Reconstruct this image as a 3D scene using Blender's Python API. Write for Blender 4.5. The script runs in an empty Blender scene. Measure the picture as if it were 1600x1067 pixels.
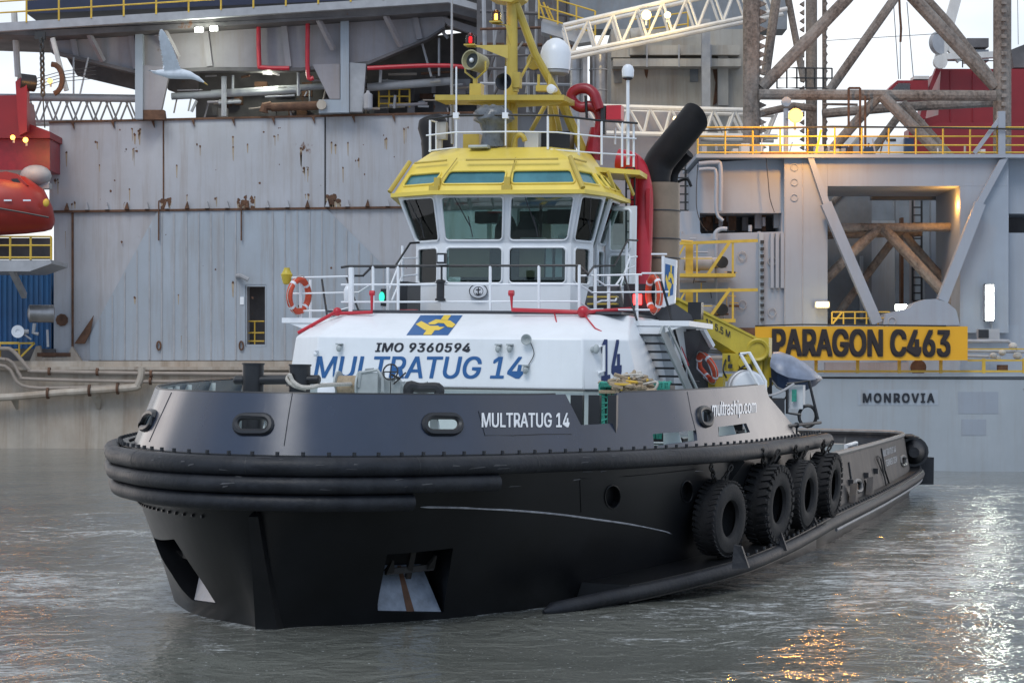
import bpy, bmesh, math, random
import numpy as np
from mathutils import Vector, Matrix, noise
random.seed(7)
R = math.radians
scn = bpy.context.scene
COL = scn.collection

# ------------------------------------------------------------------ camera
F, CX, HY, H = 3400.0, 800.0, 590.0, 3.6      # focal length and horizon in photo pixels, eye height
cd = bpy.data.cameras.new("camera"); cam = bpy.data.objects.new("camera", cd); COL.objects.link(cam)
cam.location = (0, 0, H); cam.rotation_euler = (R(90), 0, 0)
cd.sensor_width = 36; cd.lens = F / 1600 * 36
cd.shift_y = (HY - 533.5) / 1600
cd.clip_start = 0.5; cd.clip_end = 6000
scn.camera = cam

# ------------------------------------------------------------------ sky, sun, exposure
SUN_EL, SUN_AZ = R(52), R(200)                  # azimuth clockwise from +Y
wd = bpy.data.worlds.new("World"); scn.world = wd; wd.use_nodes = True
nt = wd.node_tree; nt.nodes.clear()
def N(t, **k):
    n = nt.nodes.new(t)
    for a, b in k.items(): setattr(n, a, b)
    return n
out = N('ShaderNodeOutputWorld'); bg = N('ShaderNodeBackground'); bg.inputs['Strength'].default_value = 0.1
sky = N('ShaderNodeTexSky', sky_type='NISHITA', sun_disc=False)
sky.sun_elevation = SUN_EL; sky.sun_rotation = SUN_AZ
tc = N('ShaderNodeTexCoord'); mp = N('ShaderNodeMapping'); mp.inputs['Scale'].default_value = (1, 1, 2.6)
no = N('ShaderNodeTexNoise'); no.inputs['Scale'].default_value = 3.1; no.inputs['Detail'].default_value = 6; no.inputs['Roughness'].default_value = .55
cr = N('ShaderNodeValToRGB')
cr.color_ramp.elements[0].position = .30; cr.color_ramp.elements[0].color = (5.2, 5.8, 6.8, 1)
cr.color_ramp.elements[1].position = .68; cr.color_ramp.elements[1].color = (9.0, 9.1, 9.3, 1)
mx = N('ShaderNodeMix', data_type='RGBA'); mx.inputs['Factor'].default_value = .86
# the overcast is warmer and brighter low down ahead on both sides, cooler behind the eye
sx = N('ShaderNodeSeparateXYZ')
def rng(a, b, sock=None):
    m_ = N('ShaderNodeMapRange'); m_.inputs[1].default_value = a; m_.inputs[2].default_value = b
    if sock is not None: nt.links.new(sock, m_.inputs[0])
    return m_.outputs[0]
def mul(a, b):
    m_ = N('ShaderNodeMath', operation='MULTIPLY'); nt.links.new(a, m_.inputs[0]); nt.links.new(b, m_.inputs[1]); return m_.outputs[0]
ab = N('ShaderNodeMath', operation='ABSOLUTE')
wm = N('ShaderNodeMix', data_type='RGBA', blend_type='MULTIPLY'); wm.inputs['B'].default_value = (3.1, 2.65, 2.35, 1)
wc_ = N('ShaderNodeMix', data_type='RGBA', blend_type='MULTIPLY'); wc_.inputs['B'].default_value = (.80, .94, 1.12, 1)
L = nt.links.new
L(tc.outputs['Generated'], mp.inputs['Vector']); L(mp.outputs['Vector'], no.inputs['Vector']); L(no.outputs['Fac'], cr.inputs['Fac'])
L(sky.outputs['Color'], mx.inputs['A']); L(cr.outputs['Color'], mx.inputs['B'])
L(tc.outputs['Generated'], sx.inputs[0]); L(sx.outputs['X'], ab.inputs[0])
L(mul(mul(rng(.36, .60, ab.outputs[0]), rng(.60, .76, sx.outputs['Y'])), rng(.36, .04, sx.outputs['Z'])), wm.inputs['Factor'])
L(rng(.25, -.35, sx.outputs['Y']), wc_.inputs['Factor'])
wf_ = N('ShaderNodeMix', data_type='RGBA', blend_type='MULTIPLY'); wf_.inputs['B'].default_value = (1.52, 1.5, 1.46, 1); L(rng(.80, .93, sx.outputs['Y']), wf_.inputs['Factor']); L(mx.outputs['Result'], wf_.inputs['A'])
L(wf_.outputs['Result'], wm.inputs['A']); L(wm.outputs['Result'], wc_.inputs['A']); L(wc_.outputs['Result'], bg.inputs['Color']); L(bg.outputs[0], out.inputs[0])
sd = bpy.data.lights.new("sun", 'SUN'); sd.energy = 1.35; sd.angle = R(25); sd.color = (1, .99, .97)
so = bpy.data.objects.new("sun", sd); COL.objects.link(so)
dv = Vector((math.sin(SUN_AZ) * math.cos(SUN_EL), math.cos(SUN_AZ) * math.cos(SUN_EL), math.sin(SUN_EL)))
so.rotation_euler = dv.to_track_quat('Z', 'Y').to_euler()
scn.view_settings.view_transform = 'Standard'; scn.view_settings.look = 'None'
scn.view_settings.exposure = 0.04; scn.view_settings.gamma = 1
scn.render.engine = 'CYCLES'
scn.cycles.max_bounces = 8; scn.cycles.transparent_max_bounces = 12
scn.cycles.sample_clamp_indirect = 12

# ------------------------------------------------------------------ materials
def paint(name, rgb, rough=.45, var=.12, vscale=1.2, rust=0.0, rscale=1.4, rseed=0.0, streak=0.0, metal=0.0, bump=0.0, bscale=30, dirt=None, dirtamt=0.0, spec=.5, rrgb=(.13, .055, .025), srgb=(.24, .17, .11)):
    m = bpy.data.materials.new(name); m.use_nodes = True
    t = m.node_tree; b = t.nodes['Principled BSDF']; l = t.links.new
    b.inputs['Roughness'].default_value = rough; b.inputs['Metallic'].default_value = metal
    b.inputs['Specular IOR Level'].default_value = spec
    co = t.nodes.new('ShaderNodeTexCoord')
    n1 = t.nodes.new('ShaderNodeTexNoise'); n1.inputs['Scale'].default_value = vscale; n1.inputs['Detail'].default_value = 6; n1.inputs['Roughness'].default_value = .62
    l(co.outputs['Object'], n1.inputs['Vector'])
    r1 = t.nodes.new('ShaderNodeValToRGB')
    lo = tuple(c * (1 - var) for c in rgb); hi = tuple(min(.95, c * (1 + var)) for c in rgb)
    r1.color_ramp.elements[0].position = .32; r1.color_ramp.elements[0].color = (*lo, 1)
    r1.color_ramp.elements[1].position = .68; r1.color_ramp.elements[1].color = (*hi, 1)
    l(n1.outputs['Fac'], r1.inputs['Fac']); colr = r1.outputs['Color']
    def blend(col, scale, vec, thr, wid, amt, seed, detail=7):
        nonlocal colr
        mpn = t.nodes.new('ShaderNodeMapping'); mpn.inputs['Scale'].default_value = vec; mpn.inputs['Location'].default_value = (seed, seed * 1.7, seed * .6)
        l(co.outputs['Object'], mpn.inputs['Vector'])
        nn = t.nodes.new('ShaderNodeTexNoise'); nn.inputs['Scale'].default_value = scale; nn.inputs['Detail'].default_value = detail; nn.inputs['Roughness'].default_value = .7
        l(mpn.outputs['Vector'], nn.inputs['Vector'])
        rr = t.nodes.new('ShaderNodeValToRGB')
        rr.color_ramp.elements[0].position = thr; rr.color_ramp.elements[0].color = (0, 0, 0, 1)
        rr.color_ramp.elements[1].position = thr + wid; rr.color_ramp.elements[1].color = (amt, amt, amt, 1)
        l(nn.outputs['Fac'], rr.inputs['Fac'])
        mi = t.nodes.new('ShaderNodeMix'); mi.data_type = 'RGBA'; mi.inputs['B'].default_value = (*col, 1)
        l(rr.outputs['Color'], mi.inputs['Factor']); l(colr, mi.inputs['A']); colr = mi.outputs['Result']
    if dirt: blend(dirt, .8, (1, 1, .35), .42, .3, dirtamt, rseed + 3)
    if streak: blend(srgb, 1.6, (1.3, 1.3, .07), .49, .26, streak, rseed + 8)
    if rust: blend(rrgb, rscale, (1, 1, .7), .74 - .22 * rust, .05, .95, rseed)
    l(colr, b.inputs['Base Color'])
    if bump:
        nb = t.nodes.new('ShaderNodeTexNoise'); nb.inputs['Scale'].default_value = bscale; nb.inputs['Detail'].default_value = 5
        l(co.outputs['Object'], nb.inputs['Vector'])
        bp = t.nodes.new('ShaderNodeBump'); bp.inputs['Strength'].default_value = bump; bp.inputs['Distance'].default_value = .03
        l(nb.outputs['Fac'], bp.inputs['Height']); l(bp.outputs[0], b.inputs['Normal'])
    # roughness breaks up a little as well
    mr_ = t.nodes.new('ShaderNodeMapRange'); mr_.inputs[3].default_value = max(.03, rough - .08); mr_.inputs[4].default_value = min(1, rough + .1)
    l(n1.outputs['Fac'], mr_.inputs[0]); l(mr_.outputs[0], b.inputs['Roughness'])
    return m
def glow(name, rgb, strength):
    m = bpy.data.materials.new(name); m.use_nodes = True
    t = m.node_tree; t.nodes.clear(); e = t.nodes.new('ShaderNodeEmission'); o = t.nodes.new('ShaderNodeOutputMaterial')
    e.inputs['Color'].default_value = (*rgb, 1); e.inputs['Strength'].default_value = strength; t.links.new(e.outputs[0], o.inputs[0])
    return m
def glass(name, tint, refl=.9, base=.06):
    m = bpy.data.materials.new(name); m.use_nodes = True
    t = m.node_tree; t.nodes.clear(); l = t.links.new
    tr = t.nodes.new('ShaderNodeBsdfTransparent'); tr.inputs[0].default_value = (*tint, 1)
    gl = t.nodes.new('ShaderNodeBsdfGlossy'); gl.inputs['Roughness'].default_value = .02; gl.inputs[0].default_value = (refl, refl, refl, 1)
    fr = t.nodes.new('ShaderNodeFresnel'); fr.inputs[0].default_value = 1.5
    ad = t.nodes.new('ShaderNodeMath'); ad.operation = 'ADD'; ad.inputs[1].default_value = base; ad.use_clamp = True
    mi = t.nodes.new('ShaderNodeMixShader'); o = t.nodes.new('ShaderNodeOutputMaterial')
    l(fr.outputs[0], ad.inputs[0]); l(ad.outputs[0], mi.inputs[0]); l(tr.outputs[0], mi.inputs[1]); l(gl.outputs[0], mi.inputs[2]); l(mi.outputs[0], o.inputs[0])
    return m
M = {}
M['hull'] = paint('hull_black', (.0075, .008, .0095), .36, .3, .9, bump=.06, bscale=3, spec=.32)
M['bulwark'] = paint('bulwark_charcoal', (.019, .029, .056), .24, .16, .7, dirt=(.035, .04, .052), dirtamt=.35, bump=.05, bscale=2.5, spec=.8)
M['aftplate'] = paint('worn_aft_bulwark', (.04, .038, .039), .52, .3, 1.6, spec=.32, rust=.25, rscale=2.2, streak=.3, dirt=(.095, .085, .08), dirtamt=.7, bump=.15, bscale=2.5)
M['fender'] = paint('fender_rubber', (.010, .0115, .016), .50, .4, 3.5, dirt=(.045, .047, .052), dirtamt=.5, bump=.35, bscale=12, spec=.34)
M['tyre'] = paint('tyre_rubber', (.011, .011, .013), .66, .3, 4, dirt=(.06, .057, .053), dirtamt=.6, bump=.25, bscale=22, spec=.35)
M['plate'] = paint('pocket_plate', (.20, .23, .28), .3, .3, 5, rust=.25, rscale=5)
M['scuff'] = paint('rubber_scuff', (.07, .07, .075), .7, .3, 8)
M['scrape'] = paint('scraped_steel', (.36, .36, .38), .4, .35, 6, rust=.2, rscale=5)
M['white'] = paint('white_paint', (.80, .82, .84), .35, .04, .8, streak=.16, srgb=(.62, .60, .56), dirt=(.62, .64, .65), dirtamt=.3)
M['whiterail'] = paint('white_rail_paint', (.78, .80, .82), .4, .04, 3)
M['palegreen'] = paint('pale_deckhouse_base', (.50, .56, .55), .5, .1, 1)
M['palewall'] = paint('grey_side_wall', (.60, .63, .66), .45, .06, 1, streak=.2)
M['yellow'] = paint('yellow_paint', (.79, .60, .095), .38, .06, 1.5, dirt=(.5, .38, .08), dirtamt=.25)
M['oliveyellow'] = paint('mast_yellow', (.52, .385, .065), .42, .12, 2, dirt=(.33, .24, .06), dirtamt=.4)
M['craneyellow'] = paint('crane_yellow', (.58, .44, .04), .42, .12, 2.2, dirt=(.2, .17, .04), dirtamt=.5)
M['red'] = paint('red_pipe_paint', (.50, .02, .035), .35, .15, 2)
M['darkred'] = paint('monitor_red', (.26, .012, .022), .35, .2, 3)
M['blackpaint'] = paint('black_paint', (.018, .019, .022), .4, .2, 2)
M['charcoal'] = paint('charcoal_casing', (.05, .052, .06), .42, .15, 1.2, dirt=(.09, .085, .08), dirtamt=.3)
M['exhaust'] = paint('exhaust_black', (.011, .011, .013), .58, .35, 3, dirt=(.04, .035, .033), dirtamt=.4, spec=.3)
M['searchlight'] = paint('search_light_olive', (.33, .30, .17), .42, .15, 4)
M['tan'] = paint('exhaust_tan_casing', (.24, .18, .125), .5, .15, 2)
M['blue'] = paint('letter_blue', (.022, .11, .30), .4, .05, 2)
M['navy'] = paint('letter_navy', (.02, .035, .12), .4, .05, 2)
M['ink'] = paint('letter_black', (.02, .022, .03), .4, .05, 2)
M['signink'] = paint('sign_black', (.028, .018, .016), .5, .05, 2)
M['letterwhite'] = paint('letter_white', (.84, .85, .86), .24, .04, 6, spec=.8)
M['emblemyellow'] = paint('emblem_yellow', (.80, .56, .07), .4, .04, 3)
M['grey'] = paint('grey_machinery', (.36, .39, .39), .45, .15, 3)
M['orange'] = paint('lifebuoy_orange', (.58, .075, .03), .55, .1, 5)
M['rope'] = paint('pale_rope', (.50, .47, .42), .85, .2, 12, bump=.5, bscale=60)
M['ropetan'] = paint('tan_winch_rope', (.36, .28, .19), .85, .25, 14, bump=.5, bscale=60)
M['net'] = paint('green_net', (.04, .26, .20), .8, .3, 10)
M['canvas'] = paint('blue_grey_tarpaulin', (.20, .23, .30), .35, .25, 3, bump=.4, bscale=3)
M['boatblue'] = paint('dark_boat_hull', (.03, .05, .10), .4, .2, 2)
M['chain'] = paint('dark_chain', (.03, .027, .025), .6, .3, 8, metal=.3, rust=.3, rscale=9)
M['caprail'] = paint('worn_cap_rail', (.15, .145, .14), .4, .3, 3, rust=.2, rscale=3)
M['steel'] = paint('bare_steel', (.34, .34, .36), .35, .2, 4, metal=.7)
M['glass'] = glass('wheelhouse_glass', (.78, .88, .85), .75, .03)
M['roofglass'] = paint('tinted_roof_glass', (.06, .19, .22), .12, .25, 1.5)
M['inner'] = paint('wheelhouse_interior_grey', (.45, .48, .48), .6, .1, 2)
M['innerdark'] = paint('wheelhouse_interior_dark', (.03, .035, .036), .6, .2, 3)
M['blind'] = paint('brown_blind', (.30, .24, .15), .7, .08, 3)
M['plastic'] = paint('grey_plastic_cover', (.12, .13, .14), .28, .35, 5, bump=.6, bscale=7)
M['dome'] = paint('radome_white', (.74, .76, .79), .3, .03, 2)
# rig
M['rigwall'] = paint('rig_grey_wall', (.42, .425, .45), .55, .07, .35, rust=.30, rscale=.55, rseed=2, streak=.5, dirt=(.36, .34, .335), dirtamt=.5)
M['rigclad'] = paint('rig_clad_sheet', (.36, .40, .445), .55, .08, .3, streak=.5, rseed=5, dirt=(.33, .345, .36), dirtamt=.5)
M['righull'] = paint('rig_hull_beige', (.46, .40, .33), .6, .16, .5, rust=.34, rscale=.7, rseed=4, streak=.7, dirt=(.36, .25, .17), dirtamt=.6)
M['righullgrey'] = paint('rig_hull_grey', (.36, .39, .415), .55, .07, .35, rust=.1, rscale=1, rseed=7, streak=.3, dirt=(.30, .33, .35), dirtamt=.45)
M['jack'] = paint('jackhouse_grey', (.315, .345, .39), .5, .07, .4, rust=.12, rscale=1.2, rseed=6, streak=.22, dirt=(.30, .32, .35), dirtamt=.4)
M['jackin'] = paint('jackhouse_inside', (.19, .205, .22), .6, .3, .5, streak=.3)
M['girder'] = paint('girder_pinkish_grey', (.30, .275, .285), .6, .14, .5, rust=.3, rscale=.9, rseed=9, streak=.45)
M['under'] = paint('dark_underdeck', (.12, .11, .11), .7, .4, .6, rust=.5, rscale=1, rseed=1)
M['rust'] = paint('heavy_rust', (.12, .06, .035), .85, .4, 2.5, bump=.5, bscale=9)
M['leg'] = paint('leg_barnacled_steel', (.15, .12, .10), .85, .6, 7, dirt=(.34, .31, .28), dirtamt=.75, bump=1, bscale=9, streak=.2)
M['rigyellow'] = paint('rig_rail_yellow', (.62, .40, .05), .5, .12, 3, rust=.15, rscale=3)
M['signorange'] = paint('sign_orange', (.82, .40, .012), .4, .03, .8)
M['cranewhite'] = paint('boom_white', (.62, .59, .55), .5, .1, 1.5, rust=.12, rscale=2, streak=.25)
M['cranered'] = paint('crane_red', (.24, .010, .015), .45, .14, .6, dirt=(.24, .02, .022), dirtamt=.4)
M['lifeboat'] = paint('lifeboat_orange_red', (.31, .024, .016), .4, .14, .8)
M['rigpipe'] = paint('rig_pipe', (.32, .265, .22), .6, .15, 1.5, rust=.3, rscale=2, rseed=3, streak=.3)
M['greypipe'] = paint('grey_pipe', (.36, .36, .37), .5, .12, 2, rust=.2, rscale=3)
M['beige'] = paint('weathered_beige_panel', (.42, .395, .35), .65, .12, .4, rust=.12, rscale=1, streak=.6, dirt=(.25, .24, .22), dirtamt=.5)
M['navywall'] = paint('navy_cladding', (.022, .028, .06), .5, .2, 1)
M['bluewall'] = paint('blue_cladding', (.03, .13, .30), .5, .15, .5, streak=.2)
M['tank'] = paint('stainless_tank', (.36, .34, .33), .32, .25, 1.5, metal=.7)
M['cable'] = paint('dark_cable', (.03, .03, .03), .6, .1, 4)
M['gull'] = paint('gull_feathers', (.62, .66, .70), .7, .1, 14)
M['gullgrey'] = paint('gull_beak', (.45, .30, .08), .6, .1, 14)
M['rstain'] = paint('rust_stain', (.36, .285, .20), .7, .2, 2)
M['g_orange'] = glow('lamp_orange', (1, .42, .06), 8)
M['g_white'] = glow('lamp_white', (.92, 1, .86), 42)
M['g_bright'] = glow('lamp_bright', (.92, 1, .86), 80)
M['g_warm'] = glow('lamp_warm', (1, .74, .30), 7)
M['g_red'] = glow('lamp_red', (1, .05, .05), 5)
M['g_green'] = glow('lamp_green', (.05, .9, .55), 1.6)

# ------------------------------------------------------------------ mesh builder
class MB:
    def __init__(s): s.v = []; s.f = []
    def add(s, vs, fs):
        o = len(s.v); s.v += [Vector(v) for v in vs]; s.f += [tuple(i + o for i in f) for f in fs]; return s
    def box(s, c, sx, sy, sz, rot=None):
        c = Vector(c); vs = []
        for z in (-.5, .5):
            for x, y in ((-.5, -.5), (.5, -.5), (.5, .5), (-.5, .5)):
                v = Vector((x * sx, y * sy, z * sz)); v = rot @ v if rot else v; vs.append(c + v)
        return s.add(vs, [(3, 2, 1, 0), (4, 5, 6, 7), (0, 1, 5, 4), (1, 2, 6, 5), (2, 3, 7, 6), (3, 0, 4, 7)])
    def prism(s, pts, vec):
        n = len(pts); pts = [Vector(p) for p in pts]; vec = Vector(vec)
        return s.add(pts + [p + vec for p in pts], [tuple(range(n)), tuple(range(2 * n - 1, n - 1, -1))] + [(i, (i + 1) % n, n + (i + 1) % n, n + i) for i in range(n)])
    def loft(s, rings, closed=True, cap=True):
        n = len(rings[0]); vs = [v for r in rings for v in r]; fs = []
        for k in range(len(rings) - 1):
            for i in range(n if closed else n - 1):
                j = (i + 1) % n; fs.append((k * n + i, k * n + j, (k + 1) * n + j, (k + 1) * n + i))
        if cap: fs += [tuple(range(n)), tuple(range((len(rings) - 1) * n, len(rings) * n))]
        return s.add(vs, fs)
    def path(s, pts, r, n=8, closed=False, cap=True):
        pts = [Vector(p) for p in pts]; m = len(pts); rs = r if isinstance(r, (list, tuple)) else [r] * m
        t = []
        for i in range(m):
            a = pts[(i - 1) % m] if (closed or i) else pts[i]; b = pts[(i + 1) % m] if (closed or i < m - 1) else pts[i]
            d = b - a; t.append(d.normalized() if d.length > 1e-9 else Vector((0, 0, 1)))
        up = Vector((0, 0, 1)) if abs(t[0].z) < .9 else Vector((1, 0, 0))
        u = t[0].cross(up).normalized(); rings = []
        for i in range(m):
            u = (u - t[i] * u.dot(t[i])).normalized(); w = t[i].cross(u)
            rings.append([pts[i] + (u * math.cos(q) + w * math.sin(q)) * rs[i] for q in (2 * math.pi * k / n for k in range(n))])
        if closed: rings.append(rings[0])
        return s.loft(rings, True, cap and not closed)
    def tube(s, a, b, r, r2=None, n=10): return s.path([a, b], [r, r if r2 is None else r2], n)
    def bar(s, a, b, w, h):
        a = Vector(a); b = Vector(b); d = (b - a).normalized(); up = Vector((0, 0, 1)) if abs(d.z) < .95 else Vector((0, 1, 0))
        u = d.cross(up).normalized() * w / 2; v = u.cross(d).normalized() * h / 2
        return s.loft([[q - u - v, q + u - v, q + u + v, q - u + v] for q in (a, b)])
    def ball(s, c, rx, ry=None, rz=None, nu=14, nv=9, z0=-90, rot=None):
        ry = ry or rx; rz = rz or rx; c = Vector(c); rings = []
        for k in range(nv + 1):
            la = R(z0 + (90 - z0) * k / nv); cz = max(.002, math.cos(la))
            ring = [Vector((rx * cz * math.cos(2 * math.pi * i / nu), ry * cz * math.sin(2 * math.pi * i / nu), rz * math.sin(la))) for i in range(nu)]
            rings.append([c + (rot @ v if rot else v) for v in ring])
        return s.loft(rings)
    def lathe(s, c, axis, prof, n=24):
        c = Vector(c); ax = Vector(axis).normalized(); up = Vector((0, 0, 1)) if abs(ax.z) < .9 else Vector((1, 0, 0))
        u = ax.cross(up).normalized(); w = ax.cross(u); rings = []
        for d, r in prof: rings.append([c + ax * d + (u * math.cos(q) + w * math.sin(q)) * max(r, .001) for q in (2 * math.pi * k / n for k in range(n))])
        return s.loft(rings)
    def mesh(s, name, mat=None, off=Vector((0, 0, 0)), sharp=35):
        me = bpy.data.meshes.new(name); me.from_pydata([v - off for v in s.v], [], s.f)
        bm = bmesh.new(); bm.from_mesh(me); bmesh.ops.recalc_face_normals(bm, faces=bm.faces); bm.to_mesh(me); bm.free()
        if mat: me.materials.append(M[mat] if isinstance(mat, str) else mat)
        me.shade_smooth(); me.set_sharp_from_angle(angle=R(sharp)); me.update()
        return me
    def build(s, name, mat, parent=None, off=Vector((0, 0, 0)), sharp=35):
        o = bpy.data.objects.new(name, s.mesh(name, mat, Vector(off), sharp)); COL.objects.link(o)
        if parent is not None: o.parent = parent
        return o
def tag(o, label=None, cat=None, group=None, kind=None):
    if label: o['label'] = label
    if cat: o['category'] = cat
    if group: o['group'] = group
    if kind: o['kind'] = kind
    return o
def empty(name, mw, label, cat, group=None):
    o = bpy.data.objects.new(name, None); COL.objects.link(o); o.empty_display_size = .3
    o.matrix_world = mw; return tag(o, label, cat, group)
DEBUG = False
def boolean(o, cutters):
    """cut solids out of o for good, one after the other"""
    for c in cutters:
        md = o.modifiers.new('cut', 'BOOLEAN'); md.object = c; md.operation = 'DIFFERENCE'; md.solver = 'EXACT'; md.use_self = True
        bpy.context.view_layer.update(); dg = bpy.context.evaluated_depsgraph_get()
        me = bpy.data.meshes.new_from_object(o.evaluated_get(dg)); o.modifiers.clear(); old = o.data; nm = old.name
        va = sum(p.area for p in old.polygons); vb = sum(p.area for p in me.polygons)
        if DEBUG: print('cut', o.name, len(old.polygons), len(me.polygons), round(va, 2), round(vb, 2), [round(x, 2) for x in c.dimensions])
        if vb > .8 * va: o.data = me; bpy.data.meshes.remove(old); me.name = nm
        else: bpy.data.meshes.remove(me)
        bpy.data.objects.remove(c)
    me = o.data; me.shade_smooth(); me.set_sharp_from_angle(angle=R(30))
_txt = {}
import os
def plain_font():
    """Blender's own interface face where it is installed, else its built-in one"""
    try:
        p = os.path.join(bpy.utils.system_resource('DATAFILES'), 'fonts', 'Inter.woff2')
        return bpy.data.fonts.load(p) if os.path.exists(p) else None
    except Exception: return None
FONT = plain_font()
def text2d(st, shear=0.0, space=1.0):
    """flat lettering normalised to the unit square; also its width to height ratio"""
    key = (st, shear, space)
    if key in _txt: return _txt[key]
    cu = bpy.data.curves.new('t', 'FONT'); cu.body = st; cu.shear = shear; cu.space_character = space; cu.resolution_u = 4
    if FONT: cu.font = FONT
    o = bpy.data.objects.new('t', cu); COL.objects.link(o); dg = bpy.context.evaluated_depsgraph_get()
    me = bpy.data.meshes.new_from_object(o.evaluated_get(dg))
    vs = np.array([tuple(v.co)[:2] for v in me.vertices]); fs = [tuple(p.vertices) for p in me.polygons]
    bpy.data.objects.remove(o); bpy.data.curves.remove(cu); bpy.data.meshes.remove(me)
    lo = vs.min(0); hi = vs.max(0); asp = (hi - lo)[0] / (hi - lo)[1]; vs = (vs - lo) / (hi - lo)
    _txt[key] = (vs, fs, asp); return _txt[key]
def quadmap(A, B, C, D, lift=.006):
    A, B, C, D = map(Vector, (A, B, C, D)); n = (B - A).cross(D - A).normalized() * lift
    return lambda u, v: (A * (1 - u) + B * u) * (1 - v) + (D * (1 - u) + C * u) * v + n
def lettering(st, fmap, mat, parent, off=Vector((0, 0, 0)), bold=.0, shear=0.0, space=1.0, name='lettering', gap=.0006):
    """bold: stroke thickening as a fraction of the letter height (several strikes, each a hair prouder)"""
    vs, fs, asp = text2d(st, shear, space); mb = MB()
    nrm = (fmap(.6, .5) - fmap(.4, .5)).cross(fmap(.5, .6) - fmap(.5, .4)).normalized()
    hits = [(0, 0)] if not bold else [(-1, -.5), (-.5, .5), (0, -.5), (.5, .5), (1, -.5), (0, .5), (1, .5), (-1, .5)]
    for k, (dx, dy) in enumerate(hits):
        pv = [fmap(min(max(u * (1 - 2 * bold / asp) + bold / asp + dx * bold / asp, 0), 1), v * (1 - bold) + bold / 2 + dy * bold) + nrm * gap * k for u, v in vs]
        for j, f in enumerate(fs): mb.add([pv[i] + nrm * gap * ((j * 5) % 11) / 12 for i in f], [tuple(range(len(f)))])   # outlines of a glyph may overlap
    me = bpy.data.meshes.new(name); me.from_pydata([v - Vector(off) for v in mb.v], [], mb.f); me.materials.append(M[mat])
    o = bpy.data.objects.new(name, me); COL.objects.link(o); o.parent = parent; return o
def rail(mb, pts, h, levels=(1.0, .55, .1), post=None, r=.022, n=6, skip_top=False):
    pts = [Vector(p) for p in pts]; upv = Vector((0, 0, h))
    for k in levels: mb.path([p + upv * k for p in pts], r, n)
    if post:
        for a, b in zip(pts, pts[1:]):
            m = max(1, round((b - a).length / post))
            for i in range(m + 1): q = a.lerp(b, i / m); mb.tube(q, q + upv, r * 1.15, n=n)
    return mb
def catmull(pts, k=4):
    pts = [Vector(p) for p in pts]; o = []
    for i in range(len(pts) - 1):
        a = pts[max(i - 1, 0)]; b = pts[i]; c = pts[i + 1]; d = pts[min(i + 2, len(pts) - 1)]
        for j in range(k):
            t = j / k; o.append(.5 * ((2 * b) + (c - a) * t + (2 * a - 5 * b + 4 * c - d) * t * t + (3 * b - a - 3 * c + d) * t ** 3))
    o.append(pts[-1]); return o

# ------------------------------------------------------------------ tug frame: x to port, y aft, z up, origin at the stem on the waterline
YAW, HEEL = R(14.6), R(.8)
Y0 = F * H / 395; X0 = (420 - CX) / F * Y0
TM = Matrix.Translation((X0, Y0, 0)) @ Matrix.Rotation(-YAW, 4, 'Z') @ Matrix.Rotation(HEEL, 4, 'Y')
TI = TM.inverted(); T3 = TI.to_3x3(); TO = TI @ Vector((0, 0, H))
def T(px, py, s=None, p=None, z=None):
    d = T3 @ Vector(((px - CX) / F, 1, (HY - py) / F))
    if s is not None: t = (s - TO.y) / d.y
    elif p is not None: t = (p - TO.x) / d.x
    else: t = (z - TO.z) / d.z
    return TO + d * t
def proj(v):
    w = TM @ Vector(v); return CX + F * w.x / w.y, HY - F * (w.z - H) / w.y
def B(px, py, Y): return Vector(((px - CX) / F * Y, Y, H + (HY - py) / F * Y))

# ================================================================== TUG
tug = empty('tug_boat', TM, 'black hulled harbour tug with white deckhouse and yellow wheelhouse roof', 'tugboat')
def mir(pts): return [Vector((-p[0], *p[1:])) for p in reversed(pts)]
FP = [(0, -.9), (1.0, -.7), (1.9, -.05), (2.6, .8), (3.1, 1.5), (3.6, 2.5), (4.3, 4), (4.95, 6), (5.3, 7.3), (5.65, 9.6), (5.85, 12.4), (5.95, 14.6), (6.0, 16.9)]
WP = [(0, 0), (.45, .45), (1.2, 1.1), (2.0, 1.95), (2.5, 2.7), (3.0, 3.55), (3.6, 4.9), (4.4, 6.7), (4.8, 7.8), (5.3, 10), (5.6, 12.6), (5.75, 14.7), (5.8, 16.9)]
def smooth2(pts, k=4): return [(q.x, q.y) for q in catmull([(a, b, 0) for a, b in ([(-pts[1][0], pts[1][1])] + pts)], k)][k:]
FS, WS = smooth2(FP), smooth2(WP)
def full(pts): return [(-a, b) for a, b in reversed(pts[1:])] + list(pts)
def normals(pl):
    o = []
    for i in range(len(pl)):
        a = pl[max(i - 1, 0)]; b = pl[min(i + 1, len(pl) - 1)]; d = Vector((b[0] - a[0], b[1] - a[1])).normalized(); o.append(Vector((d.y, -d.x)))
    return o
FF = full(FS); FN = normals(FF)
def inset(d): return [(p[0] - n.x * d, p[1] - n.y * d) for p, n in zip(FF, FN)]
def hullring(z):
    g = max(0, z / 2.28) ** 1.12; fi = inset(.14); wi = full(WS); k = 1 if z >= 0 else .96
    r = [Vector((w[0] * k + (f[0] - w[0] * k) * g, w[1] + (0 if z >= 0 else .25) + (f[1] - w[1]) * g, z)) for f, w in zip(fi, wi)]
    return r
mb = MB(); mb.loft([hullring(z) for z in (-.8, 0, .5, 1.0, 1.45, 1.85, 2.28)] + [[Vector((v.x, v.y, 2.48)) for v in hullring(2.28)]])
hull = mb.build('hull', 'hull', tug)
def hullsurf():
    g = []
    for z in np.linspace(0, 2.28, 60): g.append(hullring(z))
    return g
HG = hullsurf()
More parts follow.
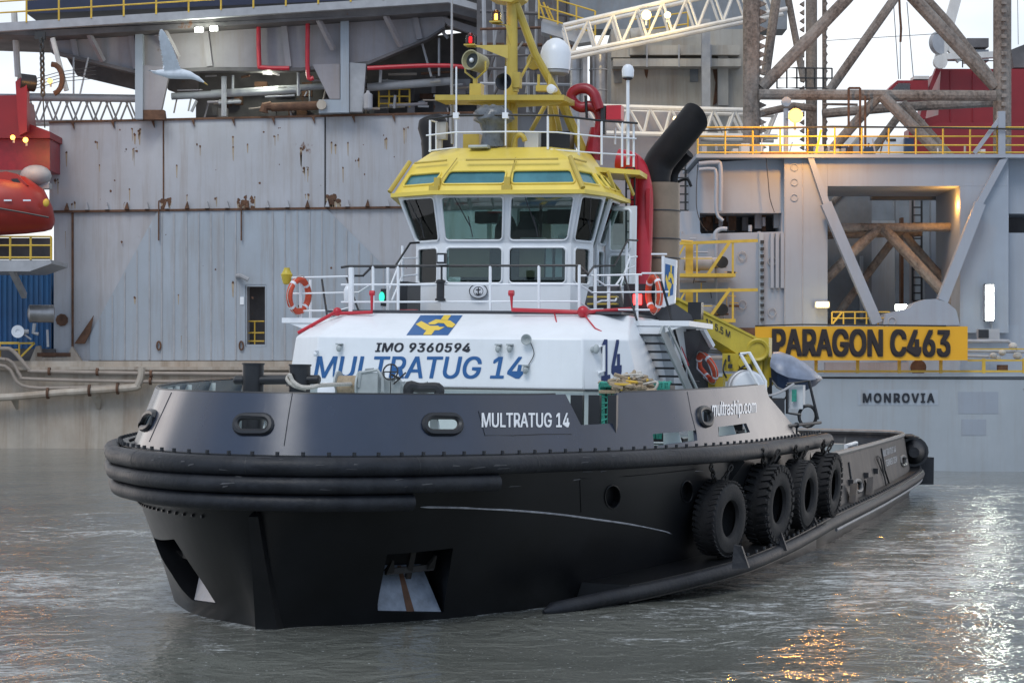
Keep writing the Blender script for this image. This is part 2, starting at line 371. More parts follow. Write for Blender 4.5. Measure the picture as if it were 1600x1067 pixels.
def pick(grid, px, py, port=None, smax=99):
    best = None
    for i, row in enumerate(grid):
        for j, v in enumerate(row):
            if port is not None and (v.x < 0) == port or v.y > smax: continue
            a, b = proj(v); d = (a - px) ** 2 + (b - py) ** 2
            if best is None or d < best[0]: best = (d, i, j)
    _, i, j = best
    i = min(max(i, 1), len(grid) - 2); j = min(max(j, 1), len(grid[0]) - 2)
    c = grid[i][j]; eu = (grid[i][j + 1] - grid[i][j - 1]) / 2; ev = (grid[i + 1][j] - grid[i - 1][j]) / 2
    a, b = proj(c); au, bu = proj(c + eu); av, bv = proj(c + ev)
    A = np.array([[au - a, av - a], [bu - b, bv - b]])
    try: k = np.clip(np.linalg.solve(A, np.array([px - a, py - b])), -2.5, 2.5)
    except Exception: k = (0, 0)
    n = eu.cross(ev).normalized()
    return c + eu * float(k[0]) + ev * float(k[1]), n
# anchor pockets and sounding recesses cut into the plating
def cutter(pts, n, a, b):
    mbc = MB(); mbc.prism([p - n * a for p in pts], n * (a + b)); return mbc.build('cutter', None, tug)
cuts = []; recess = []
for out_px, port, dep in (([(605, 866), (708, 856), (693, 956), (588, 954)], True, .55), ([(238, 834), (272, 842), (338, 942), (301, 937)], False, .5)):
    pp = [pick(HG, *q, port=port, smax=6) for q in out_px]; n = sum((q[1] for q in pp), Vector()).normalized()
    n = n if n.y < 0 else -n
    pts = [q[0] for q in pp]; recess.append((pts, n, dep)); cuts.append(cutter(pts, n, dep, .4))
ports_px = ((957, 776, 12, 18), (1073, 768, 9, 17))
portpts = []
for cx_, cy_, rx, ry in ports_px:
    pp = [pick(HG, cx_ + rx * math.cos(q), cy_ + ry * math.sin(q), port=True) for q in (2 * math.pi * k / 20 for k in range(20))]
    n = sum((q[1] for q in pp), Vector()).normalized(); n = n if n.x > 0 else -n
    portpts.append(([q[0] for q in pp], n)); cuts.append(cutter([q[0] for q in pp], n, .12, .3))
boolean(hull, cuts)
for pts, n in portpts: MB().path([p + n * .004 for p in pts], .014, 6, closed=True).build('porthole_rim', 'hull', tug)
# sloped bright floor plate and stowed anchor in each pocket
for pts, n, dep in recess:
    port = pts[0].x > 0
    a = empty if False else None
    c = sum(pts, Vector()) / 4
    lo = [pts[3], pts[2]]; up = [pts[0].lerp(pts[3], .52), pts[1].lerp(pts[2], .52)]
    q = [lo[0] - n * .015, lo[1] - n * .015, up[1] - n * (dep - .02), up[0] - n * (dep - .02)]
    m_ = MB(); m_.prism([q[0].lerp(q[1], .03), q[1].lerp(q[0], .03), q[2].lerp(q[3], .16), q[3].lerp(q[2], .16)], -n * .01)
    m_.build('anchor_pocket_plate', 'plate', tug)
    k = MB(); ctr = pts[0].lerp(pts[1], .5).lerp(pts[3].lerp(pts[2], .5), .42) - n * .22; ex = (pts[1] - pts[0]).normalized(); ey = (pts[0] - pts[3]).normalized(); W_ = (pts[1] - pts[0]).length
    k.bar(ctr - ex * W_ * .36, ctr + ex * W_ * .36, .07, .09); k.bar(ctr + ey * .32, ctr - ey * .14, .08, .08)
    for sg in (-1, 1):
        e = ctr + ex * sg * W_ * .34
        k.loft([[e + ex * sg * .03 - n * .04, e - ex * sg * .1 - n * .04, e - ex * sg * .1 + n * .05, e + ex * sg * .03 + n * .05], [e + ey * .24 + n * .06, e + ey * .24 + ex * sg * -.03 + n * .06, e + ey * .24 + ex * sg * -.03 + n * .09, e + ey * .24 + n * .09]])
    k.build('anchor', 'chain', tug)
    if port:
        r_ = MB(); m0 = q[0].lerp(q[1], .5); m1 = q[3].lerp(q[2], .5); o_ = n * .012
        r_.prism([m0 - ex * .06 + o_, m0 + ex * .07 + o_, m1 + ex * .03 + o_, m1 - ex * .035 + o_], n * .002); r_.build('rust_streak', 'rust', tug)
# stem bar: wedge that thickens towards the water
mb = MB()
mb.loft([[Vector((x, y, z)) for x, y in ((-w, sf + .25), (-w * .9, sf), (w * .9, sf), (w, sf + .25))] for z, w, sf in ((-.7, .2, -.05), (0, .19, -.08), (.5, .15, -.26), (1.1, .11, -.47), (1.66, .08, -.66), (1.74, .02, -.6))])
mb.build('stem_bar', 'hull', tug)
# knuckle rubbing line with scraped paint
kn = [(657, 792), (720, 793), (800, 797), (870, 803), (930, 811), (985, 819), (1035, 829), (1050, 834)]
kp = [pick(HG, a, b, port=True)[0] + Vector((0, -.004, 0)) for a, b in kn]
MB().path(catmull(kp, 4), [.004] + [.016] * 20 + [.011] * (len(catmull(kp, 4)) - 23) + [.004, .002], 6).build('scraped_knuckle', 'scrape', tug)
# plate seam
sp = [pick(HG, a, b, port=True)[0] + Vector((.004, -.004, 0)) for a, b in ((906, 748), (980, 744), (1050, 737), (1085, 733))]
MB().path(sp, .007, 5).build('plate_seam', 'hull', tug)
sp = [pick(HG, a, b, port=True)[0] + Vector((.004, -.004, 0)) for a, b in ((906, 748), (907, 775), (908, 800))]
MB().path(sp, .006, 5).build('plate_seam', 'hull', tug)

# fenders
def fpath(z, ins, i0, i1): return [Vector((*p, z)) for p in inset(ins)[i0:i1]]
NF = len(FF)
def upto(px, z, ins, side=1):
    """number of stations of the plan curve whose picture column stays left of px on the port side"""
    pl = inset(ins)
    for i in range(NF // 2, NF):
        if proj((*pl[i], z))[0] > px: return i
    return NF
def fend(name, z, ins, r, i0, i1):
    m = MB(); pts = fpath(z, ins, i0, i1); m.path(pts, r, 14); return m.build(name, 'fender', tug)
main_f = fend('main_fender', 2.38, 0, .138, 0, NF)
fend('bow_fender', 2.125, .0, .124, 14, upto(785, 2.125, 0))
fend('bow_fender', 1.875, .07, .124, 22, upto(657, 1.875, .07))
m = MB()
for i in range(3, NF, 9):
    a = Vector((*FF[i], 2.38)); b = Vector((*FF[min(i + 1, NF - 1)], 2.38)); d = (b - a).normalized(); m.path([a, a + d * .012], .1405, 14)
tag(m.build('fender_joint', 'blackpaint', tug), kind='stuff')
rs_ = random.Random(31); m = MB()
for k in range(70):
    i = rs_.randrange(8, NF - 2); z_, r_ = rs_.choice(((2.38, .139), (2.38, .139), (2.125, .125)))
    a = Vector((*FF[i], z_)).lerp(Vector((*FF[i + 1], z_)), rs_.random()); n = Vector((FN[i].x, FN[i].y, 0)); t_ = Vector((-n.y, n.x, 0)); ph = rs_.uniform(-.5, 1.2); ln = rs_.uniform(.02, .16); w_ = rs_.uniform(.004, .014)
    rr_ = lambda q: (n * math.cos(q) + Vector((0, 0, 1)) * math.sin(q)) * (r_ + .0015); dq = w_ / r_; sl = rs_.uniform(-.4, .4)
    m.add([a + t_ * -ln + rr_(ph - dq), a + t_ * ln + rr_(ph + sl * .3), a + t_ * ln * .8 + rr_(ph + sl * .3 + dq), a + t_ * -ln * .7 + rr_(ph + dq)], [(0, 1, 2, 3)])
tag(m.build('fender_scuff', 'scuff', tug), kind='stuff')
# flat bar with bolt heads above the main fender
m = MB(); pl = inset(.13)
m.loft([[Vector((*p, 2.51)), Vector((p[0] - n.x * .13, p[1] - n.y * .13, 2.51)), Vector((p[0] - n.x * .13, p[1] - n.y * .13, 2.53)), Vector((*p, 2.53))] for p, n in zip(pl, FN)])
m.build('fender_flat_bar', 'blackpaint', tug)
m = MB(); acc = 0; pl = inset(.12)
for a, b in zip(pl, pl[1:]):
    a = Vector((*a, 2.545)); b = Vector((*b, 2.545)); l = (b - a).length
    while acc < l: q = a.lerp(b, acc / l); m.tube(q - Vector((0, 0, .02)), q + Vector((0, 0, .035)), .028, n=6); acc += .36
    acc -= l
tag(m.build('fender_bolt', 'blackpaint', tug), kind='stuff')
m = MB()
for i in range(24, 44):
    p = hullring(1.60)[i]; nn = Vector((*FN[i], 0)); m.tube(p - nn * .03, p + nn * .035, .022, n=6)
tag(m.build('fender_bolt', 'blackpaint', tug), kind='stuff')

# ------------------------------------------------------------------ forward bulwark
BB, BT = inset(.34), inset(.68)
def ztop(s): return 3.38 + max(0, s - 3) * .016
def bulp(i, v, o=0.0):
    b, t = BB[i], BT[i]; z1 = ztop(t[1]); n = Vector((FN[i].x, FN[i].y, .35)).normalized()
    return Vector((b[0] + (t[0] - b[0]) * v, b[1] + (t[1] - b[1]) * v, 2.47 + (z1 - 2.47) * v)) + n * o
mb = MB(); vs_ = (0, .5, 1)
mb.loft([[bulp(i, v) for v in vs_] + [bulp(i, v, -.06) for v in reversed(vs_)] for i in range(NF)])
bul = mb.build('bulwark', 'bulwark', tug)
BG = [[bulp(i, v) for i in range(NF)] for v in np.linspace(0, 1, 40)]
def bpick(px, py, port=True):
    v, n = pick(BG, px, py, port); n = n if n.y < 0.05 or n.x * v.x > 0 else -n
    if n.dot(TO - v) < 0: n = -n
    return v, n
def stadium(cx_, cy_, w, h, k=9, sk=0.0):
    r = h / 2; o = []
    if w > h:
        for sg, a0 in ((1, -90), (-1, 90)):
            for i in range(k): q = R(a0 + 180 * i / (k - 1)); o.append((cx_ + sg * (w / 2 - r) + r * math.cos(q), cy_ + r * math.sin(q)))
    else:
        r = w / 2
        for sg, a0 in ((1, 0), (-1, 180)):
            for i in range(k): q = R(a0 + 180 * i / (k - 1)); o.append((cx_ + r * math.cos(q), cy_ + sg * (h / 2 - r) + r * math.sin(q)))
    return [(x - (y - cy_) * sk, y) for x, y in o]
cuts = []; rings = []
for cx_, cy_, w, h, port, sk in ((396, 663, 55, 25, None, .05), (691, 663, 56, 26, True, 0), (232, 657, 15, 26, False, .45), (1101, 651, 18, 26, True, -.15)):
    q = [pick(BG, a, b, port, 14 if cx_ > 900 else 5) for a, b in stadium(cx_, cy_, w, h, sk=sk)]
    n = sum((t[1] for t in q), Vector()).normalized(); cv = sum((t[0] for t in q), Vector()) / len(q)
    if n.dot(Vector((cv.x, cv.y - 8, 0))) < 0: n = -n
    pts = [t[0] for t in q]; cuts.append(cutter(pts, n, .2, .2)); rings.append((pts, n))
def pxcut(pts_px, port=True):
    q = [bpick(a, b, port) for a, b in pts_px]; n = Vector((1, -.35, 0)).normalized()
    cuts.append(cutter([t[0] for t in q], n, .35, .5))
pxcut([(1022, 697), (1090, 688), (1088, 672), (1020, 678)]); pxcut([(1123, 682), (1172, 675), (1166, 661), (1122, 667)])
# boarding gap in the rail, and the raked after end
g = [bpick(908, 664)[0], bpick(965, 661)[0], bpick(965, 618)[0], bpick(884, 616)[0]]
up = Vector((0, 0, .5))
mc = MB(); mc.prism([q_ + Vector((1, -.5, 0)) for q_ in (g[0], g[1], g[2] + up, g[3] + up * .01, )], Vector((-2, 1.0, 0))); cuts.append(mc.build('cutter', None, tug))
mc = MB(); mc.prism([q_ + Vector((1, -.5, 0)) for q_ in (g[3] - Vector((.01, .01, -.02)), g[2] - Vector((0, 0, .06)), g[2] + up, g[3] + up)], Vector((-2, 1.0, 0))); cuts.append(mc.build('cutter', None, tug))
mc = MB(); mc.prism([Vector((-9, *q_)) for q_ in ((13.1, 4.2), (13.1, 3.3), (15.6, 2.46), (18, 2.0), (18, 4.2))], Vector((18, 0, 0))); cuts.append(mc.build('cutter', None, tug))
boolean(bul, cuts)
for pts, n in rings: MB().path([p + n * .01 for p in pts], .052, 8, closed=True).build('fairlead_ring', 'blackpaint', bul)
# top rail bar, butted on the plate
for side in (0, 1):
    m = MB()
    idx = [i for i in range(NF)]
    pts = [bulp(i, 1, -.03) + Vector((0, 0, .012)) for i in idx]
    gx = (g[3].y - .1, g[2].y + .02)
    seg = [p for p in pts if not (p.x > 0 and p.y > gx[0]) and p.y < 13.0] if side == 0 else [p for p in pts if p.x > 0 and gx[1] < p.y < 13.0]
    m.path(seg, .022, 6); m.build('cap_rail', 'blackpaint', bul)
from mathutils.bvhtree import BVHTree
def onmesh(o):
    """maps a picture quad on to the faces of a plate, for painted lettering"""
    bv = BVHTree.FromPolygons([v.co.copy() for v in o.data.vertices], [tuple(p.vertices) for p in o.data.polygons])
    def quad(c4, lift=.007):
        c4 = [Vector(c) for c in c4]
        def f(u, v):
            c = c4[0].lerp(c4[1], u).lerp(c4[3].lerp(c4[2], u), v); d = (T3 @ Vector(((c.x - CX) / F, 1, (HY - c.y) / F))).normalized()
            loc, n, _, _ = bv.ray_cast(TO, d)
            return loc + (n if n.dot(d) < 0 else -n) * lift
        return f
    return quad
bmapq = onmesh(bul)
lettering('MULTRATUG 14', bmapq([(752, 668), (889, 668), (889, 645), (752, 645)]), 'letterwhite', bul, bold=.035)
lettering('multraship.com', bmapq([(1112, 657), (1181, 650), (1181, 624), (1112, 627)]), 'letterwhite', bul, bold=.028)
sp = [bpick(a, b)[0] + Vector((0, -.006, 0)) for a, b in ((748, 642), (758, 680), (800, 680), (850, 678), (893, 678))]
MB().path(sp, .006, 5).build('name_plate_edge', 'blackpaint', bul)
for pts_, pt_ in ((((268, 613), (250, 652), (233, 690)), False), (((457, 614), (450, 655), (444, 696)), None), (((1074, 612), (1080, 645), (1088, 676)), True)):
    MB().path([pick(BG, a, b, pt_, 14 if pt_ else 6)[0] + Vector((0, -.005, 0)) for a, b in pts_], .0055, 5).build('plate_seam', 'blackpaint', bul)
# frames and stiffeners on the inside, seen through the gaps
m = MB()
for i in range(0, NF, 3):
    a = bulp(i, 0, -.07); b = bulp(i, .97, -.07); n = Vector((FN[i].x, FN[i].y, 0))
    if b.y < 12.6 and not (b.x > 0 and gx[0] - .3 < b.y < gx[1] + .2): MB().prism([a, b, b - n * .08, a - n * .38], Vector((-n.y, n.x, 0)) * .02).build('bulwark_stiffener', 'palegreen', tug)
# gap posts
for x0_, x1_ in ((893, 911), (921, 938), (951, 964)):
    sg_ = g[0].y + .9; a = T(x0_, 617, s=sg_); b = T(x1_, 668, s=sg_)
    MB().box(((a.x + b.x) / 2, sg_, (a.z + 2.48) / 2), abs(b.x - a.x), .14, a.z - 2.48).build('gap_post', 'blackpaint', tug)
# bow deck plate
MB().loft([[Vector((x, y, z)) for x, y in inset(.4)] for z in (2.485, 2.50)]).build('deck', 'palegreen', tug)
# pipe handrail outside along the after part
hp = [T(a, b, s=c) for a, b, c in ((1063, 688, 8.2), (1100, 684, 9.6), (1150, 677, 11.6), (1200, 670, 13.2), (1245, 664, 14.8), (1282, 660, 16.3))]
m = MB(); m.path(catmull(hp, 3), .032, 8)
for q in hp[::2]: m.tube(q - Vector((0, 0, .22)), q, .022); m.ball(q, .06)
m.build('side_handrail', 'blackpaint', tug)

# ------------------------------------------------------------------ lower fender shelf and after hull
LP = [(3.35, 2.75, .12), (3.95, 3.7, .22), (4.75, 5.2, .33), (5.6, 7.3, .48), (5.95, 9.6, .57), (6.12, 12.4, .63), (6.2, 16.9, .66), (6.4, 26, .67), (6.5, 34, .70), (6.5, 38, .74), (6.3, 40.2, .78)]
LC = catmull(LP, 4)
for sg in (1, -1):
    m = MB(); pts = [Vector((p.x * sg if sg > 0 else -p.x + 1.15, p.y + (0 if sg > 0 else 1.2), p.z - (0 if sg > 0 else .15))) for p in LC]; m.path(pts, [.03] + [.118] * (len(pts) - 1), 12); m.build('side_fender', 'fender', tug)
    if sg < 0: continue
    m = MB()
    m.loft([[Vector((p.x * sg, p.y, p.z + .14)), Vector(((p.x - .95) * sg, p.y + .1, p.z + .14)), Vector(((p.x - .95) * sg, p.y + .1, p.z - .35)), Vector((p.x * sg, p.y, p.z - .14))] for p in LC[6:]])
    m.build('fender_shelf', 'hull', tug)
    m = MB(); m.path([Vector(((p.x + .02) * sg, p.y, p.z - .17)) for p in LC[24:]], .035, 6); m.build('scraped_chine', 'scrape', tug)
m = MB(); acc = 0
for a, b in zip(LC[12:], LC[13:]):
    l = (b - a).length; a_ = a + Vector((-.02, 0, .15)); b_ = b + Vector((-.02, 0, .15))
    while acc < l: q = a_.lerp(b_, acc / l); m.tube(q, q + Vector((0, 0, .05)), .035, n=6); acc += .48
    acc -= l
tag(m.build('fender_bolt', 'blackpaint', tug), kind='stuff')
AP = [(5.75, 16.9), (5.95, 18.5), (6.15, 26), (6.25, 34), (6.25, 37.5), (6.0, 40), (5.0, 41.4), (0, 41.9)]
APS = [(q.x, q.y) for q in catmull([(a, b, 0) for a, b in AP], 4)]
af = list(APS) + [(-a, b) for a, b in reversed(APS[:-1])]
m = MB(); m.loft([[Vector((x * k, y, z)) for x, y in af] for z, k in ((-.8, .95), (0, .98), (.4, 1), (.72, 1))]); m.build('after_hull', 'hull', tug)
# after bulwark, plate with thickness and inner face
def abul(i, v, o=0.0):
    x, y = af[i]; a = af[max(i - 1, 0)]; b = af[min(i + 1, len(af) - 1)]; d = Vector((b[0] - a[0], b[1] - a[1], 0)).normalized(); n = Vector((d.y, -d.x, 0))
    if n.dot(Vector((x, y - 28, 0))) < 0: n = -n
    return Vector((x, y, .73 + 1.17 * v)) - n * (.05 + .22 * v) + n * o
m = MB(); NA = len(af)
m.loft([[abul(i, v) for v in (0, .5, 1)] + [abul(i, v, -.07) for v in (1, .5, 0)] for i in range(NA)])
abw = m.build('after_bulwark', 'aftplate', tug)
AG = [[abul(i, v) for i in range(NA)] for v in np.linspace(0, 1, 30)]
AGp = []
for v in np.linspace(0, 1, 30):
    row = []
    for i in range(len(APS) - 1):
        for k in range(12): row.append(abul(i, v).lerp(abul(i + 1, v), k / 12))
    AGp.append(row)
def apick(px, py): 
    v, n = pick(AGp, px, py, None, 38); return v, (n if n.x > 0 else -n)
cuts = []; rings = []
for cx_, cy_, w, h in ((1340, 759, 10, 18), (1411, 720, 8, 15)):
    q = [apick(a, b) for a, b in stadium(cx_, cy_, w, h, sk=-.1)]; n = q[0][1]
    pts = [t[0] for t in q]; cuts.append(cutter(pts, n, .25, .25)); rings.append((pts, n))
boolean(abw, cuts)
for pts, n in rings: MB().path([p + n * .01 for p in pts], .045, 8, closed=True).build('fairlead_ring', 'caprail', abw)
m = MB(); pts = [abul(i, 1, -.02) + Vector((0, 0, .03)) for i in range(NA)]; m.path(pts, .07, 8); m.build('cap_rail', 'caprail', abw)
amapq = onmesh(abw)
lettering('MULTRATUG 14', amapq([(1379, 714), (1399, 706), (1399, 696), (1379, 703)]), 'letterwhite', abw, bold=.02)
lettering('TERNEUZEN', amapq([(1384, 729), (1401, 722), (1401, 712), (1383, 719)]), 'letterwhite', abw, bold=.02)
# weld-on stiffeners, dents and steps of the after bulwark
m = MB()
for pl_ in (((1376, 700), (1382, 735), (1392, 768)), ((1350, 750), (1356, 775), (1362, 786)), ((1325, 722), (1330, 757), (1336, 800))):
    m.path([apick(*q)[0] + Vector((.02, 0, 0)) for q in pl_], .022, 6)
m.build('bulwark_seam', 'blackpaint', abw)
m = MB(); m.path([apick(*q)[0] + Vector((.05, 0, 0)) for q in ((1378, 742), (1367, 717), (1369, 712), (1373, 716), (1382, 760))], .02, 6); m.build('grab_bar', 'blackpaint', abw)
for q in ((1327, 754), (1351, 743), (1366, 736)):
    v, n = apick(*q); MB().box(v + n * .05, .12, .25, .14).build('lug', 'blackpaint', abw)
for base, ln in (((1326, 800), .9), ((1352, 786), .9)):
    v, n = apick(*base); m = MB(); m.prism([v, v + Vector((0, ln, -.0)), v + Vector((.0, ln * .5, .55)), ], n * .16); m.build('bracket', 'aftplate', abw)
# raised quarter plates, deck and stern fender roll
m = MB(); m.loft([[Vector((x * .97, y - .05, z)) for x, y in af] for z in (.725, .74)]); m.build('after_deck', 'charcoal', tug)
m = MB(); i0 = 18; sf = [abul(i, .56, .22) for i in range(i0, NA - i0)]
m.path(sf, [.16, .40] + [.52] * (len(sf) - 4) + [.40, .16], 18); m.build('stern_fender', 'fender', tug)
m = MB()
for j in (1, 3, 5, 7, 9):
    a = sf[j]; b = sf[j + 1]; d = (b - a).normalized(); m.path([a - d * .03, a + d * .03], .535 if j > 1 else .47, 18)
m.build('fender_band', 'blackpaint', tug)
sv = abul(20, 0, .25); MB().box(sv + Vector((.0, .3, .05)), .75, 1.0, .85, Matrix.Rotation(.5, 3, 'Z')).build('stern_fender_block', 'fender', tug)
# top plate over the stern roll
m = MB(); m.loft([[abul(i, 1.02, -.1), abul(i, 1.0, .3), abul(i, .97, .3), abul(i, .96, -.1)] for i in range(i0, NA - i0)]); m.build('stern_top_plate', 'aftplate', tug)
# inboard crash rail of the after deck with cargo behind it
a = T(1300, 692, p=4.6); m = MB()
cr_ = [Vector((4.6, 17.2, 1.9)), Vector((4.6, 27.5, 2.05))]
m.prism([cr_[0] + Vector((0, 0, -1.1)), cr_[1] + Vector((0, 0, -1.2)), cr_[1], cr_[0]], Vector((-.25, 0, 0))); m.build('crash_rail', 'aftplate', tug)
MB().path([q + Vector((-.12, 0, .05)) for q in cr_], .09, 8).build('crash_rail_cap', 'caprail', tug)
m = MB()
lx = 5.3
for yy in (27.6, 30.2): m.tube((lx, yy, .75), (lx, yy, 1.95), .06)
for zz in (1.2, 1.9): m.tube((lx, 27.6, zz), (lx, 30.2, zz), .06)
m.build('deck_ladder_frame', 'whiterail', tug)
for yy, sx_, h_ in ((31.5, .5, 1.1), (33.2, .4, .9)): MB().box((4.6, yy, .74 + h_ / 2), sx_, .5, h_).build('deck_bitt', 'grey', tug)
MB().tube((1.4, 27.4, 1.8), (4.2, 27.2, 1.95), .2).build('deck_roller', 'rust', tug)
MB().box((2.8, 27.3, 1.2), 2.8, .35, .9).build('roller_stand', 'blackpaint', tug)
# after end of the raised forecastle and its raked wing plates
for sg in (1, -1):
    m = MB(); m.prism([Vector((5.82 * sg, 15.4, 2.25)), Vector((5.82 * sg, 16.9, 2.3)), Vector((6.05 * sg, 19.3, .75)), Vector((6.05 * sg, 17.0, .75)), Vector((6.0 * sg, 15.8, .72))], Vector((-.06 * sg, 0, 0))); m.build('wing_plate', 'blackpaint', tug)
for yy, zz in ((8.35, .58), (10.9, .66), (13.6, .7)):
    i = min(range(NF // 2, NF), key=lambda j: abs(FF[j][1] - yy)); fx, fy = FF[i]
    m = MB(); m.prism([Vector((fx - .02, fy, 2.3)), Vector((fx + .05, fy, 2.22)), Vector((fx - .45, fy, 1.5)), Vector((fx - .5, fy, 2.3))], Vector((0, .05, 0))); m.build('hull_bracket', 'hull', tug)
for px, py in ((1170, 887), (1230, 860), (1282, 835)):
    q = T(px, py, z=.60); m = MB(); m.prism([q, q + Vector((-.28, 0, -.03)), q + Vector((-.26, .06, .36)), q + Vector((-.13, .04, .34))], Vector((0, .12, 0))); m.build('hull_fin', 'fender', tug)
MB().box((0, 16.6, 2.9), 8.5, .1, .9).build('deck_break_bulkhead', 'blackpaint', tug)

# ------------------------------------------------------------------ tyres, each hung on its chains
def make_tyre():
    mt = MB(); n = 56; rw = 1.0
    prof = [(-.31, .50), (-.34, .56), (-.35, .72), (-.32, .88), (-.24, .97), (0, 1.0), (.24, .97), (.32, .88), (.35, .72), (.34, .56), (.31, .50), (.22, .47), (.24, .60), (.0, .82), (-.24, .60), (-.22, .47)]
    rings = []
    for k in range(n):
        q = 2 * math.pi * k / n; ring = []
        for d, r in prof: ring.append(Vector((d, r * math.cos(q), r * math.sin(q))))
        rings.append(ring)
    rings.append(rings[0]); mt.loft(rings, True, False)
    mt2 = MB()
    for k in range(30):
        q = 2 * math.pi * k / 30
        for sg, ph in ((1, 0), (-1, .105)):
            a = q + ph; rot = Matrix.Rotation(a, 3, 'X') @ Matrix.Rotation(.28 * sg, 3, 'Z')
            mt2.box(Matrix.Rotation(a, 3, 'X') @ Vector((sg * .19, 0, .985)), .27, .105, .085, rot)
            mt2.box(Matrix.Rotation(a, 3, 'X') @ Vector((sg * .335, 0, .915)), .05, .105, .13, Matrix.Rotation(a, 3, 'X'))
    plain = MB(); plain.v = list(mt.v); plain.f = list(mt.f)
    mt.add(mt2.v, mt2.f)
    for q in range(40):
        a = 2 * math.pi * q / 40; rt = Matrix.Rotation(a, 3, 'X')
        plain.box(rt @ Vector((.2, 0, .982)), .22, .09, .035, rt @ Matrix.Rotation(.35, 3, 'Z')); plain.box(rt @ Vector((-.2, 0, .982)), .22, .09, .035, rt @ Matrix.Rotation(-.35, 3, 'Z'))
    return mt.mesh('tyre_casing', 'tyre', sharp=30), plain.mesh('tyre_casing', 'tyre', sharp=30)
TYM, TRM = make_tyre()
def chain(mb_, a, b, link=.13, r=.018):
    a = Vector(a); b = Vector(b); n = max(2, int((b - a).length / (link * .75))); d = (b - a).normalized()
    s1 = d.cross(Vector((.3, .5, .8))).normalized(); s2 = d.cross(s1)
    for i in range(n):
        c = a.lerp(b, (i + .5) / n); s_ = s1 if i % 2 else s2
        mb_.path([c + d * (link / 2 * math.cos(q)) + s_ * (link * .3 * math.sin(q)) for q in (2 * math.pi * k / 8 for k in range(8))], r, 5, closed=True)
tyre_specs = [(1125, 809, .645, 7.35, 5.05, 'smooth worn tyre hung lowest, nearest the bow of the tug'), (1200, 787, .70, 9.75, 5.45, 'heavy lugged tyre second from the bow, biggest tread blocks'),
              (1248, 772, .66, 12.2, 5.7, 'plain tyre third from the bow between two lugged tyres'), (1289, 757, .64, 15.0, 5.9, 'lugged tyre beside the raked black plate, farthest from the bow')]
for k, (px, py, rad, s_, p_, lab) in enumerate(tyre_specs):
    c = T(px, py, s=s_); ang = (.30, .22, .16, .12)[k]
    t = empty('tyre_fender', TM @ Matrix.Translation(c) @ Matrix.Rotation(-ang, 4, 'Z') @ Matrix.Rotation(.04, 4, 'Y') @ Matrix.Scale(rad, 4), lab, 'tyre', 'tyres along the port side of the tug')
    o = bpy.data.objects.new('tyre_casing', TYM if k in (1, 3) else TRM); COL.objects.link(o); o.parent = t
    for dy, hgt in ((-.9, 1.42), (.35, 1.38)): m = MB(); chain(m, (-.05, dy * .3, .92), (.1, dy, hgt), .2, .03); m.build('chain', 'chain', t)
    m = MB(); chain(m, (0, .1, -.95), (-.2, .45, -1.3), .2, .03); m.build('chain', 'chain', t)

# ------------------------------------------------------------------ deckhouse
def ring6(z, hw, sf, ch, hb, sb):
    """front half width, front station, chamfer depth, half width of the sides, after station"""
    return [Vector(q) for q in ((-hw, sf, z), (hw, sf, z), (hb, sf + ch, z), (hb, sb, z), (-hb, sb, z), (-hb, sf + ch, z))]
m = MB(); m.loft([ring6(3.42, 2.55, 8.86, .85, 3.38, 16), ring6(4.33, 2.5, 8.9, .72, 3.2, 16), ring6(4.80, 2.32, 10.2, .72, 2.95, 16)])
dh = m.build('deckhouse', 'white', tug, sharp=20)
bvl = dh.modifiers.new('bevel', 'BEVEL'); bvl.width = .025; bvl.segments = 2; bvl.limit_method = 'ANGLE'; bvl.angle_limit = R(8)
m = MB(); m.loft([ring6(2.49, 2.53, 8.9, .85, 3.36, 16), ring6(3.40, 2.53, 8.9, .85, 3.36, 16)]); m.build('deckhouse_base', 'palegreen', tug, sharp=20)
m = MB(); r_ = ring6(3.41, 2.57, 8.84, .85, 3.40, 16); m.path(r_, .018, 6, closed=True); m.build('deckhouse_moulding', 'blackpaint', dh)
fA, fB, fC, fD = Vector((-2.55, 8.86, 3.42)), Vector((2.55, 8.86, 3.42)), Vector((2.5, 8.9, 4.33)), Vector((-2.5, 8.9, 4.33))
def onplane(A, Bv, D):
    n = (Bv - A).cross(D - A).normalized(); w = (TM.to_3x3() @ Vector((0, 0, 1)))
    n = n if n.dot(TO - A) > 0 else -n
    def f(px, py, lift=.006):
        d = T3 @ Vector(((px - CX) / F, 1, (HY - py) / F)); t = (A - TO).dot(n) / d.dot(n); return TO + d * t + n * lift
    f.n = n; return f
front = onplane(fA, fB, fD)
slope = onplane(fC, fD, Vector((2.32, 10.2, 4.80)))
pc0, pc1 = Vector((2.55, 8.86, 3.42)), Vector((3.38, 9.71, 3.42))
chamf = onplane(pc0, pc1, Vector((2.5, 8.9, 4.33)))
def qm(pl, c4, lift=.006):
    q = [pl(*c, lift) for c in c4]; return lambda u, v: q[0].lerp(q[1], u).lerp(q[3].lerp(q[2], u), v)
lettering('MULTRATUG 14', qm(front, [(490, 591), (818, 592), (818, 557), (490, 556)]), 'blue', dh, bold=.03, shear=.21)
lettering('IMO 9360594', qm(front, [(586, 550), (735, 550.5), (735, 536), (586, 535.5)]), 'ink', dh, bold=.05, shear=.2, space=1.06)
lettering('14', qm(chamf, [(939, 598), (971, 592), (971, 531), (939, 530)]), 'navy', dh, bold=.055)
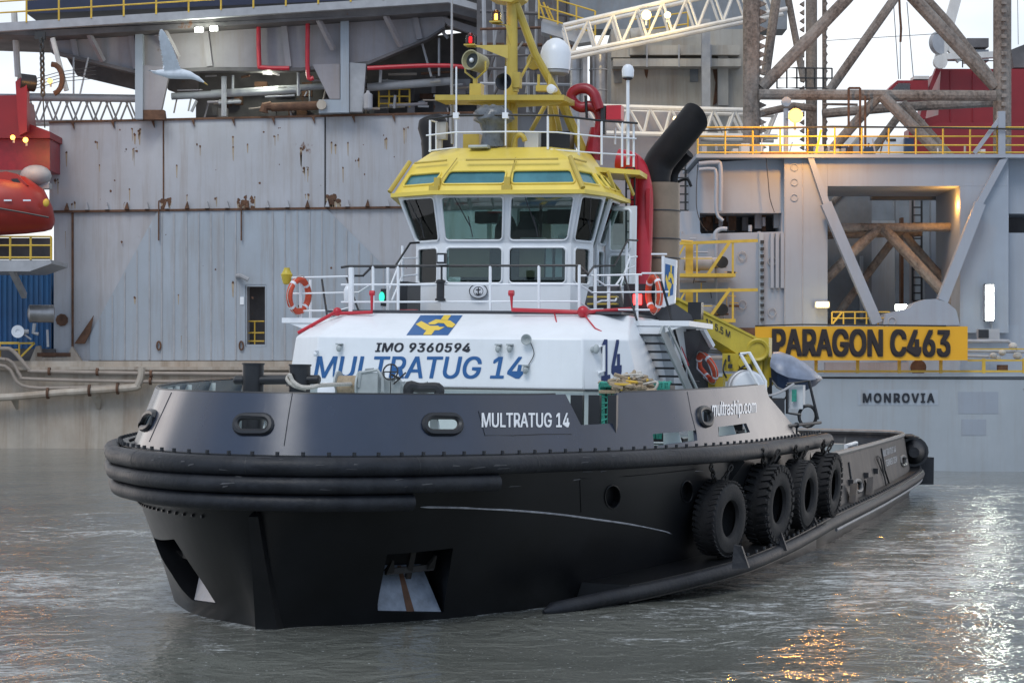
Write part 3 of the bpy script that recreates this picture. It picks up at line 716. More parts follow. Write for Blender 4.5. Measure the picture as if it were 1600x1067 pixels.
# company emblem: blue slanted field with two interlocked yellow links
def emblem(pmap, parent, off=Vector((0, 0, 0)), name='emblem'):
    def sheet(pts, lift, mat, nm):
        q = [pmap(u, v, lift) - off for u, v in pts]
        me = bpy.data.meshes.new(nm); me.from_pydata(q, [], [tuple(range(len(q)))]); me.materials.append(M[mat]); o = bpy.data.objects.new(nm, me); COL.objects.link(o); o.parent = parent; return o
    sheet([(0, 0), (1, 0), (1, 1), (0, 1)], .006, 'blue', name)
    sheet([(.04, .54), (.12, .70), (.42, .46), (.60, .46), (.66, .40), (.78, .40), (.70, .24), (.36, .24)], .010, 'emblemyellow', 'emblem_link')
    sheet([(.98, .36), (1.0, .52), (.80, .72), (.44, .78), (.32, .58), (.38, .52), (.50, .52), (.56, .60), (.70, .58), (.84, .40)], .013, 'emblemyellow', 'emblem_link')
    sheet([(.56, .78), (.73, .74), (.73, 1.0), (.56, 1.0)], .011, 'emblemyellow', 'emblem_link')
    sheet([(.40, 0), (.60, 0), (.60, .24), (.40, .24)], .011, 'emblemyellow', 'emblem_link')
e4 = [(635, 524), (700, 524), (723, 493), (657, 493)]
def emap(u, v, lift):
    a = Vector(e4[0]).lerp(Vector(e4[1]), u); b = Vector(e4[3]).lerp(Vector(e4[2]), u); c = a.lerp(b, v); return slope(c.x, c.y, lift)
emblem(emap, dh)
# fittings on the front
def lampcup(px, py, pl, r=.05, mat='grey'):
    c = pl(px, py, .0); n = pl.n; m = MB(); m.tube(c, c + n * .06, r * .8); m.ball(c + n * .09 - Vector((0, 0, .03)), r, r, r * 1.3); m.box(c + n * .06 + Vector((0, 0, r)), r * 2.2, r * 2.6, r * .5); return m.build('bulkhead_light', mat, dh)
for q in ((532, 542), (780, 543), (798, 543)): lampcup(*q, front)
lampcup(495, 551, front, .035, 'whiterail')
m = MB(); c = front(825, 531, 0); m.lathe(c, front.n, [(0, .04), (.06, .05), (.13, .10), (.14, .09), (.07, .03)]); m.build('loudhailer', 'grey', dh)
m = MB(); m.path(catmull([front(830, 536, .03), front(835, 553, .03), front(826, 571, .03)], 5), .008, 5); m.build('loudhailer_cable', 'cable', dh)
lampcup(823, 576, front, .055)
m = MB(); m.path([chamf(932, 543, .03), chamf(941, 540, .05), chamf(941, 580, .05), chamf(933, 583, .03)], .03, 6); m.build('grab_rail', 'whiterail', dh)
m = MB(); c = chamf(926, 546, 0); m.tube(c, c + chamf.n * .08, .055); m.ball(c + chamf.n * .12, .055, .055, .09); m.build('bulkhead_light', 'grey', dh)
# bridge deck with side wings
m = MB(); m.box((0, 13.2, 4.835), 5.8, 5.6, .05); m.box((0, 10.7, 4.835), 4.6, .9, .05)
m.build('bridge_deck', 'charcoal', tug)
for sg in (-1, 1):
    m = MB(); m.loft([[Vector((sg * x, y, z)) for x, y in ((2.9, 11.1), (4.05, 11.1), (4.05, 13.8), (2.9, 13.8))] for z in (4.62, 4.72)])
    m.prism([Vector((sg * 2.9, 11.12, 4.61)), Vector((sg * 3.9, 11.12, 4.61)), Vector((sg * 2.9, 11.12, 4.25))], Vector((0, .05, 0))); m.build('bridge_wing', 'white', tug)
# side of the after house, grey, and black funnel casing further aft on the port side
m = MB(); m.box((2.2, 14.4, 3.6), 2.6, 3.6, 2.2); m.build('after_house', 'palewall', tug)
# red hose line along the front of the bridge deck
m = MB(); m.path([T(581, 458, s=10.0), T(581, 488, s=10.0), T(520, 490, s=10.1), T(466, 520, s=10.1)], .035, 8); m.ball(T(527, 487, s=10.1), .085); m.tube(T(578, 458, s=10), T(585, 458, s=10), .05); m.ball(T(487, 514, s=10.1), .05); m.build('fire_line', 'red', tug)
m = MB(); m.path([T(799, 458, s=10.0), T(800, 484, s=10.0), T(912, 488, s=10.1), T(985, 483, s=11.5)], .038, 8); m.ball(T(911, 487, s=10.05), .11); m.tube(T(795, 458, s=10), T(803, 458, s=10), .055)
m.path([T(866, 488, s=10.1), T(873, 518, s=9.5), T(876, 519, s=9.4)], .014, 6); m.path([T(913, 492, s=10.0), T(930, 513, s=9.6), T(940, 518, s=9.6)], .014, 6); m.build('fire_line', 'red', tug)
m = MB(); m.path([T(620, 487, s=10.5), T(653, 487, s=10.5)], .05, 6); m.build('fire_line', 'darkred', tug)

# ------------------------------------------------------------------ wheelhouse
def panel(A, Bq, C, D, u0, u1, v0, v1, rad, th, frame='white', gl='glass', fname='window_wall', parent=None, mu=None, rim=True):
    """wall panel A B C D (bottom left, bottom right, top right, top left) with one rounded window; u,v are fractions"""
    A, Bq, C, D = map(Vector, (A, Bq, C, D)); nrm = (Bq - A).cross(D - A).normalized()
    f = lambda u, v: A.lerp(Bq, u).lerp(D.lerp(C, u), v)
    wu = ((Bq - A).length + (C - D).length) / 2; wv = ((D - A).length + (C - Bq).length) / 2
    ru, rv = rad / wu, rad / wv; ih = []
    for cx_, cy_, a0 in ((u1 - ru, v1 - rv, 0), (u0 + ru, v1 - rv, 90), (u0 + ru, v0 + rv, 180), (u1 - ru, v0 + rv, 270)):
        for k in range(6): q = R(a0 + 18 * k); ih.append((cx_ + ru * math.cos(q), cy_ + rv * math.sin(q)))
    oc = ((1, 1), (0, 1), (0, 0), (1, 0)); oh = []
    n = len(ih)
    for i in range(n):
        k = i // 6; j = i % 6
        oh.append(oc[k])
    # walk the outer edge so that every inner point has its partner
    oh = []
    for i, (u, v) in enumerate(ih):
        k = i // 6; j = i % 6; c = oc[k]
        if k in (0, 2): oh.append((c[0], v0 + (v1 - v0) * .5 * 0 + (c[1] if j >= 3 else (v if False else c[1]))) if False else c)
        else: oh.append(c)
    vs = []; fs = []
    for lay, d in ((0, 0), (1, -th)):
        vs += [f(*q) + nrm * d for q in ih] + [f(*q) + nrm * d for q in oc]
    K = n + 4
    for lay in (0, 1):
        o = lay * K
        for i in range(n):
            j = (i + 1) % n; k = i // 6; k2 = j // 6
            if k == k2: fs.append((o + i, o + j, o + n + k))
            else: fs.append((o + i, o + j, o + n + k2, o + n + k))
    for i in range(n): j = (i + 1) % n; fs.append((i, j, K + j, K + i))
    for k in range(4): j = (k + 1) % 4; fs.append((n + k, n + j, K + n + j, K + n + k))
    m_ = MB(); m_.add(vs, fs); w = m_.build(fname, frame, parent, sharp=25)
    if rim: MB().path([f(*q) + nrm * .012 for q in ih], .022, 6, closed=True).build('window_rim', frame, w)
    g_ = MB(); g_.prism([f(*q) - nrm * .03 for q in ih], -nrm * .012); p_ = g_.build('window_pane', gl, w)
    return w
ZB, ZL0, ZL1, ZS, ZE = 4.86, 5.55, 6.24, 6.33, 7.30   # base, lower window band, sill, eave
def cor(z, *c): return [Vector((T(x, 400, s=s_).x, s_, z)) for x, s_ in c]
wh = MB().box((0, 15.6, 4.9), 3.6, 3.6, .06).build('wheelhouse_floor', 'inner', tug)
WC = ((650, 14.15), (690, 13.6), (892, 13.6), (927, 14.3), (944, 15.4), (668, 17))
r0, r1, r2 = cor(ZB, *WC), cor(ZS, *WC), cor(ZE, (620, 13.85), (681, 13.25), (904, 13.25), (946, 14.05), (970, 15.5), (640, 17))
# lower walls: plain below, windows in the band above
for i in range(5):
    a0, a1, b1, b0 = r0[i], r0[i + 1], r1[i + 1], r1[i]
    t0 = (5.42 - ZB) / (ZS - ZB)
    m = MB(); m.prism([a0, a1, a1.lerp(b1, t0), a0.lerp(b0, t0)], Vector((0, 0, 0)) + ((a1 - a0).cross(b0 - a0)).normalized() * -.05); m.build('wheelhouse_wall', 'white', tug)
# chamfers and sides: one panel; front: two panels
def two(P, Q, R_, S_, a, b): return P.lerp(Q, a), P.lerp(Q, b), S_.lerp(R_, b), S_.lerp(R_, a)
def lower(i, a, b, u0=.08, u1=.92):
    A_, B_ = r0[i].lerp(r1[i], t0), r0[i + 1].lerp(r1[i + 1], t0)
    q = two(A_, B_, r1[i + 1], r1[i], a, b); return panel(*q, u0, u1, .10, .90, .09, .05, parent=tug)
def upper(i, a, b, u0=.06, u1=.94):
    q = two(r1[i], r1[i + 1], r2[i + 1], r2[i], a, b); return panel(*q, u0, u1, .055, .95, .09, .05, parent=tug)
lower(0, 0, 1, .10, .86); lower(1, 0, .5, .07, .95); lower(1, .5, 1, .05, .93); lower(2, 0, 1, .14, .82)
upper(0, 0, 1, .08, .93); upper(1, 0, .5, .06, .95); upper(1, .5, 1, .05, .94); upper(2, 0, 1, .08, .92)
for i in (3,):
    lower(i, .32, .95); upper(i, .32, .95)
lower(4, 0.05, .95); upper(4, .05, .5); upper(4, .5, .95)
m = MB(); m.prism([r2[5], r2[0], r1[0], r1[5]], Vector((.05, 0, 0))); wl = m.build('wheelhouse_wall', 'glass', tug)
# inside
m = MB(); m.loft([[v * 1 + Vector((0, 0, dz)) for v in cor(7.22, (632, 14.0), (684, 13.5), (898, 13.5), (938, 14.2), (955, 15.4), (650, 16.9))] for dz in (0, .04)]); m.build('wheelhouse_ceiling', 'inner', tug)
m = MB(); m.prism([Vector((-1.25, 14.05, 5.0)), Vector((-1.25, 14.5, 5.0)), Vector((-1.25, 14.55, 6.35)), Vector((-1.25, 14.2, 6.45)), Vector((-1.25, 14.0, 6.15))], Vector((2.5, 0, 0))); m.build('console', 'innerdark', tug)
for a_, b_ in ((T(702, 386, s=13.95), T(765, 433, s=13.95)), (T(812, 386, s=13.95), T(850, 433, s=13.95))):
    MB().box(((a_.x + b_.x) / 2, 13.95, (a_.z + b_.z) / 2), abs(b_.x - a_.x), .03, abs(a_.z - b_.z)).build('window_blind', 'blind', tug)
for px, w in ((858, 10), (873, 10)):
    c = T(px, 410, s=13.97); MB().box(c, .14, .03, .6).build('cupboard_strip', 'palewall', tug)
for cx_, cy_ in ((-.62, 15.3), (-.12, 15.2)):
    m = MB(); m.loft([[Vector((cx_ + x * k, cy_ + y, z)) for x, y in ((-.26, -.06), (.26, -.06), (.24, .1), (-.24, .1))] for z, k in ((5.7, .9), (6.2, 1.0), (6.75, .9), (6.95, .55), (7.0, .4))]); m.box((cx_, cy_ - .28, 5.75), .52, .55, .14); m.tube((cx_, cy_ - .2, 5), (cx_, cy_ - .2, 5.7), .07)
    for sg in (-1, 1): m.box((cx_ + sg * .3, cy_ - .25, 6.0), .07, .45, .07)
    m.build('helm_chair', 'innerdark', tug)
m = MB(); m.box((.2, 14.4, 6.42), .5, .25, .12); m.box((.95, 14.35, 6.45), .4, .2, .16); m.build('console_screen', 'dome', tug)
for x, w in ((-.95, .12), (.62, .1), (1.2, .12), (-1.45, .1)): MB().box((x, 17.0, 6.6), w, .08, 1.5).build('rear_window_post', 'inner', tug)
MB().box((-.2, 17.05, 5.6), 3.4, .06, 1.4).build('rear_wall', 'inner', tug); MB().box((-.45, 17.05, 6.75), .75, .05, .9).build('rear_wall', 'inner', tug); MB().box((0, 16.5, 7.05), 3.2, .4, .25).build('overhead_console', 'innerdark', tug)
m = MB(); m.box((.45, 15.6, 7.0), .5, .12, .3); m.tube((.32, 14.5, 6.4), (.32, 14.5, 7.2), .03); m.tube((.98, 14.9, 6.4), (.98, 14.9, 7.2), .022); m.build('monitor_arm', 'innerdark', tug)
for i, a_, b_ in ((1, .12, .3), (1, .62, .78), (0, .3, .6), (2, .35, .7)):
    P_ = r2[i].lerp(r2[i + 1], a_); Q_ = r1[i].lerp(r1[i + 1], b_); n_ = (r1[i + 1] - r1[i]).cross(r2[i] - r1[i]).normalized() * .05
    e_ = P_.lerp(Q_, .66) + n_; m = MB(); m.tube(P_.lerp(Q_, .06) + n_, e_, .011, n=5); m.tube(e_ + Vector((-.05, 0, .22)), e_ + Vector((.05, 0, -.2)), .011, n=5); m.build('window_wiper', 'blackpaint', tug)
# door standing open on the port side
hx = T(946, 400, s=15.3).x; d0, d1 = Vector((hx, 15.3, 4.9)), Vector((hx + .68, 15.05, 4.9)); upz = Vector((0, 0, 1))
panel(d0 + upz * .55, d1 + upz * .55, d1 + upz * 1.32, d0 + upz * 1.32, .14, .84, .08, .94, .08, .05, fname='wheelhouse_door', parent=tug)
panel(d0 + upz * 1.32, d1 + upz * 1.32, d1 + upz * 2.28, d0 + upz * 2.28, .14, .84, .04, .93, .08, .05, fname='wheelhouse_door', parent=tug)
m = MB(); m.prism([d0, d1, d1 + upz * .55, d0 + upz * .55], Vector((0, .05, 0))); m.build('wheelhouse_door', 'white', tug)

# yellow roof: eave, slanted band with tinted lights, flatter crown
EC = ((609, 13.7), (672, 13.05), (912, 13.05), (952, 13.95), (984, 15.7), (632, 17.2))
e0 = cor(ZE - .02, *EC); e1 = cor(ZE + .06, *EC)
b0, b1, b2 = cor(ZE + .03, *((613, 13.75), (674, 13.12), (909, 13.12), (949, 14.0), (980, 15.6), (636, 17.1))), cor(8.0, (643, 14.2), (706, 13.55), (890, 13.55), (914, 14.35), (938, 15.6), (662, 17)), cor(8.36, (673, 15.2), (714, 14.5), (858, 14.5), (904, 15.3), (922, 16.2), (690, 17))
m = MB(); m.loft([e0, e1]); m.build('roof_eave', 'yellow', tug)
roof = MB().loft([b1, b2]).build('wheelhouse_roof', 'yellow', tug, sharp=15)
def band(i, a, b, u0, u1, v0, v1): q = two(b0[i], b0[i + 1], b1[i + 1], b1[i], a, b); return panel(*q, u0, u1, v0, v1, .07, .05, frame='yellow', gl='roofglass', fname='roof_band', parent=tug)
band(0, 0, 1, .12, .92, .26, .64); band(1, 0, .5, .06, .95, .24, .66); band(1, .5, 1, .05, .94, .24, .66); band(2, 0, 1, .10, .88, .26, .66)
q3 = [b0[3], b0[4], b1[4], b1[3]]
for a, b in ((0, .36), (.36, .68), (.68, 1.0)): band(3, a, b, .1, .9, .25, .66)
m = MB(); m.prism([b0[5], b0[0], b1[0], b1[5]], Vector((.04, 0, .02))); m.build('roof_side', 'yellow', tug)
# window washing pipes and brackets on the roof band
m = MB()
for i in (0, 1, 2):
    a, b = b1[i].lerp(b1[i + 1], .12), b1[i].lerp(b1[i + 1], .9); o_ = (b1[i] - b2[i]).normalized() * .1 + Vector((0, -.05, .04))
    m.tube(a + o_, b + o_, .022)
m.path([b1[0] + Vector((-.05, -.05, .05)), b0[0] + Vector((-.06, -.06, .06))], .05, 8); m.path([b1[2] + Vector((.0, -.08, .05)), b0[2] + Vector((.02, -.06, .06))], .05, 8)
for k in (0, .5): q = b0[1].lerp(b0[2], k); w_ = b1[1].lerp(b1[2], k); m.box(q.lerp(w_, .28) + Vector((0, -.05, 0)), .12, .1, .22); m.box(q.lerp(w_, .12) + Vector((0, -.05, 0)), .2, .08, .1); m.tube(q.lerp(w_, .4) + Vector((.03, -.05, 0)), w_ + Vector((.1, -.06, .05)), .012)
m.build('washing_pipe', 'oliveyellow', tug)
m = MB(); c = T(749, 230, s=14.3); m.box(c, .42, .2, .06); m.tube(c + Vector((-.2, -.1, 0)), c + Vector((.2, -.1, 0)), .035); m.build('roof_hatch_light', 'grey', tug)
# yellow monitor platform at the port after corner of the roof
m = MB(); a, b = T(905, 259, s=14.9), T(1000, 266, s=15.4); m.loft([[a + Vector((0, 0, z)), b + Vector((0, 0, z)), b + Vector((-.1, 1.9, z)), a + Vector((0, 1.9, z))] for z in (-.10, 0)]); m.build('roof_platform', 'yellow', tug)
for p0, p1 in (((918, 268, 15), (945, 300, 14.9)), ((950, 268, 15.1), (962, 300, 15)), ((977, 272, 15.3), (990, 305, 15.6))): MB().bar(T(p0[0], p0[1], s=p0[2]), T(p1[0], p1[1], s=p1[2]), .04, .06).build('platform_bracket', 'oliveyellow', tug)

# ------------------------------------------------------------------ railings of the bridge deck
def px_rail(segs, posts, mat_top, rr=.02, name='bridge_railing', posts_mat='whiterail', post_r=.028):
    m_ = MB()
    for pts in segs: m_.path([T(*q[:2], s=q[2]) for q in pts], rr, 6)
    for q in posts: m_.tube(T(q[0], q[1], s=q[3]), T(q[0] + (q[4] if len(q) > 4 else 0), q[2], s=q[3]), post_r)
    return m_.build(name, mat_top, tug)
px_rail([[(533, 418, 10.3), (545, 416, 10.3), (905, 415, 10.3), (919, 428, 10.8)]], [], 'blackpaint', .026, 'top_rail')
px_rail([[(578, 418, 10.6), (616, 418, 12.0), (641, 380, 13.4), (655, 379, 13.6)], [(545, 431, 11.2), (567, 431, 11.6), (579, 419, 11.8)]], [], 'blackpaint', .024, 'top_rail')
px_rail([[(533, 445, 10.3), (905, 444, 10.3), (925, 457, 10.8), (1045, 456, 11.4)], [(533, 472, 10.3), (905, 471, 10.3), (922, 484, 10.8), (1015, 484, 11.4)]],
        [(583, 416, 488, 10.3), (606, 418, 488, 10.8), (622, 416, 488, 10.3), (766, 416, 488, 10.3), (842, 415, 488, 10.3), (905, 414, 488, 10.3)], 'whiterail')
px_rail([], [(549, 418, 488, 10.3)], 'whiterail', post_r=.055, name='rail_stanchion')
px_rail([[(455, 434, 11.3), (545, 432, 11.3)], [(450, 459, 11.3), (560, 457, 11.4), (579, 445, 11.8)], [(455, 486, 11.3), (530, 485, 11.3), (548, 480, 11.4)]], [(470, 436, 508, 11.3), (485, 437, 507, 11.8)], 'whiterail', name='wing_railing')
px_rail([[(905, 431, 11.3), (1003, 429, 11.4)], [(930, 436, 11.2), (945, 446, 11.4), (967, 446, 11.6)], [(930, 474, 11.2), (940, 470, 11.4), (962, 470, 11.6)]], [(930, 420, 484, 11.0), (951, 430, 486, 11.5), (995, 430, 512, 11.3)], 'whiterail', name='wing_railing', post_r=.032)
px_rail([[(918, 430, 10.8), (928, 416, 12.5), (960, 415, 13.0), (981, 375, 14.2), (996, 376, 14.6)], [(975, 428, 12.0), (995, 500, 10.9)]], [], 'blackpaint', .022, 'stair_rail')
px_rail([[(962, 470, 12.6), (984, 402, 14.0), (995, 401, 14.4)], [(962, 446, 12.6), (980, 420, 14.0), (992, 416, 14.4)]], [(979, 380, 480, 14.1)], 'whiterail', name='stair_rail')
px_rail([[(503, 437, 11.6), (512, 500, 10.9)], [(541, 432, 11.6), (560, 485, 10.9)]], [], 'blackpaint', .022, 'stair_rail')
px_rail([[(597, 480, 12.2), (627, 404, 13.3), (652, 403, 13.6)], [(612, 470, 12.2), (628, 432, 13.3), (652, 429, 13.6)]], [(629, 384, 480, 13.4)], 'whiterail', name='stair_rail')
m = MB(); m.box(T(641, 470, s=13.2), .16, .9, .75); m.build('inner_step', 'blackpaint', tug)
m = MB()
for yy in (464, 475): m.bar(T(919, yy, s=12.4), T(965, yy, s=12.4), .18, .03)
m.build('inner_stair_tread', 'oliveyellow', tug); m = MB(); m.prism([T(912, 482, s=12.5), T(920, 448, s=12.9), T(968, 445, s=12.9), T(975, 480, s=12.5)], Vector((0, .1, 0))); m.build('inner_stair_side', 'blackpaint', tug)
# lamps on the rails
m = MB(); c = T(690, 404, s=10.2); m.tube(T(690, 416, s=10.25), T(690, 440, s=10.25), .02); m.box(c, .17, .1, .20); m.build('rail_floodlight', 'blackpaint', tug); MB().box(c + Vector((0, -.056, .0)), .12, .012, .13).build('floodlight_glass', 'dome', tug)
m = MB(); m.lathe(T(688, 470, s=10.2), (0, 0, 1), [(0, .1), (.04, .1), (.05, .075), (.33, .075), (.34, .09), (.38, .09), (.4, .05)]); m.build('deck_horn', 'blackpaint', tug)
m = MB(); c = T(748, 455, s=13.55); m.lathe(c, (0, -1, 0), [(0, .2), (.02, .2), (.03, .17), (.03, .0)], 28)
for v in range(len(m.v)): m.v[v].z = c.z + (m.v[v].z - c.z) * .78
m.build('builders_plate', 'dome', tug)
m = MB(); m.path([c + Vector((.19 * math.cos(q), -.035, .148 * math.sin(q))) for q in (2 * math.pi * k / 28 for k in range(28))], .009, 5, closed=True); m.path([c + Vector((.1 * math.cos(q), -.035, .09 * math.sin(q))) for q in (2 * math.pi * k / 20 for k in range(20))], .006, 5, closed=True)
m.tube(c + Vector((0, -.037, -.07)), c + Vector((0, -.037, .07)), .012); m.tube(c + Vector((-.05, -.037, .03)), c + Vector((.05, -.037, .03)), .01); m.path([c + Vector((.05 * math.cos(q), -.037, -.02 + .05 * math.sin(q))) for q in (R(200 + 14 * k) for k in range(11))], .01, 5); m.build('plate_emblem', 'ink', tug)
m = MB(); m.box(T(601, 465, s=11.6), .12, .14, .34); m.build('side_light_box', 'blackpaint', tug); MB().ball(T(596.5, 464, s=11.5), .055, .05, .10).build('starboard_side_light', 'g_green', tug)
m = MB(); m.box(T(1000, 466, s=12.3), .62, .14, .55); m.build('side_light_box', 'blackpaint', tug); MB().tube(T(996, 476, s=12.15), T(996, 460, s=12.15), .085).build('port_side_light', 'g_red', tug)
m = MB(); c = T(448, 432, s=11.3); m.lathe(c + Vector((0, 0, -.16)), (0, 0, 1), [(0, .03), (.02, .07), (.08, .09), (.2, .12), (.22, .1), (.3, .06), (.33, .06)]); m.build('lifebuoy_light', 'craneyellow', tug)
m = MB(); m.lathe(T(544, 472, s=11.0), (0, 0, 1), [(0, .03), (.02, .08), (.22, .09), (.3, .06), (.33, .02)]); m.build('smoke_float', 'dome', tug)
# port stair
m = MB(); a0, a1 = T(967, 524, s=11.0), T(1000, 606, s=12.3); b0_, b1_ = T(1033, 515, s=11.0), T(1078, 612, s=12.3)
m.bar(a0, a1, .05, .16); m.build('stair_stringer', 'whiterail', tug); m = MB(); m.bar(b0_, b1_, .05, .2); m.bar(b0_ + Vector((.14, 0, .05)), b1_ + Vector((.14, 0, .05)), .03, .05); m.build('stair_stringer', 'grey', tug)
for k in range(7):
    t = (k + .3) / 7; MB().box(a0.lerp(a1, t).lerp(b0_.lerp(b1_, t), .5), (b0_ - a0).length, .22, .04).build('stair_tread', 'blackpaint', tug)
px_rail([[(1033, 440, 10.9), (1070, 575, 12.1), (1069, 596, 12.2), (1092, 597, 12.4)]], [], 'blackpaint', .026, 'stair_handrail')
px_rail([[(1050, 512, 11.4), (1046, 540, 11.4)]], [], 'whiterail', .018, 'stair_handrail')

# ------------------------------------------------------------------ top of the wheelhouse: rails, mast, lamps, domes
m = MB()
for pts in ([(668, 187, 14.4), (711, 181, 14.3), (800, 180, 14.3), (870, 181, 14.3), (940, 189, 14.9), (996, 193, 15.6)],): m.path([T(*q[:2], s=q[2]) for q in pts], .024, 6)
m.build('roof_top_rail', 'blackpaint', tug)
px_rail([[(666, 212, 14.4), (711, 207, 14.3), (800, 206, 14.3), (870, 207, 14.3), (940, 214, 14.9), (994, 217, 15.6)], [(670, 236, 14.4), (712, 231, 14.3)], [(860, 234, 14.3), (940, 240, 14.9), (992, 243, 15.6)], [(672, 188, 14.4), (690, 194, 15.6)]],
        [(672, 187, 238, 14.4), (682, 190, 236, 15), (856, 182, 234, 14.3), (904, 185, 246, 14.7), (940, 190, 258, 14.9), (972, 192, 261, 15.3), (990, 193, 261, 15.6), (961, 200, 226, 16.5)], 'whiterail', name='roof_railing', rr=.017, post_r=.024)
for px, t0_, b0_ in ((713, 105, 232), (790, 104, 228)):
    m = MB(); m.tube(T(px, t0_, s=14.3), T(px, b0_, s=14.3), .018); m.box(T(px, 181, s=14.3), .12, .1, .12); m.build('whip_aerial', 'whiterail', tug)
m = MB(); m.tube(T(706, 0, s=15.4), T(706, 150, s=15.4), .022, .03); m.tube(T(706, 150, s=15.4), T(707, 225, s=15.4), .035); m.build('whip_aerial', 'greypipe', tug)
m = MB(); m.box(T(691, 205, s=14.5), .2, .15, .36); m.tube(T(688, 215, s=14.5), T(688, 233, s=14.5), .05); m.build('junction_box', 'beige', tug)
# mast
MS = 15.4
mast = MB().path([T(800, 234, s=MS), T(800, 8, s=MS), T(799, -60, s=MS)], [.125, .12, .11], 12).build('mast_pole', 'oliveyellow', tug)
m = MB(); m.prism([T(784, 232, s=MS + .1), T(790, 232, s=MS + .1), T(797, 10, s=MS + .1), T(793, 10, s=MS + .1)], Vector((0, .08, 0))); m.build('mast_backstay', 'oliveyellow', tug)
m = MB(); m.loft([[T(a, b, s=MS) + Vector((0, d, 0)) for a, b in ((770, -30), (830, -30), (818, 0), (805, 8), (770, 3), (752, -8))] for d in (-.35, .35)]); m.build('masthead_platform', 'oliveyellow', tug)
for sg in (0,):
    m = MB(); m.path([T(806, 6, s=MS), T(836, 85, s=MS + .3), T(872, 150, s=MS + .7)], .085, 10); m.path([T(877, 158, s=MS + .6), T(917, 250, s=MS + 1.0)], .105, 10); m.build('mast_leg', 'oliveyellow', tug)
    m = MB(); m.tube(T(860, 150, s=MS + .8), T(830, 205, s=MS + .6), .05); m.tube(T(866, 165, s=MS + .8), T(881, 232, s=MS + .9), .055); m.tube(T(864, 165, s=MS + 1.3), T(866, 232, s=MS + 1.4), .12); m.tube(T(834, 85, s=MS + .4), T(808, 132, s=MS + .2), .03); m.build('mast_brace', 'oliveyellow', tug)
# crosstree
m = MB(); a, b = T(686, 155, s=14.9), T(886, 155, s=15.2); m.loft([[a + Vector((0, d, z)) for d, z in ((-.3, -.06), (.5, -.06), (.5, .05), (-.3, .05))], [b + Vector((0, d, z)) for d, z in ((-.3, -.06), (.7, -.06), (.7, .05), (-.3, .05))]])
m.prism([T(720, 159, s=15.1), T(795, 158, s=15.1), T(795, 172, s=15.1)], Vector((0, .05, 0))); m.prism([T(805, 158, s=15.1), T(884, 158, s=15.1), T(870, 164, s=15.1), T(808, 168, s=15.1)], Vector((0, .05, 0))); m.build('crosstree', 'oliveyellow', tug)
# bracket arms and lit lanterns
for arm, lamp_, mat in (((795, 72), (735, 71), 'g_red'), ((800, 44), (775, 35), 'g_warm')):
    a, b = T(*arm, s=MS - .1), T(*lamp_, s=MS - .3); m = MB(); m.prism([a + Vector((0, 0, .02)), b + Vector((-.08, 0, .0)), b + Vector((-.08, 0, -.04)), b + Vector((.2, 0, -.05)), a + Vector((0, 0, -.28 if mat == 'g_red' else -.45))], Vector((0, .05, 0))); m.box(b + Vector((0, 0, .0)), .24, .2, .03); m.build('lantern_bracket', 'oliveyellow', tug)
    l_ = MB().lathe(b + Vector((0, 0, .02)), (0, 0, 1), [(0, .085), (.02, .10), (.17, .10), (.2, .06), (.23, .05)]).build('mast_lantern', glass('lantern_red', (.9, .04, .04), .5) if mat == 'g_red' else glass('lantern_amber', (1, .62, .22), .5), tug)
    MB().tube(b + Vector((0, 0, .05)), b + Vector((0, 0, .17)), .03).build('lantern_bulb', mat, l_)
m = MB(); chain(m, T(735, 75, s=MS - .2), T(737, 140, s=15.0), .1, .012); m.tube(T(744, 74, s=15), T(744, 100, s=15), .012); m.build('signal_halyard', 'chain', tug)
# search light
m = MB(); c = T(743, 97, s=15.0); ax = Vector((-.32, -1, .1)).normalized()
m.lathe(c - ax * .25, ax, [(-.06, .06), (-.03, .16), (0, .19), (.42, .205), (.46, .215), (.46, .19), (.40, .18), (.2, .06), (.17, .001)], 24); sl = m.build('search_light', 'searchlight', tug); MB().lathe(c + ax * .10, ax, [(0, .001), (0, .178), (.01, .178), (.01, .001)], 20).build('search_light_reflector', 'innerdark', sl)
MB().ball(c + ax * .15, .05).build('search_light_bulb', 'dome', sl)
m = MB(); sd_ = Vector((1, -.3, 0)).normalized()
m.path([c + sd_ * .25 + Vector((0, 0, .0)), c + sd_ * .25 + Vector((0, 0, -.2)), c + Vector((0, 0, -.38)), c - sd_ * .25 + Vector((0, 0, -.2)), c - sd_ * .25], .022, 6); m.tube(c + Vector((0, 0, -.5)), c + Vector((0, 0, -.36)), .05)
p_ = T(745, 141, s=15.0); m.box(p_, .25, .25, .24); m.build('search_light_yoke', 'oliveyellow', tug)
# horn trumpet and its box
m = MB(); c = T(788, 128, s=14.7); m.lathe(c + Vector((0, .35, 0)), (-.05, -1, 0), [(0, .04), (.15, .06), (.28, .11), (.36, .18), (.37, .17), (.3, .1), (.2, .05)]); m.build('signal_horn', 'blackpaint', tug)
m = MB(); m.box(T(808, 126, s=14.9), .16, .2, .32); m.box(T(806, 139, s=14.9), .1, .14, .12); m.build('horn_box', 'oliveyellow', tug)
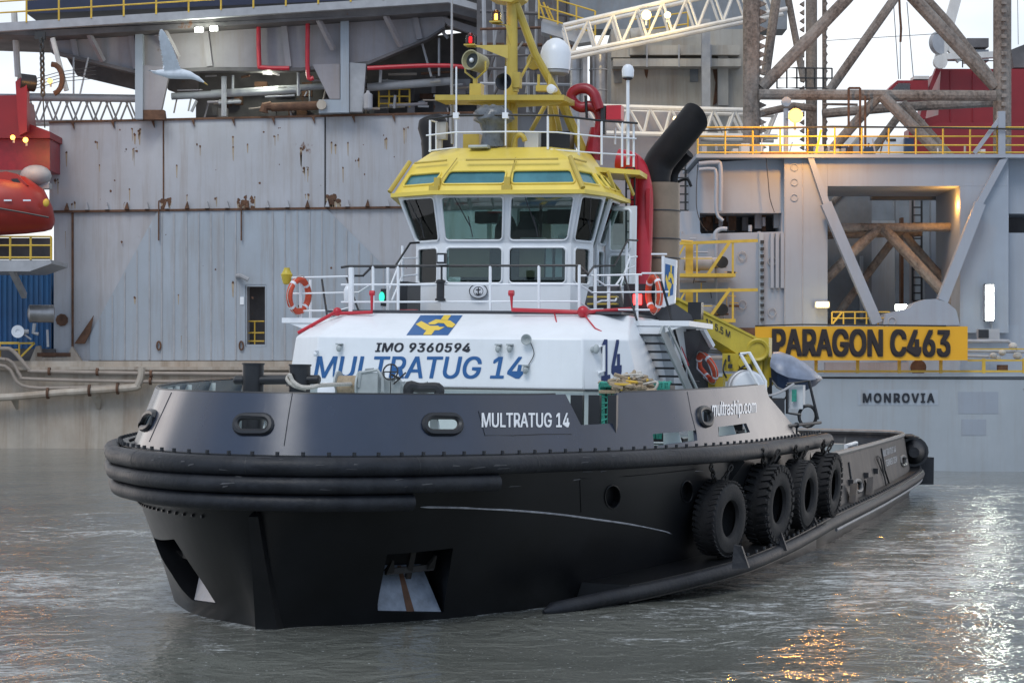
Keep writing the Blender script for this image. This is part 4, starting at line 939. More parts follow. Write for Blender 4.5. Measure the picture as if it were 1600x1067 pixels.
# wrapped radar set in its plastic cover
c = T(770, 190, s=14.6); m = MB()
prof = [(0, .26, .20), (.25, .22, .19), (.45, .25, .22), (.55, .42, .33), (.72, .40, .30), (.84, .22, .16)]
zb = T(770, 229, s=14.6).z; rr_ = random.Random(4)
m.loft([[Vector((c.x + rx * math.cos(q) * (1 + rr_.uniform(-.14, .14)), c.y + ry * math.sin(q) * (1 + rr_.uniform(-.14, .14)), zb + z + rr_.uniform(-.02, .02))) for q in (2 * math.pi * k / 18 for k in range(18))] for z, rx, ry in prof]); m.build('wrapped_radar', 'plastic', tug, sharp=60)
m = MB(); m.box(T(739, 222, s=15.0), .35, .3, .30); m.build('junction_box', 'oliveyellow', tug)
m = MB(); c = T(812, 226, s=14.8); m.path([c + Vector((.12 * math.cos(q), 0, .2 * math.sin(q))) for q in (R(20 + 16 * k) for k in range(11))] + [c + Vector((-.13, 0, -.25))], .055, 10); m.build('vent_pipe', 'oliveyellow', tug)
m = MB(); m.box(T(833, 222, s=15.6), .3, .3, .4); m.build('white_cabinet', 'dome', tug); m = MB(); m.box(T(867, 220, s=15.9), .75, .4, .35); m.build('black_cabinet', 'blackpaint', tug)
# satellite dome on the crosstree
c = T(868, 108, s=16.2); m = MB(); m.lathe(c + Vector((0, 0, -.03)), (0, 0, 1), [(0, .28), (.0, .315), (.35, .33), (.5, .29), (.62, .19), (.68, .08), (.69, .001)], 28); m.build('satellite_dome', 'dome', tug)
m = MB(); m.lathe(c + Vector((0, 0, -.14)), (0, 0, 1), [(0, .22), (.04, .29), (.1, .30)], 24); m.tube(c + Vector((0, 0, -.6)), c + Vector((0, 0, -.1)), .05); m.build('dome_base', 'greypipe', tug)
m = MB(); c = T(838, 97, s=16.3); m.lathe(c, (-.2, -1, 0), [(0, .02), (.05, .15), (.1, .19), (.12, .18), (.14, .0)]); m.build('small_dish', 'oliveyellow', tug)
m = MB(); c = T(850, 139, s=15.6); m.box(c, .3, .25, .12); m.tube(c + Vector((-.12, 0, 0)), c + Vector((-.12, 0, .3)), .03); m.tube(c + Vector((.12, 0, 0)), c + Vector((.12, 0, .3)), .03); m.build('dome_bracket', 'oliveyellow', tug)
m = MB(); c = T(868, 141, s=15.3); m.lathe(c, (-.3, -1, 0), [(0, .05), (.12, .09), (.2, .1), (.22, .06)]); m.build('deck_lamp', 'dome', tug)
# small white dome on its own pole
m = MB(); m.tube(T(981, 126, s=15.5), T(981, 258, s=15.5), .035); m.build('antenna_pole', 'whiterail', tug)
c = T(981, 122, s=15.5); m = MB(); m.lathe(c, (0, 0, 1), [(0, .10), (.02, .12), (.16, .13), (.24, .10), (.28, .04), (.285, .001)]); m.build('antenna_dome', 'dome', tug); m = MB(); m.lathe(c + Vector((0, 0, -.05)), (0, 0, 1), [(0, .05), (.03, .11), (.05, .11)], 12); m.build('antenna_dome_foot', 'blackpaint', tug)
# fire monitor: swan necked red pipe
m = MB(); pts = [(930, 250), (934, 215), (938, 190), (934, 173), (922, 166), (908, 168), (896, 160), (893, 148), (902, 140), (917, 139), (928, 147), (933, 160), (937, 172)]
m.path(catmull([T(a, b, s=16.3 - .02 * k) for k, (a, b) in enumerate(pts)], 4), .115, 12); m.tube(T(928, 240, s=16.3), T(931, 200, s=16.3), .2, .12); m.build('fire_monitor', 'darkred', tug)
m = MB(); m.box(T(961, 177, s=16.2), .32, .3, .3); m.build('monitor_motor', 'red', tug)
m = MB(); m.box(T(943, 188, s=16.1), .1, .16, .6); m.tube(T(915, 150, s=16.1), T(917, 185, s=16.1), .03); m.build('monitor_drive', 'blackpaint', tug); m = MB(); m.path([T(913, 136, s=16.3) + Vector((.14 * math.cos(q), .14 * math.sin(q), 0)) for q in (2 * math.pi * k / 16 for k in range(16))], .018, 6, closed=True); m.build('monitor_wheel', 'darkred', tug)
m = MB(); m.path(catmull([T(965, 248, s=16.6), T(990, 256, s=16.6), T(1002, 285, s=16.6), T(1005, 330, s=16.5), T(1000, 470, s=16.2)], 5), .22, 12); m.build('monitor_supply_pipe', 'red', tug)
m = MB(); m.box(T(990, 350, s=16.35), .14, .1, 2.9); m.box(T(1012, 380, s=16.3), .08, .1, 2.3); m.build('pipe_trunking', 'red', tug)
m = MB(); a, b = T(985, 262, s=16.0), T(985, 480, s=16.0); 
for d in (-.09, .09): m.tube(a + Vector((d, 0, 0)), b + Vector((d, 0, 0)), .022, n=6)
for k in range(14): q = a.lerp(b, k / 13); m.tube(q - Vector((.09, 0, 0)), q + Vector((.09, 0, 0)), .014, n=5)
m.build('mast_ladder', 'blackpaint', tug)
# exhaust stacks: port one curves outboard, starboard one seen past the roof
m = MB(); m.tube(T(1032, 485, s=17.3), T(1032, 287, s=17.3), .42, n=20)
m.build('exhaust_casing', 'tan', tug); m = MB()
for yy in (330, 374, 404): m.path([T(1032, yy, s=17.3) + Vector((.43 * math.cos(q), .43 * math.sin(q), 0)) for q in (2 * math.pi * k / 20 for k in range(20))], .014, 5, closed=True)
m.build('casing_hoop', 'charcoal', tug)
ex = [T(1026, 290, s=17.3), T(1025, 274, s=17.3), T(1031, 253, s=17.3), T(1054, 224, s=17.2), T(1078, 194, s=17.1)]
p_ = catmull(ex, 4); d_ = (p_[-1] - p_[-2]).normalized(); u_ = d_.cross(Vector((0, 1, 0))).normalized(); w_ = Vector((0, 1, 0)); rg = []
for i, c in enumerate(p_):
    dd = (p_[min(i + 1, len(p_) - 1)] - p_[max(i - 1, 0)]).normalized(); uu = dd.cross(w_).normalized(); rr = .30 + .03 * min(1, i / 6)
    rg.append([c + uu * rr * math.cos(q) + w_ * rr * math.sin(q) for q in (2 * math.pi * k / 24 for k in range(24))])
def mouth(rr, back): return [p_[-1] + d_ * (.20 - back - .22 * math.sin(q)) + uu * rr * math.cos(q) + w_ * rr * math.sin(q) for q in (2 * math.pi * k / 24 for k in range(24))]
rg += [mouth(.33, 0), mouth(.305, -.01), mouth(.29, .5)]
m = MB(); m.loft(rg); m.build('exhaust_pipe', 'exhaust', tug)
m = MB(); m.path(catmull([T(1050, 300, s=17.9), T(1052, 272, s=17.9), T(1063, 255, s=17.8), T(1077, 240, s=17.7)], 4), .12, 12); m.build('exhaust_pipe', 'exhaust', tug)
m = MB(); m.path(catmull([T(1052, 400, s=18.2), T(1052, 300, s=18.2), T(1072, 280, s=18.0), T(1080, 292, s=18.0)], 4), .035, 6); m.build('exhaust_drain', 'cable', tug)
m = MB(); ex2 = [T(684, 300, s=17.8), T(684, 240, s=17.8), T(681, 215, s=17.8), T(672, 184, s=17.8)]; m.path(catmull(ex2, 5), [.36] * 10 + [.34] * 4 + [.30, .26], 18)
m.build('exhaust_pipe', 'exhaust', tug)
# charcoal casing aft of the port stair
m = MB(); m.prism([T(1048, 470, s=13.6), T(1080, 492, s=13.9), T(1120, 610, s=14.4), T(1060, 614, s=14.2)], Vector((-1.5, .6, 0))); m.build('engine_casing', 'charcoal', tug)
m = MB(); m.prism([T(1060, 520, s=13.5), T(1098, 515, s=13.9), T(1112, 540, s=14.2), T(1104, 556, s=14.3), T(1082, 575, s=14.2)], Vector((-.5, .8, 0))); m.build('casing_box', 'charcoal', tug)
m = MB(); m.bar(T(1098, 514, s=13.85), T(1113, 541, s=14.1), .1, .08); m.build('casing_edge', 'whiterail', tug)
m = MB(); q = [T(1051, 546, s=13.3), T(1065, 541, s=13.35), T(1077, 571, s=13.5), T(1064, 575, s=13.45)]; m.prism(q, Vector((0, .02, 0))); nb = m.build('notice_board', 'red', tug)
cq = sum(q, Vector()) / 4; m = MB(); m.prism([v.lerp(cq, .22) + Vector((0, -.012, 0)) for v in q], Vector((0, .004, 0))); m.build('notice_sheet', 'letterwhite', nb)
m = MB()
for k in range(4):
    a = q[0].lerp(q[3], .24 + .16 * k).lerp(q[1].lerp(q[2], .24 + .16 * k), .3); b = q[0].lerp(q[3], .24 + .16 * k).lerp(q[1].lerp(q[2], .24 + .16 * k), .7 if k != 2 else .55); m.bar(a + Vector((0, -.022, 0)), b + Vector((0, -.022, 0)), .004, .035)
m.build('notice_text', 'ink', nb)
# funnel emblem board
q = [T(1035, 479, s=12.0), T(1053, 473, s=12.3), T(1056, 406, s=12.3), T(1037, 402, s=12.0)]
fb = MB().prism(q, Vector((-.02, .3, 0))).build('emblem_board', 'dome', tug); nq = (q[1] - q[0]).cross(q[3] - q[0]).normalized(); nq = nq if nq.dot(TO - q[0]) > 0 else -nq
ctr = lambda u, v, l: (q[0] * .88 + q[2] * .12).lerp(q[1] * .88 + q[3] * .12, u).lerp((q[3] * .86 + q[1] * .14).lerp(q[2] * .86 + q[0] * .14, u), .08 + v * .92) + nq * l
emblem(ctr, fb)
m = MB(); m.bar(T(1018, 397, s=12.1), T(1042, 397, s=12.1), .05, .03); m.tube(T(1036, 400, s=12.0), T(1036, 480, s=12.0), .03); m.tube(T(1003, 427, s=11.5), T(1035, 427, s=11.8), .018); m.build('board_frame', 'whiterail', tug)

# ------------------------------------------------------------------ deck crane, resting boom pointing forward
cr_root = MB()
bpt = [(1060, 468), (1092, 484), (1183, 531), (1188, 560), (1152, 553), (1137, 543), (1091, 515), (1088, 498), (1062, 482)]
cr = MB().prism([T(a, b, s=16.2 + (a - 1060) / 160) for a, b in bpt], Vector((-.30, .08, 0))).build('deck_crane', 'craneyellow', tug)
m = MB(); m.prism([T(1060, 469, s=16.15), T(1183, 531, s=16.95), T(1183, 527, s=16.95), T(1060, 465, s=16.15)], Vector((-.34, .1, 0))); m.build('boom_top_flange', 'craneyellow', cr)
m = MB(); c = T(1181, 547, s=17.0); m.lathe(c + Vector((0, .25, 0)), (.15, -1, 0), [(0, .25), (.34, .25), (.36, .22), (.34, .17), (.30, .16), (.30, .0)], 26); m.build('crane_pivot', 'craneyellow', cr)
m = MB(); m.box(T(1187, 566, s=17.4), .45, .5, 1.05); m.box(T(1175, 572, s=17.2), .5, .4, .3); m.box(T(1144, 566, s=16.9), .36, .4, .38); m.box(T(1164, 564, s=17.2), .3, .4, .4); m.lathe(T(1197, 580, s=17.3), (0, 0, 1), [(-.3, .16), (.1, .2), (.3, .18)]); m.build('crane_turret', 'craneyellow', cr)
m = MB()
for q, sx_, sz_ in (((1139, 560), .05, .14), ((1141, 572), .09, .09), ((1163, 580), .24, .06), ((1178, 588), .3, .08), ((1160, 553), .16, .05)): m.box(T(*q, s=16.6), sx_, .04, sz_)
m.path(catmull([T(1150, 585, s=16.6), T(1158, 575, s=16.5), T(1172, 570, s=16.6), T(1176, 590, s=16.7)], 4), .022, 6); m.path(catmull([T(1135, 590, s=16.6), T(1130, 578, s=16.5), T(1134, 562, s=16.7)], 4), .02, 6); m.build('crane_hoses', 'cable', cr)
m = MB(); m.box(T(1150, 590, s=16.9), .5, .5, .16); m.tube(T(1164, 566, s=16.7) + Vector((0, -.1, 0)), T(1164, 566, s=16.7) + Vector((0, .3, 0)), .13, n=14); m.build('crane_motor', 'craneyellow', cr)
m = MB(); m.tube(T(1090, 528, s=16.7), T(1140, 545, s=16.95), .07); m.tube(T(1080, 545, s=16.9), T(1134, 550, s=17.1), .06); m.build('crane_ram', 'steel', cr)
m = MB(); m.box(T(1087, 486, s=16.0), .28, .3, .36); m.path([T(1084, 500, s=15.9), T(1078, 495, s=15.9), T(1087, 482, s=15.9)], .05, 6); m.build('boom_hook_block', 'blackpaint', cr)
tq = [(1103, 508), (1141, 529), (1141, 518), (1103, 497)]
tqs = [T(a, b, s=16.2 + (a - 1060) / 160 - .012) for a, b in tq]; lettering('1T 5.5 M', lambda u, v: tqs[0].lerp(tqs[1], u).lerp(tqs[3].lerp(tqs[2], u), v), 'ink', cr, bold=.03)
m = MB(); m.tube(T(1190, 600, s=17.4), T(1190, 680, s=17.4), .22); m.build('crane_pedestal', 'blackpaint', cr)
# yellow davit foot and the white frame in front of the raft
m = MB(); m.box(T(1120, 597, s=14.4), .3, .3, .2); m.box(T(1114, 601, s=14.4), .12, .3, .22); m.build('davit_foot', 'craneyellow', tug)
m = MB(); f_ = [(1157, 553), (1171, 551), (1196, 596), (1196, 632), (1190, 636)]
m.path([T(a, b, s=13.6) for a, b in f_], .035, 6); m.path([T(a, b, s=13.6) for a, b in ((1157, 553), (1184, 600), (1186, 634))], .035, 6); m.build('raft_frame', 'whiterail', tug)
m = MB(); m.prism([T(1196, 630, s=15.8), T(1226, 622, s=16.1), T(1226, 660, s=16.1), T(1198, 662, s=15.8)], Vector((-1.6, .4, 0))); m.build('after_locker', 'blackpaint', tug)
m = MB(); m.box(T(1243, 620, s=16.6), .36, .4, .5); m.build('winch_control', 'palewall', tug); MB().box(T(1241, 618, s=16.3), .10, .02, .25).build('control_window', 'net', tug)
m = MB(); m.path([T(1230, 600, s=16.3), T(1264, 595, s=16.3), T(1278, 655, s=16.4)], .035, 6); m.path([T(1230, 602, s=16.3), T(1230, 645, s=16.3), T(1252, 648, s=16.3)], .035, 6); m.build('after_rail', 'blackpaint', tug)
m = MB(); m.path([T(1262, 650, s=16.5) + Vector((.18 * math.cos(q), 0, .22 * math.sin(q))) for q in (2 * math.pi * k / 16 for k in range(16))], .04, 6, closed=True); m.build('hose_reel', 'blackpaint', tug)
m = MB(); m.path(catmull([T(1178, 614, s=14.0), T(1200, 618, s=14.5), T(1220, 612, s=15.2), T(1240, 600, s=15.8)], 4), .025, 6); m.build('after_guard_wire', 'greypipe', tug)

# ------------------------------------------------------------------ bow gear: double bollard, towing winch
for px in (395, 468):
    c = T(px, 612, s=3.3); zt = T(px, 568 if px < 420 else 570, s=3.3).z
    m = MB(); m.lathe(Vector((c.x, c.y, 2.5)), (0, 0, 1), [(0, .17), (zt - 2.52, .17), (zt - 2.52, .185), (zt - 2.49, .185), (zt - 2.49, .15)], 24); m.build('bollard_post', 'blackpaint', tug)
a, b = T(367, 594, s=3.28), T(500, 593, s=3.28)
m = MB(); m.path([a - Vector((.01, 0, 0)), a + Vector((.02, 0, 0)), b - Vector((.02, 0, 0)), b], [.05, .075, .075, .05], 14); m.build('bollard_crossbar', 'blackpaint', tug)
wl_ = MB().box(T(580, 600, s=6.2), .36, .4, .40).build('towing_winch', 'grey', tug)
m = MB(); m.tube(T(530, 602, s=6.2), T(562, 602, s=6.2), .17, n=18); m.build('winch_drum', 'ropetan', wl_)
m = MB()
for px in (529, 563): m.lathe(T(px, 604, s=6.2), (1, 0, 0), [(-.015, .02), (-.015, .27), (.015, .27), (.015, .02)], 24)
m.build('winch_flange', 'grey', wl_)
m = MB(); m.path([T(a, b, s=6.0) for a, b in ((560, 605), (564, 582), (590, 578), (598, 590), (598, 612))], .03, 6); m.path([T(a, b, s=6.1) for a, b in ((566, 590), (572, 577), (584, 576))], .02, 6); m.path([T(a, b, s=6.3) for a, b in ((606, 612), (608, 595), (622, 590), (630, 606))], .035, 6); m.build('winch_frame', 'grey', wl_)
m = MB(); c = T(610, 581, s=6.0); m.path([c + Vector((.13 * math.cos(q), .04 * math.sin(q), .13 * math.sin(q))) for q in (2 * math.pi * k / 20 for k in range(20))], .014, 6, closed=True); m.tube(c - Vector((.13, 0, 0)), c + Vector((.13, 0, 0)), .012); m.tube(c - Vector((0, 0, .13)), c + Vector((0, .04, .13)), .012); m.tube(T(612, 585, s=6), T(625, 592, s=6.1), .02); m.tube(T(615, 600, s=6.1), T(634, 582, s=6.1), .014); m.build('brake_wheel', 'cable', wl_)
m = MB(); m.box(T(604, 604, s=6.3), .22, .3, .3); m.box(T(622, 606, s=6.3), .16, .3, .22); m.lathe(T(650, 608, s=6.6), (1, .1, .0), [(-.2, .14), (-.1, .1), (.1, .1), (.2, .14)]); m.build('winch_gearbox', 'grey', wl_)
m = MB(); m.path(catmull([T(638, 616, s=6.0), T(640, 603, s=6.0), T(655, 606, s=6.1), T(684, 606, s=6.1), T(686, 616, s=6.1)], 4), .09, 10); m.build('chain_pipe', 'blackpaint', tug)
m = MB(); m.lathe(T(510, 612, s=5.9), (.3, -1, .2), [(0, .14), (.08, .15), (.1, .1)]); m.build('fairlead_roller', 'dome', tug)

# ------------------------------------------------------------------ loose things aboard
def aboard(name, base, label, cat, group=None, rot=None): return empty(name, TM @ Matrix.Translation(base) @ (rot or Matrix.Identity(4)), label, cat, group)
def lifebuoy(c, ang, tilt, label, rad=.31):
    t = aboard('lifebuoy', c, label, 'lifebuoy', 'lifebuoys hung on the tug', Matrix.Rotation(ang, 4, 'Z') @ Matrix.Rotation(tilt, 4, 'X'))
    m = MB(); n = 40; pts = [Vector((rad * math.cos(q), 0, rad * math.sin(q))) for q in (2 * math.pi * k / n for k in range(n))]; m.path(pts, .062, 12, closed=True); m.build('ring', 'orange', t)
    for k in range(4):
        q0 = R(45 + 90 * k); m = MB(); m.path([Vector((rad * math.cos(q0 + d), 0, rad * math.sin(q0 + d))) for d in (-.09, 0, .09)], .066, 12); m.build('reflective_band', 'dome', t)
    m = MB(); m.path([Vector(((rad + .07 + .02 * math.cos(4 * q)) * math.cos(q), -.02, (rad + .07 + .02 * math.cos(4 * q)) * math.sin(q))) for q in (2 * math.pi * k / 32 for k in range(32))], .009, 5, closed=True); m.build('grab_line', 'rope', t)
lifebuoy(T(467, 462, s=11.2), R(74), R(4), 'orange lifebuoy hanging on the bridge wing rail below the yellow light')
lifebuoy(T(1022, 459, s=11.9), R(-58), R(3), 'orange lifebuoy hanging beside the emblem board at the stair head')
# third one, folded flat against the casing, seen almost edge on
lifebuoy(T(1105, 574, s=14.0), R(-52), R(26), 'orange lifebuoy stowed in a rack on the dark casing below the crane', .27)
m = MB(); c = T(1093, 568, s=14.1); m.path([c + Vector((-.05, 0, .25)), c + Vector((-.05, 0, -.1)), c + Vector((.2, 0, -.35))], .02, 5); m.build('lifebuoy_rack', 'steel', tug)
# raft canister
c = T(1166, 606, s=14.1); t = aboard('life_raft', c, 'white drum shaped life raft canister behind the web address', 'life raft', None, Matrix.Rotation(R(20), 4, 'Z'))
m = MB(); m.lathe((0, -.35, 0), (0, 1, 0), [(0, .001), (0, .18), (.03, .30), (.08, .34), (.34, .345), (.35, .36), (.38, .36), (.39, .345), (.66, .34), (.72, .28), (.73, .001)], 28); m.build('canister', 'dome', t)
for y_ in (-.16, .2): m = MB(); m.path([Vector((.352 * math.cos(q), y_, .352 * math.sin(q))) for q in (2 * math.pi * k / 28 for k in range(28))], .012, 5, closed=True); m.build('lashing_strap', 'greypipe', t)
# rescue boat under its tarpaulin
a, b = T(1206, 575, s=16.6), T(1274, 592, s=17.2)
t = aboard('rescue_boat', a.lerp(b, .5), 'small dark boat under a blue grey tarpaulin beside the crane', 'boat'); o_ = a.lerp(b, .5)
st = []
for px, yt, yb, s_ in ((1204, 549, 590, 16.7), (1214, 549, 604, 16.6), (1232, 555, 612, 16.6), (1252, 566, 613, 16.8), (1266, 577, 606, 17.0), (1275, 586, 597, 17.2)):
    st.append((T(px, yt, s=s_), T(px, yb, s=s_)))
m = MB(); m.loft([[p0.lerp(p1, .48) + Vector((0, -.02, 0)), p1 + Vector((0, .12, 0)), p1 + Vector((0, 1.0, .05)), p0.lerp(p1, .48) + Vector((0, 1.2, 0))] for p0, p1 in st]); m.build('boat_hull', 'boatblue', t, off=o_)
rr_ = random.Random(3); m = MB(); m.loft([[p0.lerp(p1, .60 + rr_.uniform(-.03, .03)) + Vector((0, -.08, 0)), p0.lerp(p1, .38) + Vector((0, -.05, 0)), p0.lerp(p1, .14 + rr_.uniform(-.05, .05)) + Vector((0, .18, 0)), p0 + Vector((0, .5, 0)), p0.lerp(p1, .2) + Vector((0, .95, 0)), p0.lerp(p1, .55) + Vector((0, 1.3, 0))] for p0, p1 in st]); m.build('tarpaulin', 'canvas', t, off=o_, sharp=50)
m = MB(); m.path([p1 + Vector((0, .05, -.02)) for p0, p1 in st[:3]] + [T(1215, 640, s=16.8)], .02, 5); m.path([st[0][1], T(1205, 640, s=16.8)], .03, 5); m.build('cradle', 'blackpaint', t, off=o_)
# net and rope heap by the boarding gap
c = T(985, 605, s=7.6); t = aboard('rope_heap', c, 'heap of tan and yellow ropes on the green netted bin by the stair', 'rope heap')
rr_ = random.Random(11)
for mat, n_, r_ in (('ropetan', 26, .035), ('rigyellow', 7, .022), ('rope', 8, .025)):
    m = MB()
    for k in range(n_):
        px = rr_.uniform(957, 1010); top = 608 - 27 * max(0, 1 - abs(px - 982) / 30) ** .6
        q = T(px, rr_.uniform(top + 2, 606), s=7.4 + rr_.uniform(-.25, .3)); pts = [q + Vector((rr_.uniform(-.3, .3), rr_.uniform(-.15, .15), rr_.uniform(-.1, .05))) if i else q for i in range(4)]
        m.path(catmull(pts, 4), r_, 5)
    m.build('rope', mat, t, off=c)
c = T(985, 616, s=7.7); t = aboard('netted_bin', c, 'dark bin covered with green netting behind the boarding gap', 'bin')
a, b = T(938, 604, s=7.6), T(1045, 602, s=8.0)
m = MB(); m.prism([a, b, Vector((b.x, b.y, 2.55)), Vector((a.x, a.y, 2.55))], Vector((0, .6, 0))); m.build('bin_body', 'blackpaint', t, off=c)
m = MB()
for k in range(27):
    q = a.lerp(b, k / 26) + Vector((0, -.03, .03)); m.path(catmull([q + Vector((0, .2, .02)), q, q + Vector((rr_.uniform(-.03, .03), -.01, -.25)), Vector((q.x + rr_.uniform(-.05, .05), q.y, 2.6))], 3), .02 if k % 2 else .03, 4)
for k in range(9): m.path(catmull([a.lerp(b, i / 6) + Vector((rr_.uniform(-.05, .05), -.045, .02 - .1 * k + rr_.uniform(-.03, .03))) for i in range(3 if k > 2 else 7)], 3), .016, 4)
for k in range(12): m.path(catmull([T(rr_.uniform(935, 985), rr_.uniform(597, 605), s=7.5) for i in range(4)], 3), .025, 4)
m.build('netting', 'net', t, off=c)
# mooring line over the bollard
c = T(455, 598, s=3.1); t = aboard('mooring_rope', c, 'pale mooring rope looped over the right hand bow bollard and led to the winch', 'rope')
m = MB(); m.path(catmull([T(452, 590, s=3.25), T(453, 586, s=3.1), T(458, 596, s=3.08), T(470, 604, s=3.08), T(486, 605, s=3.08), T(500, 602, s=3.4), T(520, 601, s=5.0), T(548, 600, s=6.0)], 5), .034, 8); m.path(catmull([T(450, 588, s=3.3), T(449, 594, s=3.1), T(460, 603, s=3.1), T(478, 608, s=3.12)], 5), .03, 8); m.build('rope_line', 'rope', t, off=c)

# ================================================================== JACK-UP RIG behind the tug
def world(name, base, label, cat, group=None): return empty(name, Matrix.Translation(base), label, cat, group)
RB = Vector((0, 90, 0))
rig = world('jackup_rig', RB, 'grey rust streaked offshore jack-up rig filling the whole background', 'drilling rig')
def rp(name, mat, mb_, parent=None, sharp=35): return mb_.build(name, mat, parent or rig, off=RB, sharp=sharp)
def bp(pts, Y, depth, mb_=None): return (mb_ or MB()).prism([B(a, b, Y) for a, b in pts], Vector((0, depth, 0)))
def bq(x0, y0, x1, y1, Y, depth, mb_=None): return bp([(x0, y0), (x1, y0), (x1, y1), (x0, y1)], Y, depth, mb_)
def bt(mb_, pts, Y, w, n=8):
    """round tube along picture points at distance Y (or per point), w in photo pixels"""
    P = [B(q[0], q[1], q[2] if len(q) > 2 else Y) for q in pts]; return mb_.path(P, w / 2 / F * Y, n)
# hulls
YR, YL = 83.8, 111.0
rp('hull_side', 'righullgrey', bq(640, 588, 1800, 790, YR, 24))
rp('deck_edge', 'righullgrey', bq(640, 583, 1800, 588.5, YR - .06, 24.06))
m = MB(); m.tube(B(1100, 588.7, YR - .01), B(1800, 588.7, YR - .01), .035, n=6); m.tube(B(1274, 590.5, YR - .01), B(1800, 593, YR - .01), .02, n=5); rp('plate_seam', 'cable', m)
rp('hull_side', 'righull', bq(-420, 564, 900, 740, YL, 40))
rp('hull_ledge', 'righull', bq(-420, 573, 900, 578, YL - .35, .36))
# patches where the paint was renewed
rp('paint_patch', 'rigclad', bq(1340, 609, 1466, 633, YR - .012, .01)); rp('paint_patch', 'righull' if False else 'jack', bq(1497, 612, 1560, 646, YR - .012, .01)); rp('paint_patch', 'jack', bq(1502, 655, 1541, 680, YR - .012, .01))
tq = [B(*q, YR - .03) for q in ((1348, 629), (1460, 629), (1460, 614), (1348, 614))]
lettering('MONROVIA', lambda u, v: tq[0].lerp(tq[1], u).lerp(tq[3].lerp(tq[2], u), v), 'ink', rig, off=RB, bold=.06, space=1.25, gap=.006)
# big deckbox on the left: upper band, lower band with door, clad front
YB = 113.0
rp('box_wall', 'rigwall', bp([(77, 191), (900, 172), (900, 321), (77, 331)], YB, 6))
rp('box_wall', 'rigwall', bp([(84, 331), (386, 327.5), (386, 575), (84, 575)], YB + .05, 1.2)); rp('box_wall', 'rigwall', bp([(414, 327), (900, 321), (900, 575), (414, 575)], YB + .05, 1.2))
rp('box_wall', 'rigwall', bp([(386, 327.4), (414, 327), (414, 447), (386, 447)], YB + .05, 1.2)); rp('box_wall', 'rigwall', bq(386, 539, 414, 575, YB + .05, 1.2))
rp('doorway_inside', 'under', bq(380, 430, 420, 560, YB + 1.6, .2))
m = MB(); 
for a, b in (((384.5, 446), (384.5, 541)), ((415.5, 446), (415.5, 541)), ((384, 446), (416, 446)), ((384, 540), (416, 540))): m.bar(B(*a, YB), B(*b, YB), .07, .12)
rp('door_frame', 'rigclad', m)
m = MB(); 
for y_ in (502, 520, 533): m.tube(B(387, y_, YB + .6), B(413, y_, YB + .6), .04)
m.tube(B(398, 502, YB + .6), B(398, 538, YB + .6), .04); rp('doorway_railing', 'rigyellow', m)
rp('ledge', 'rust', bp([(77, 329), (900, 319), (900, 322.5), (77, 332.5)], YB - .12, .2)); rp('top_edge', 'rust', bp([(76, 189.5), (900, 170.5), (900, 174), (76, 192.5)], YB - .1, .3))
for x in (255.5, 508, 700): m = MB(); m.tube(B(x, 190 - (x - 77) * .023, YB), B(x, 326, YB), .045, n=6); rp('wall_seam', 'rust' if x < 300 else 'cable', m)
m = MB()
for x, y0_ in ((113.5, 331),): m.bar(B(x, y0_, YB), B(x, 545, YB), .10, .12)
rp('wall_stiffener', 'rust', m)
for i in range(18):
    x = 105 + 31.3 * i; yb = 329 - (x - 77) * .012; m = MB(); m.prism([B(x - 3.4, yb, YB - .02), B(x + 3.4, yb, YB - .02), B(x + .6, yb - 11, YB - .02)], Vector((0, -.25, 0))); rp('gusset', 'rust' if i % 3 == 0 else 'rigwall', m)
    if i % 2 == 0: m = MB(); x2 = x + 8; yt = 192 - (x2 - 77) * .023; m.prism([B(x2 - 2, yt, YB - .02), B(x2 + 3, yt, YB - .02), B(x2 + 3.5, yt + 12, YB - .02)], Vector((0, -.12, 0))); rp('gusset', 'rust', m)
rp('rust_hole', 'rust', (lambda m: m.lathe(B(97, 500, YB), (0, -1, 0), [(0, .32), (.04, .33), (.06, .2), (.06, .001)], 9))(MB()))
m = MB()
rr_ = random.Random(21)
md_ = MB()
spots = [(212, 206, 6, 8), (150, 222, 3, 3), (205, 236, 7, 10), (475, 236, 7, 8), (478, 265, 8, 7), (310, 228, 3, 4), (384, 226, 2, 3), (90, 283, 4, 5), (335, 310, 3, 4), (255, 318, 16, 12), (385, 316, 18, 14), (520, 314, 16, 13), (435, 200, 2, 4), (480, 305, 3, 4), (292, 305, 2, 2), (115, 318, 3, 3), (196, 318, 2, 3), (560, 250, 3, 6), (600, 215, 3, 6), (430, 212, 3, 5), (635, 200, 3, 5)]
for k in range(26): spots.append((rr_.uniform(85, 640), rr_.uniform(200, 320), 1, 3))
for k in range(18): spots.append((rr_.uniform(90, 640), rr_.uniform(345, 540), 1, 3))
for cx_, cy_, n_, sp in spots:
    for k in range(n_):
        x = cx_ + rr_.uniform(-sp, sp); y = cy_ + rr_.uniform(-sp, sp) * .6; r_ = rr_.uniform(.5, 2.2) if n_ < 9 else rr_.uniform(1, 4.5)
        m.prism([B(x + r_ * math.cos(q) * rr_.uniform(.6, 1.3), y + r_ * math.sin(q) * rr_.uniform(.6, 1.6), YB - (.008 if y < 329 else .068) - .0007 * k) for q in (2 * math.pi * i / 7 for i in range(7))], Vector((0, .004, 0)))
        if rr_.random() < .55:
            ln = rr_.uniform(6, 30); w2 = r_ * .95
            if y < 326: ln = min(ln, 327 - y)
            md_.prism([B(x - w2, y, YB - (.005 if y < 329 else .065)), B(x + w2, y, YB - (.005 if y < 329 else .065)), B(x + w2 * .5, y + ln, YB - (.005 if y < 329 else .065)), B(x - w2 * .3, y + ln * .9, YB - (.005 if y < 329 else .065))], Vector((0, .002, 0)))
tag(rp('rust_run', 'rstain', md_), kind='stuff')
tag(rp('rust_spot', 'rust', m), kind='stuff')
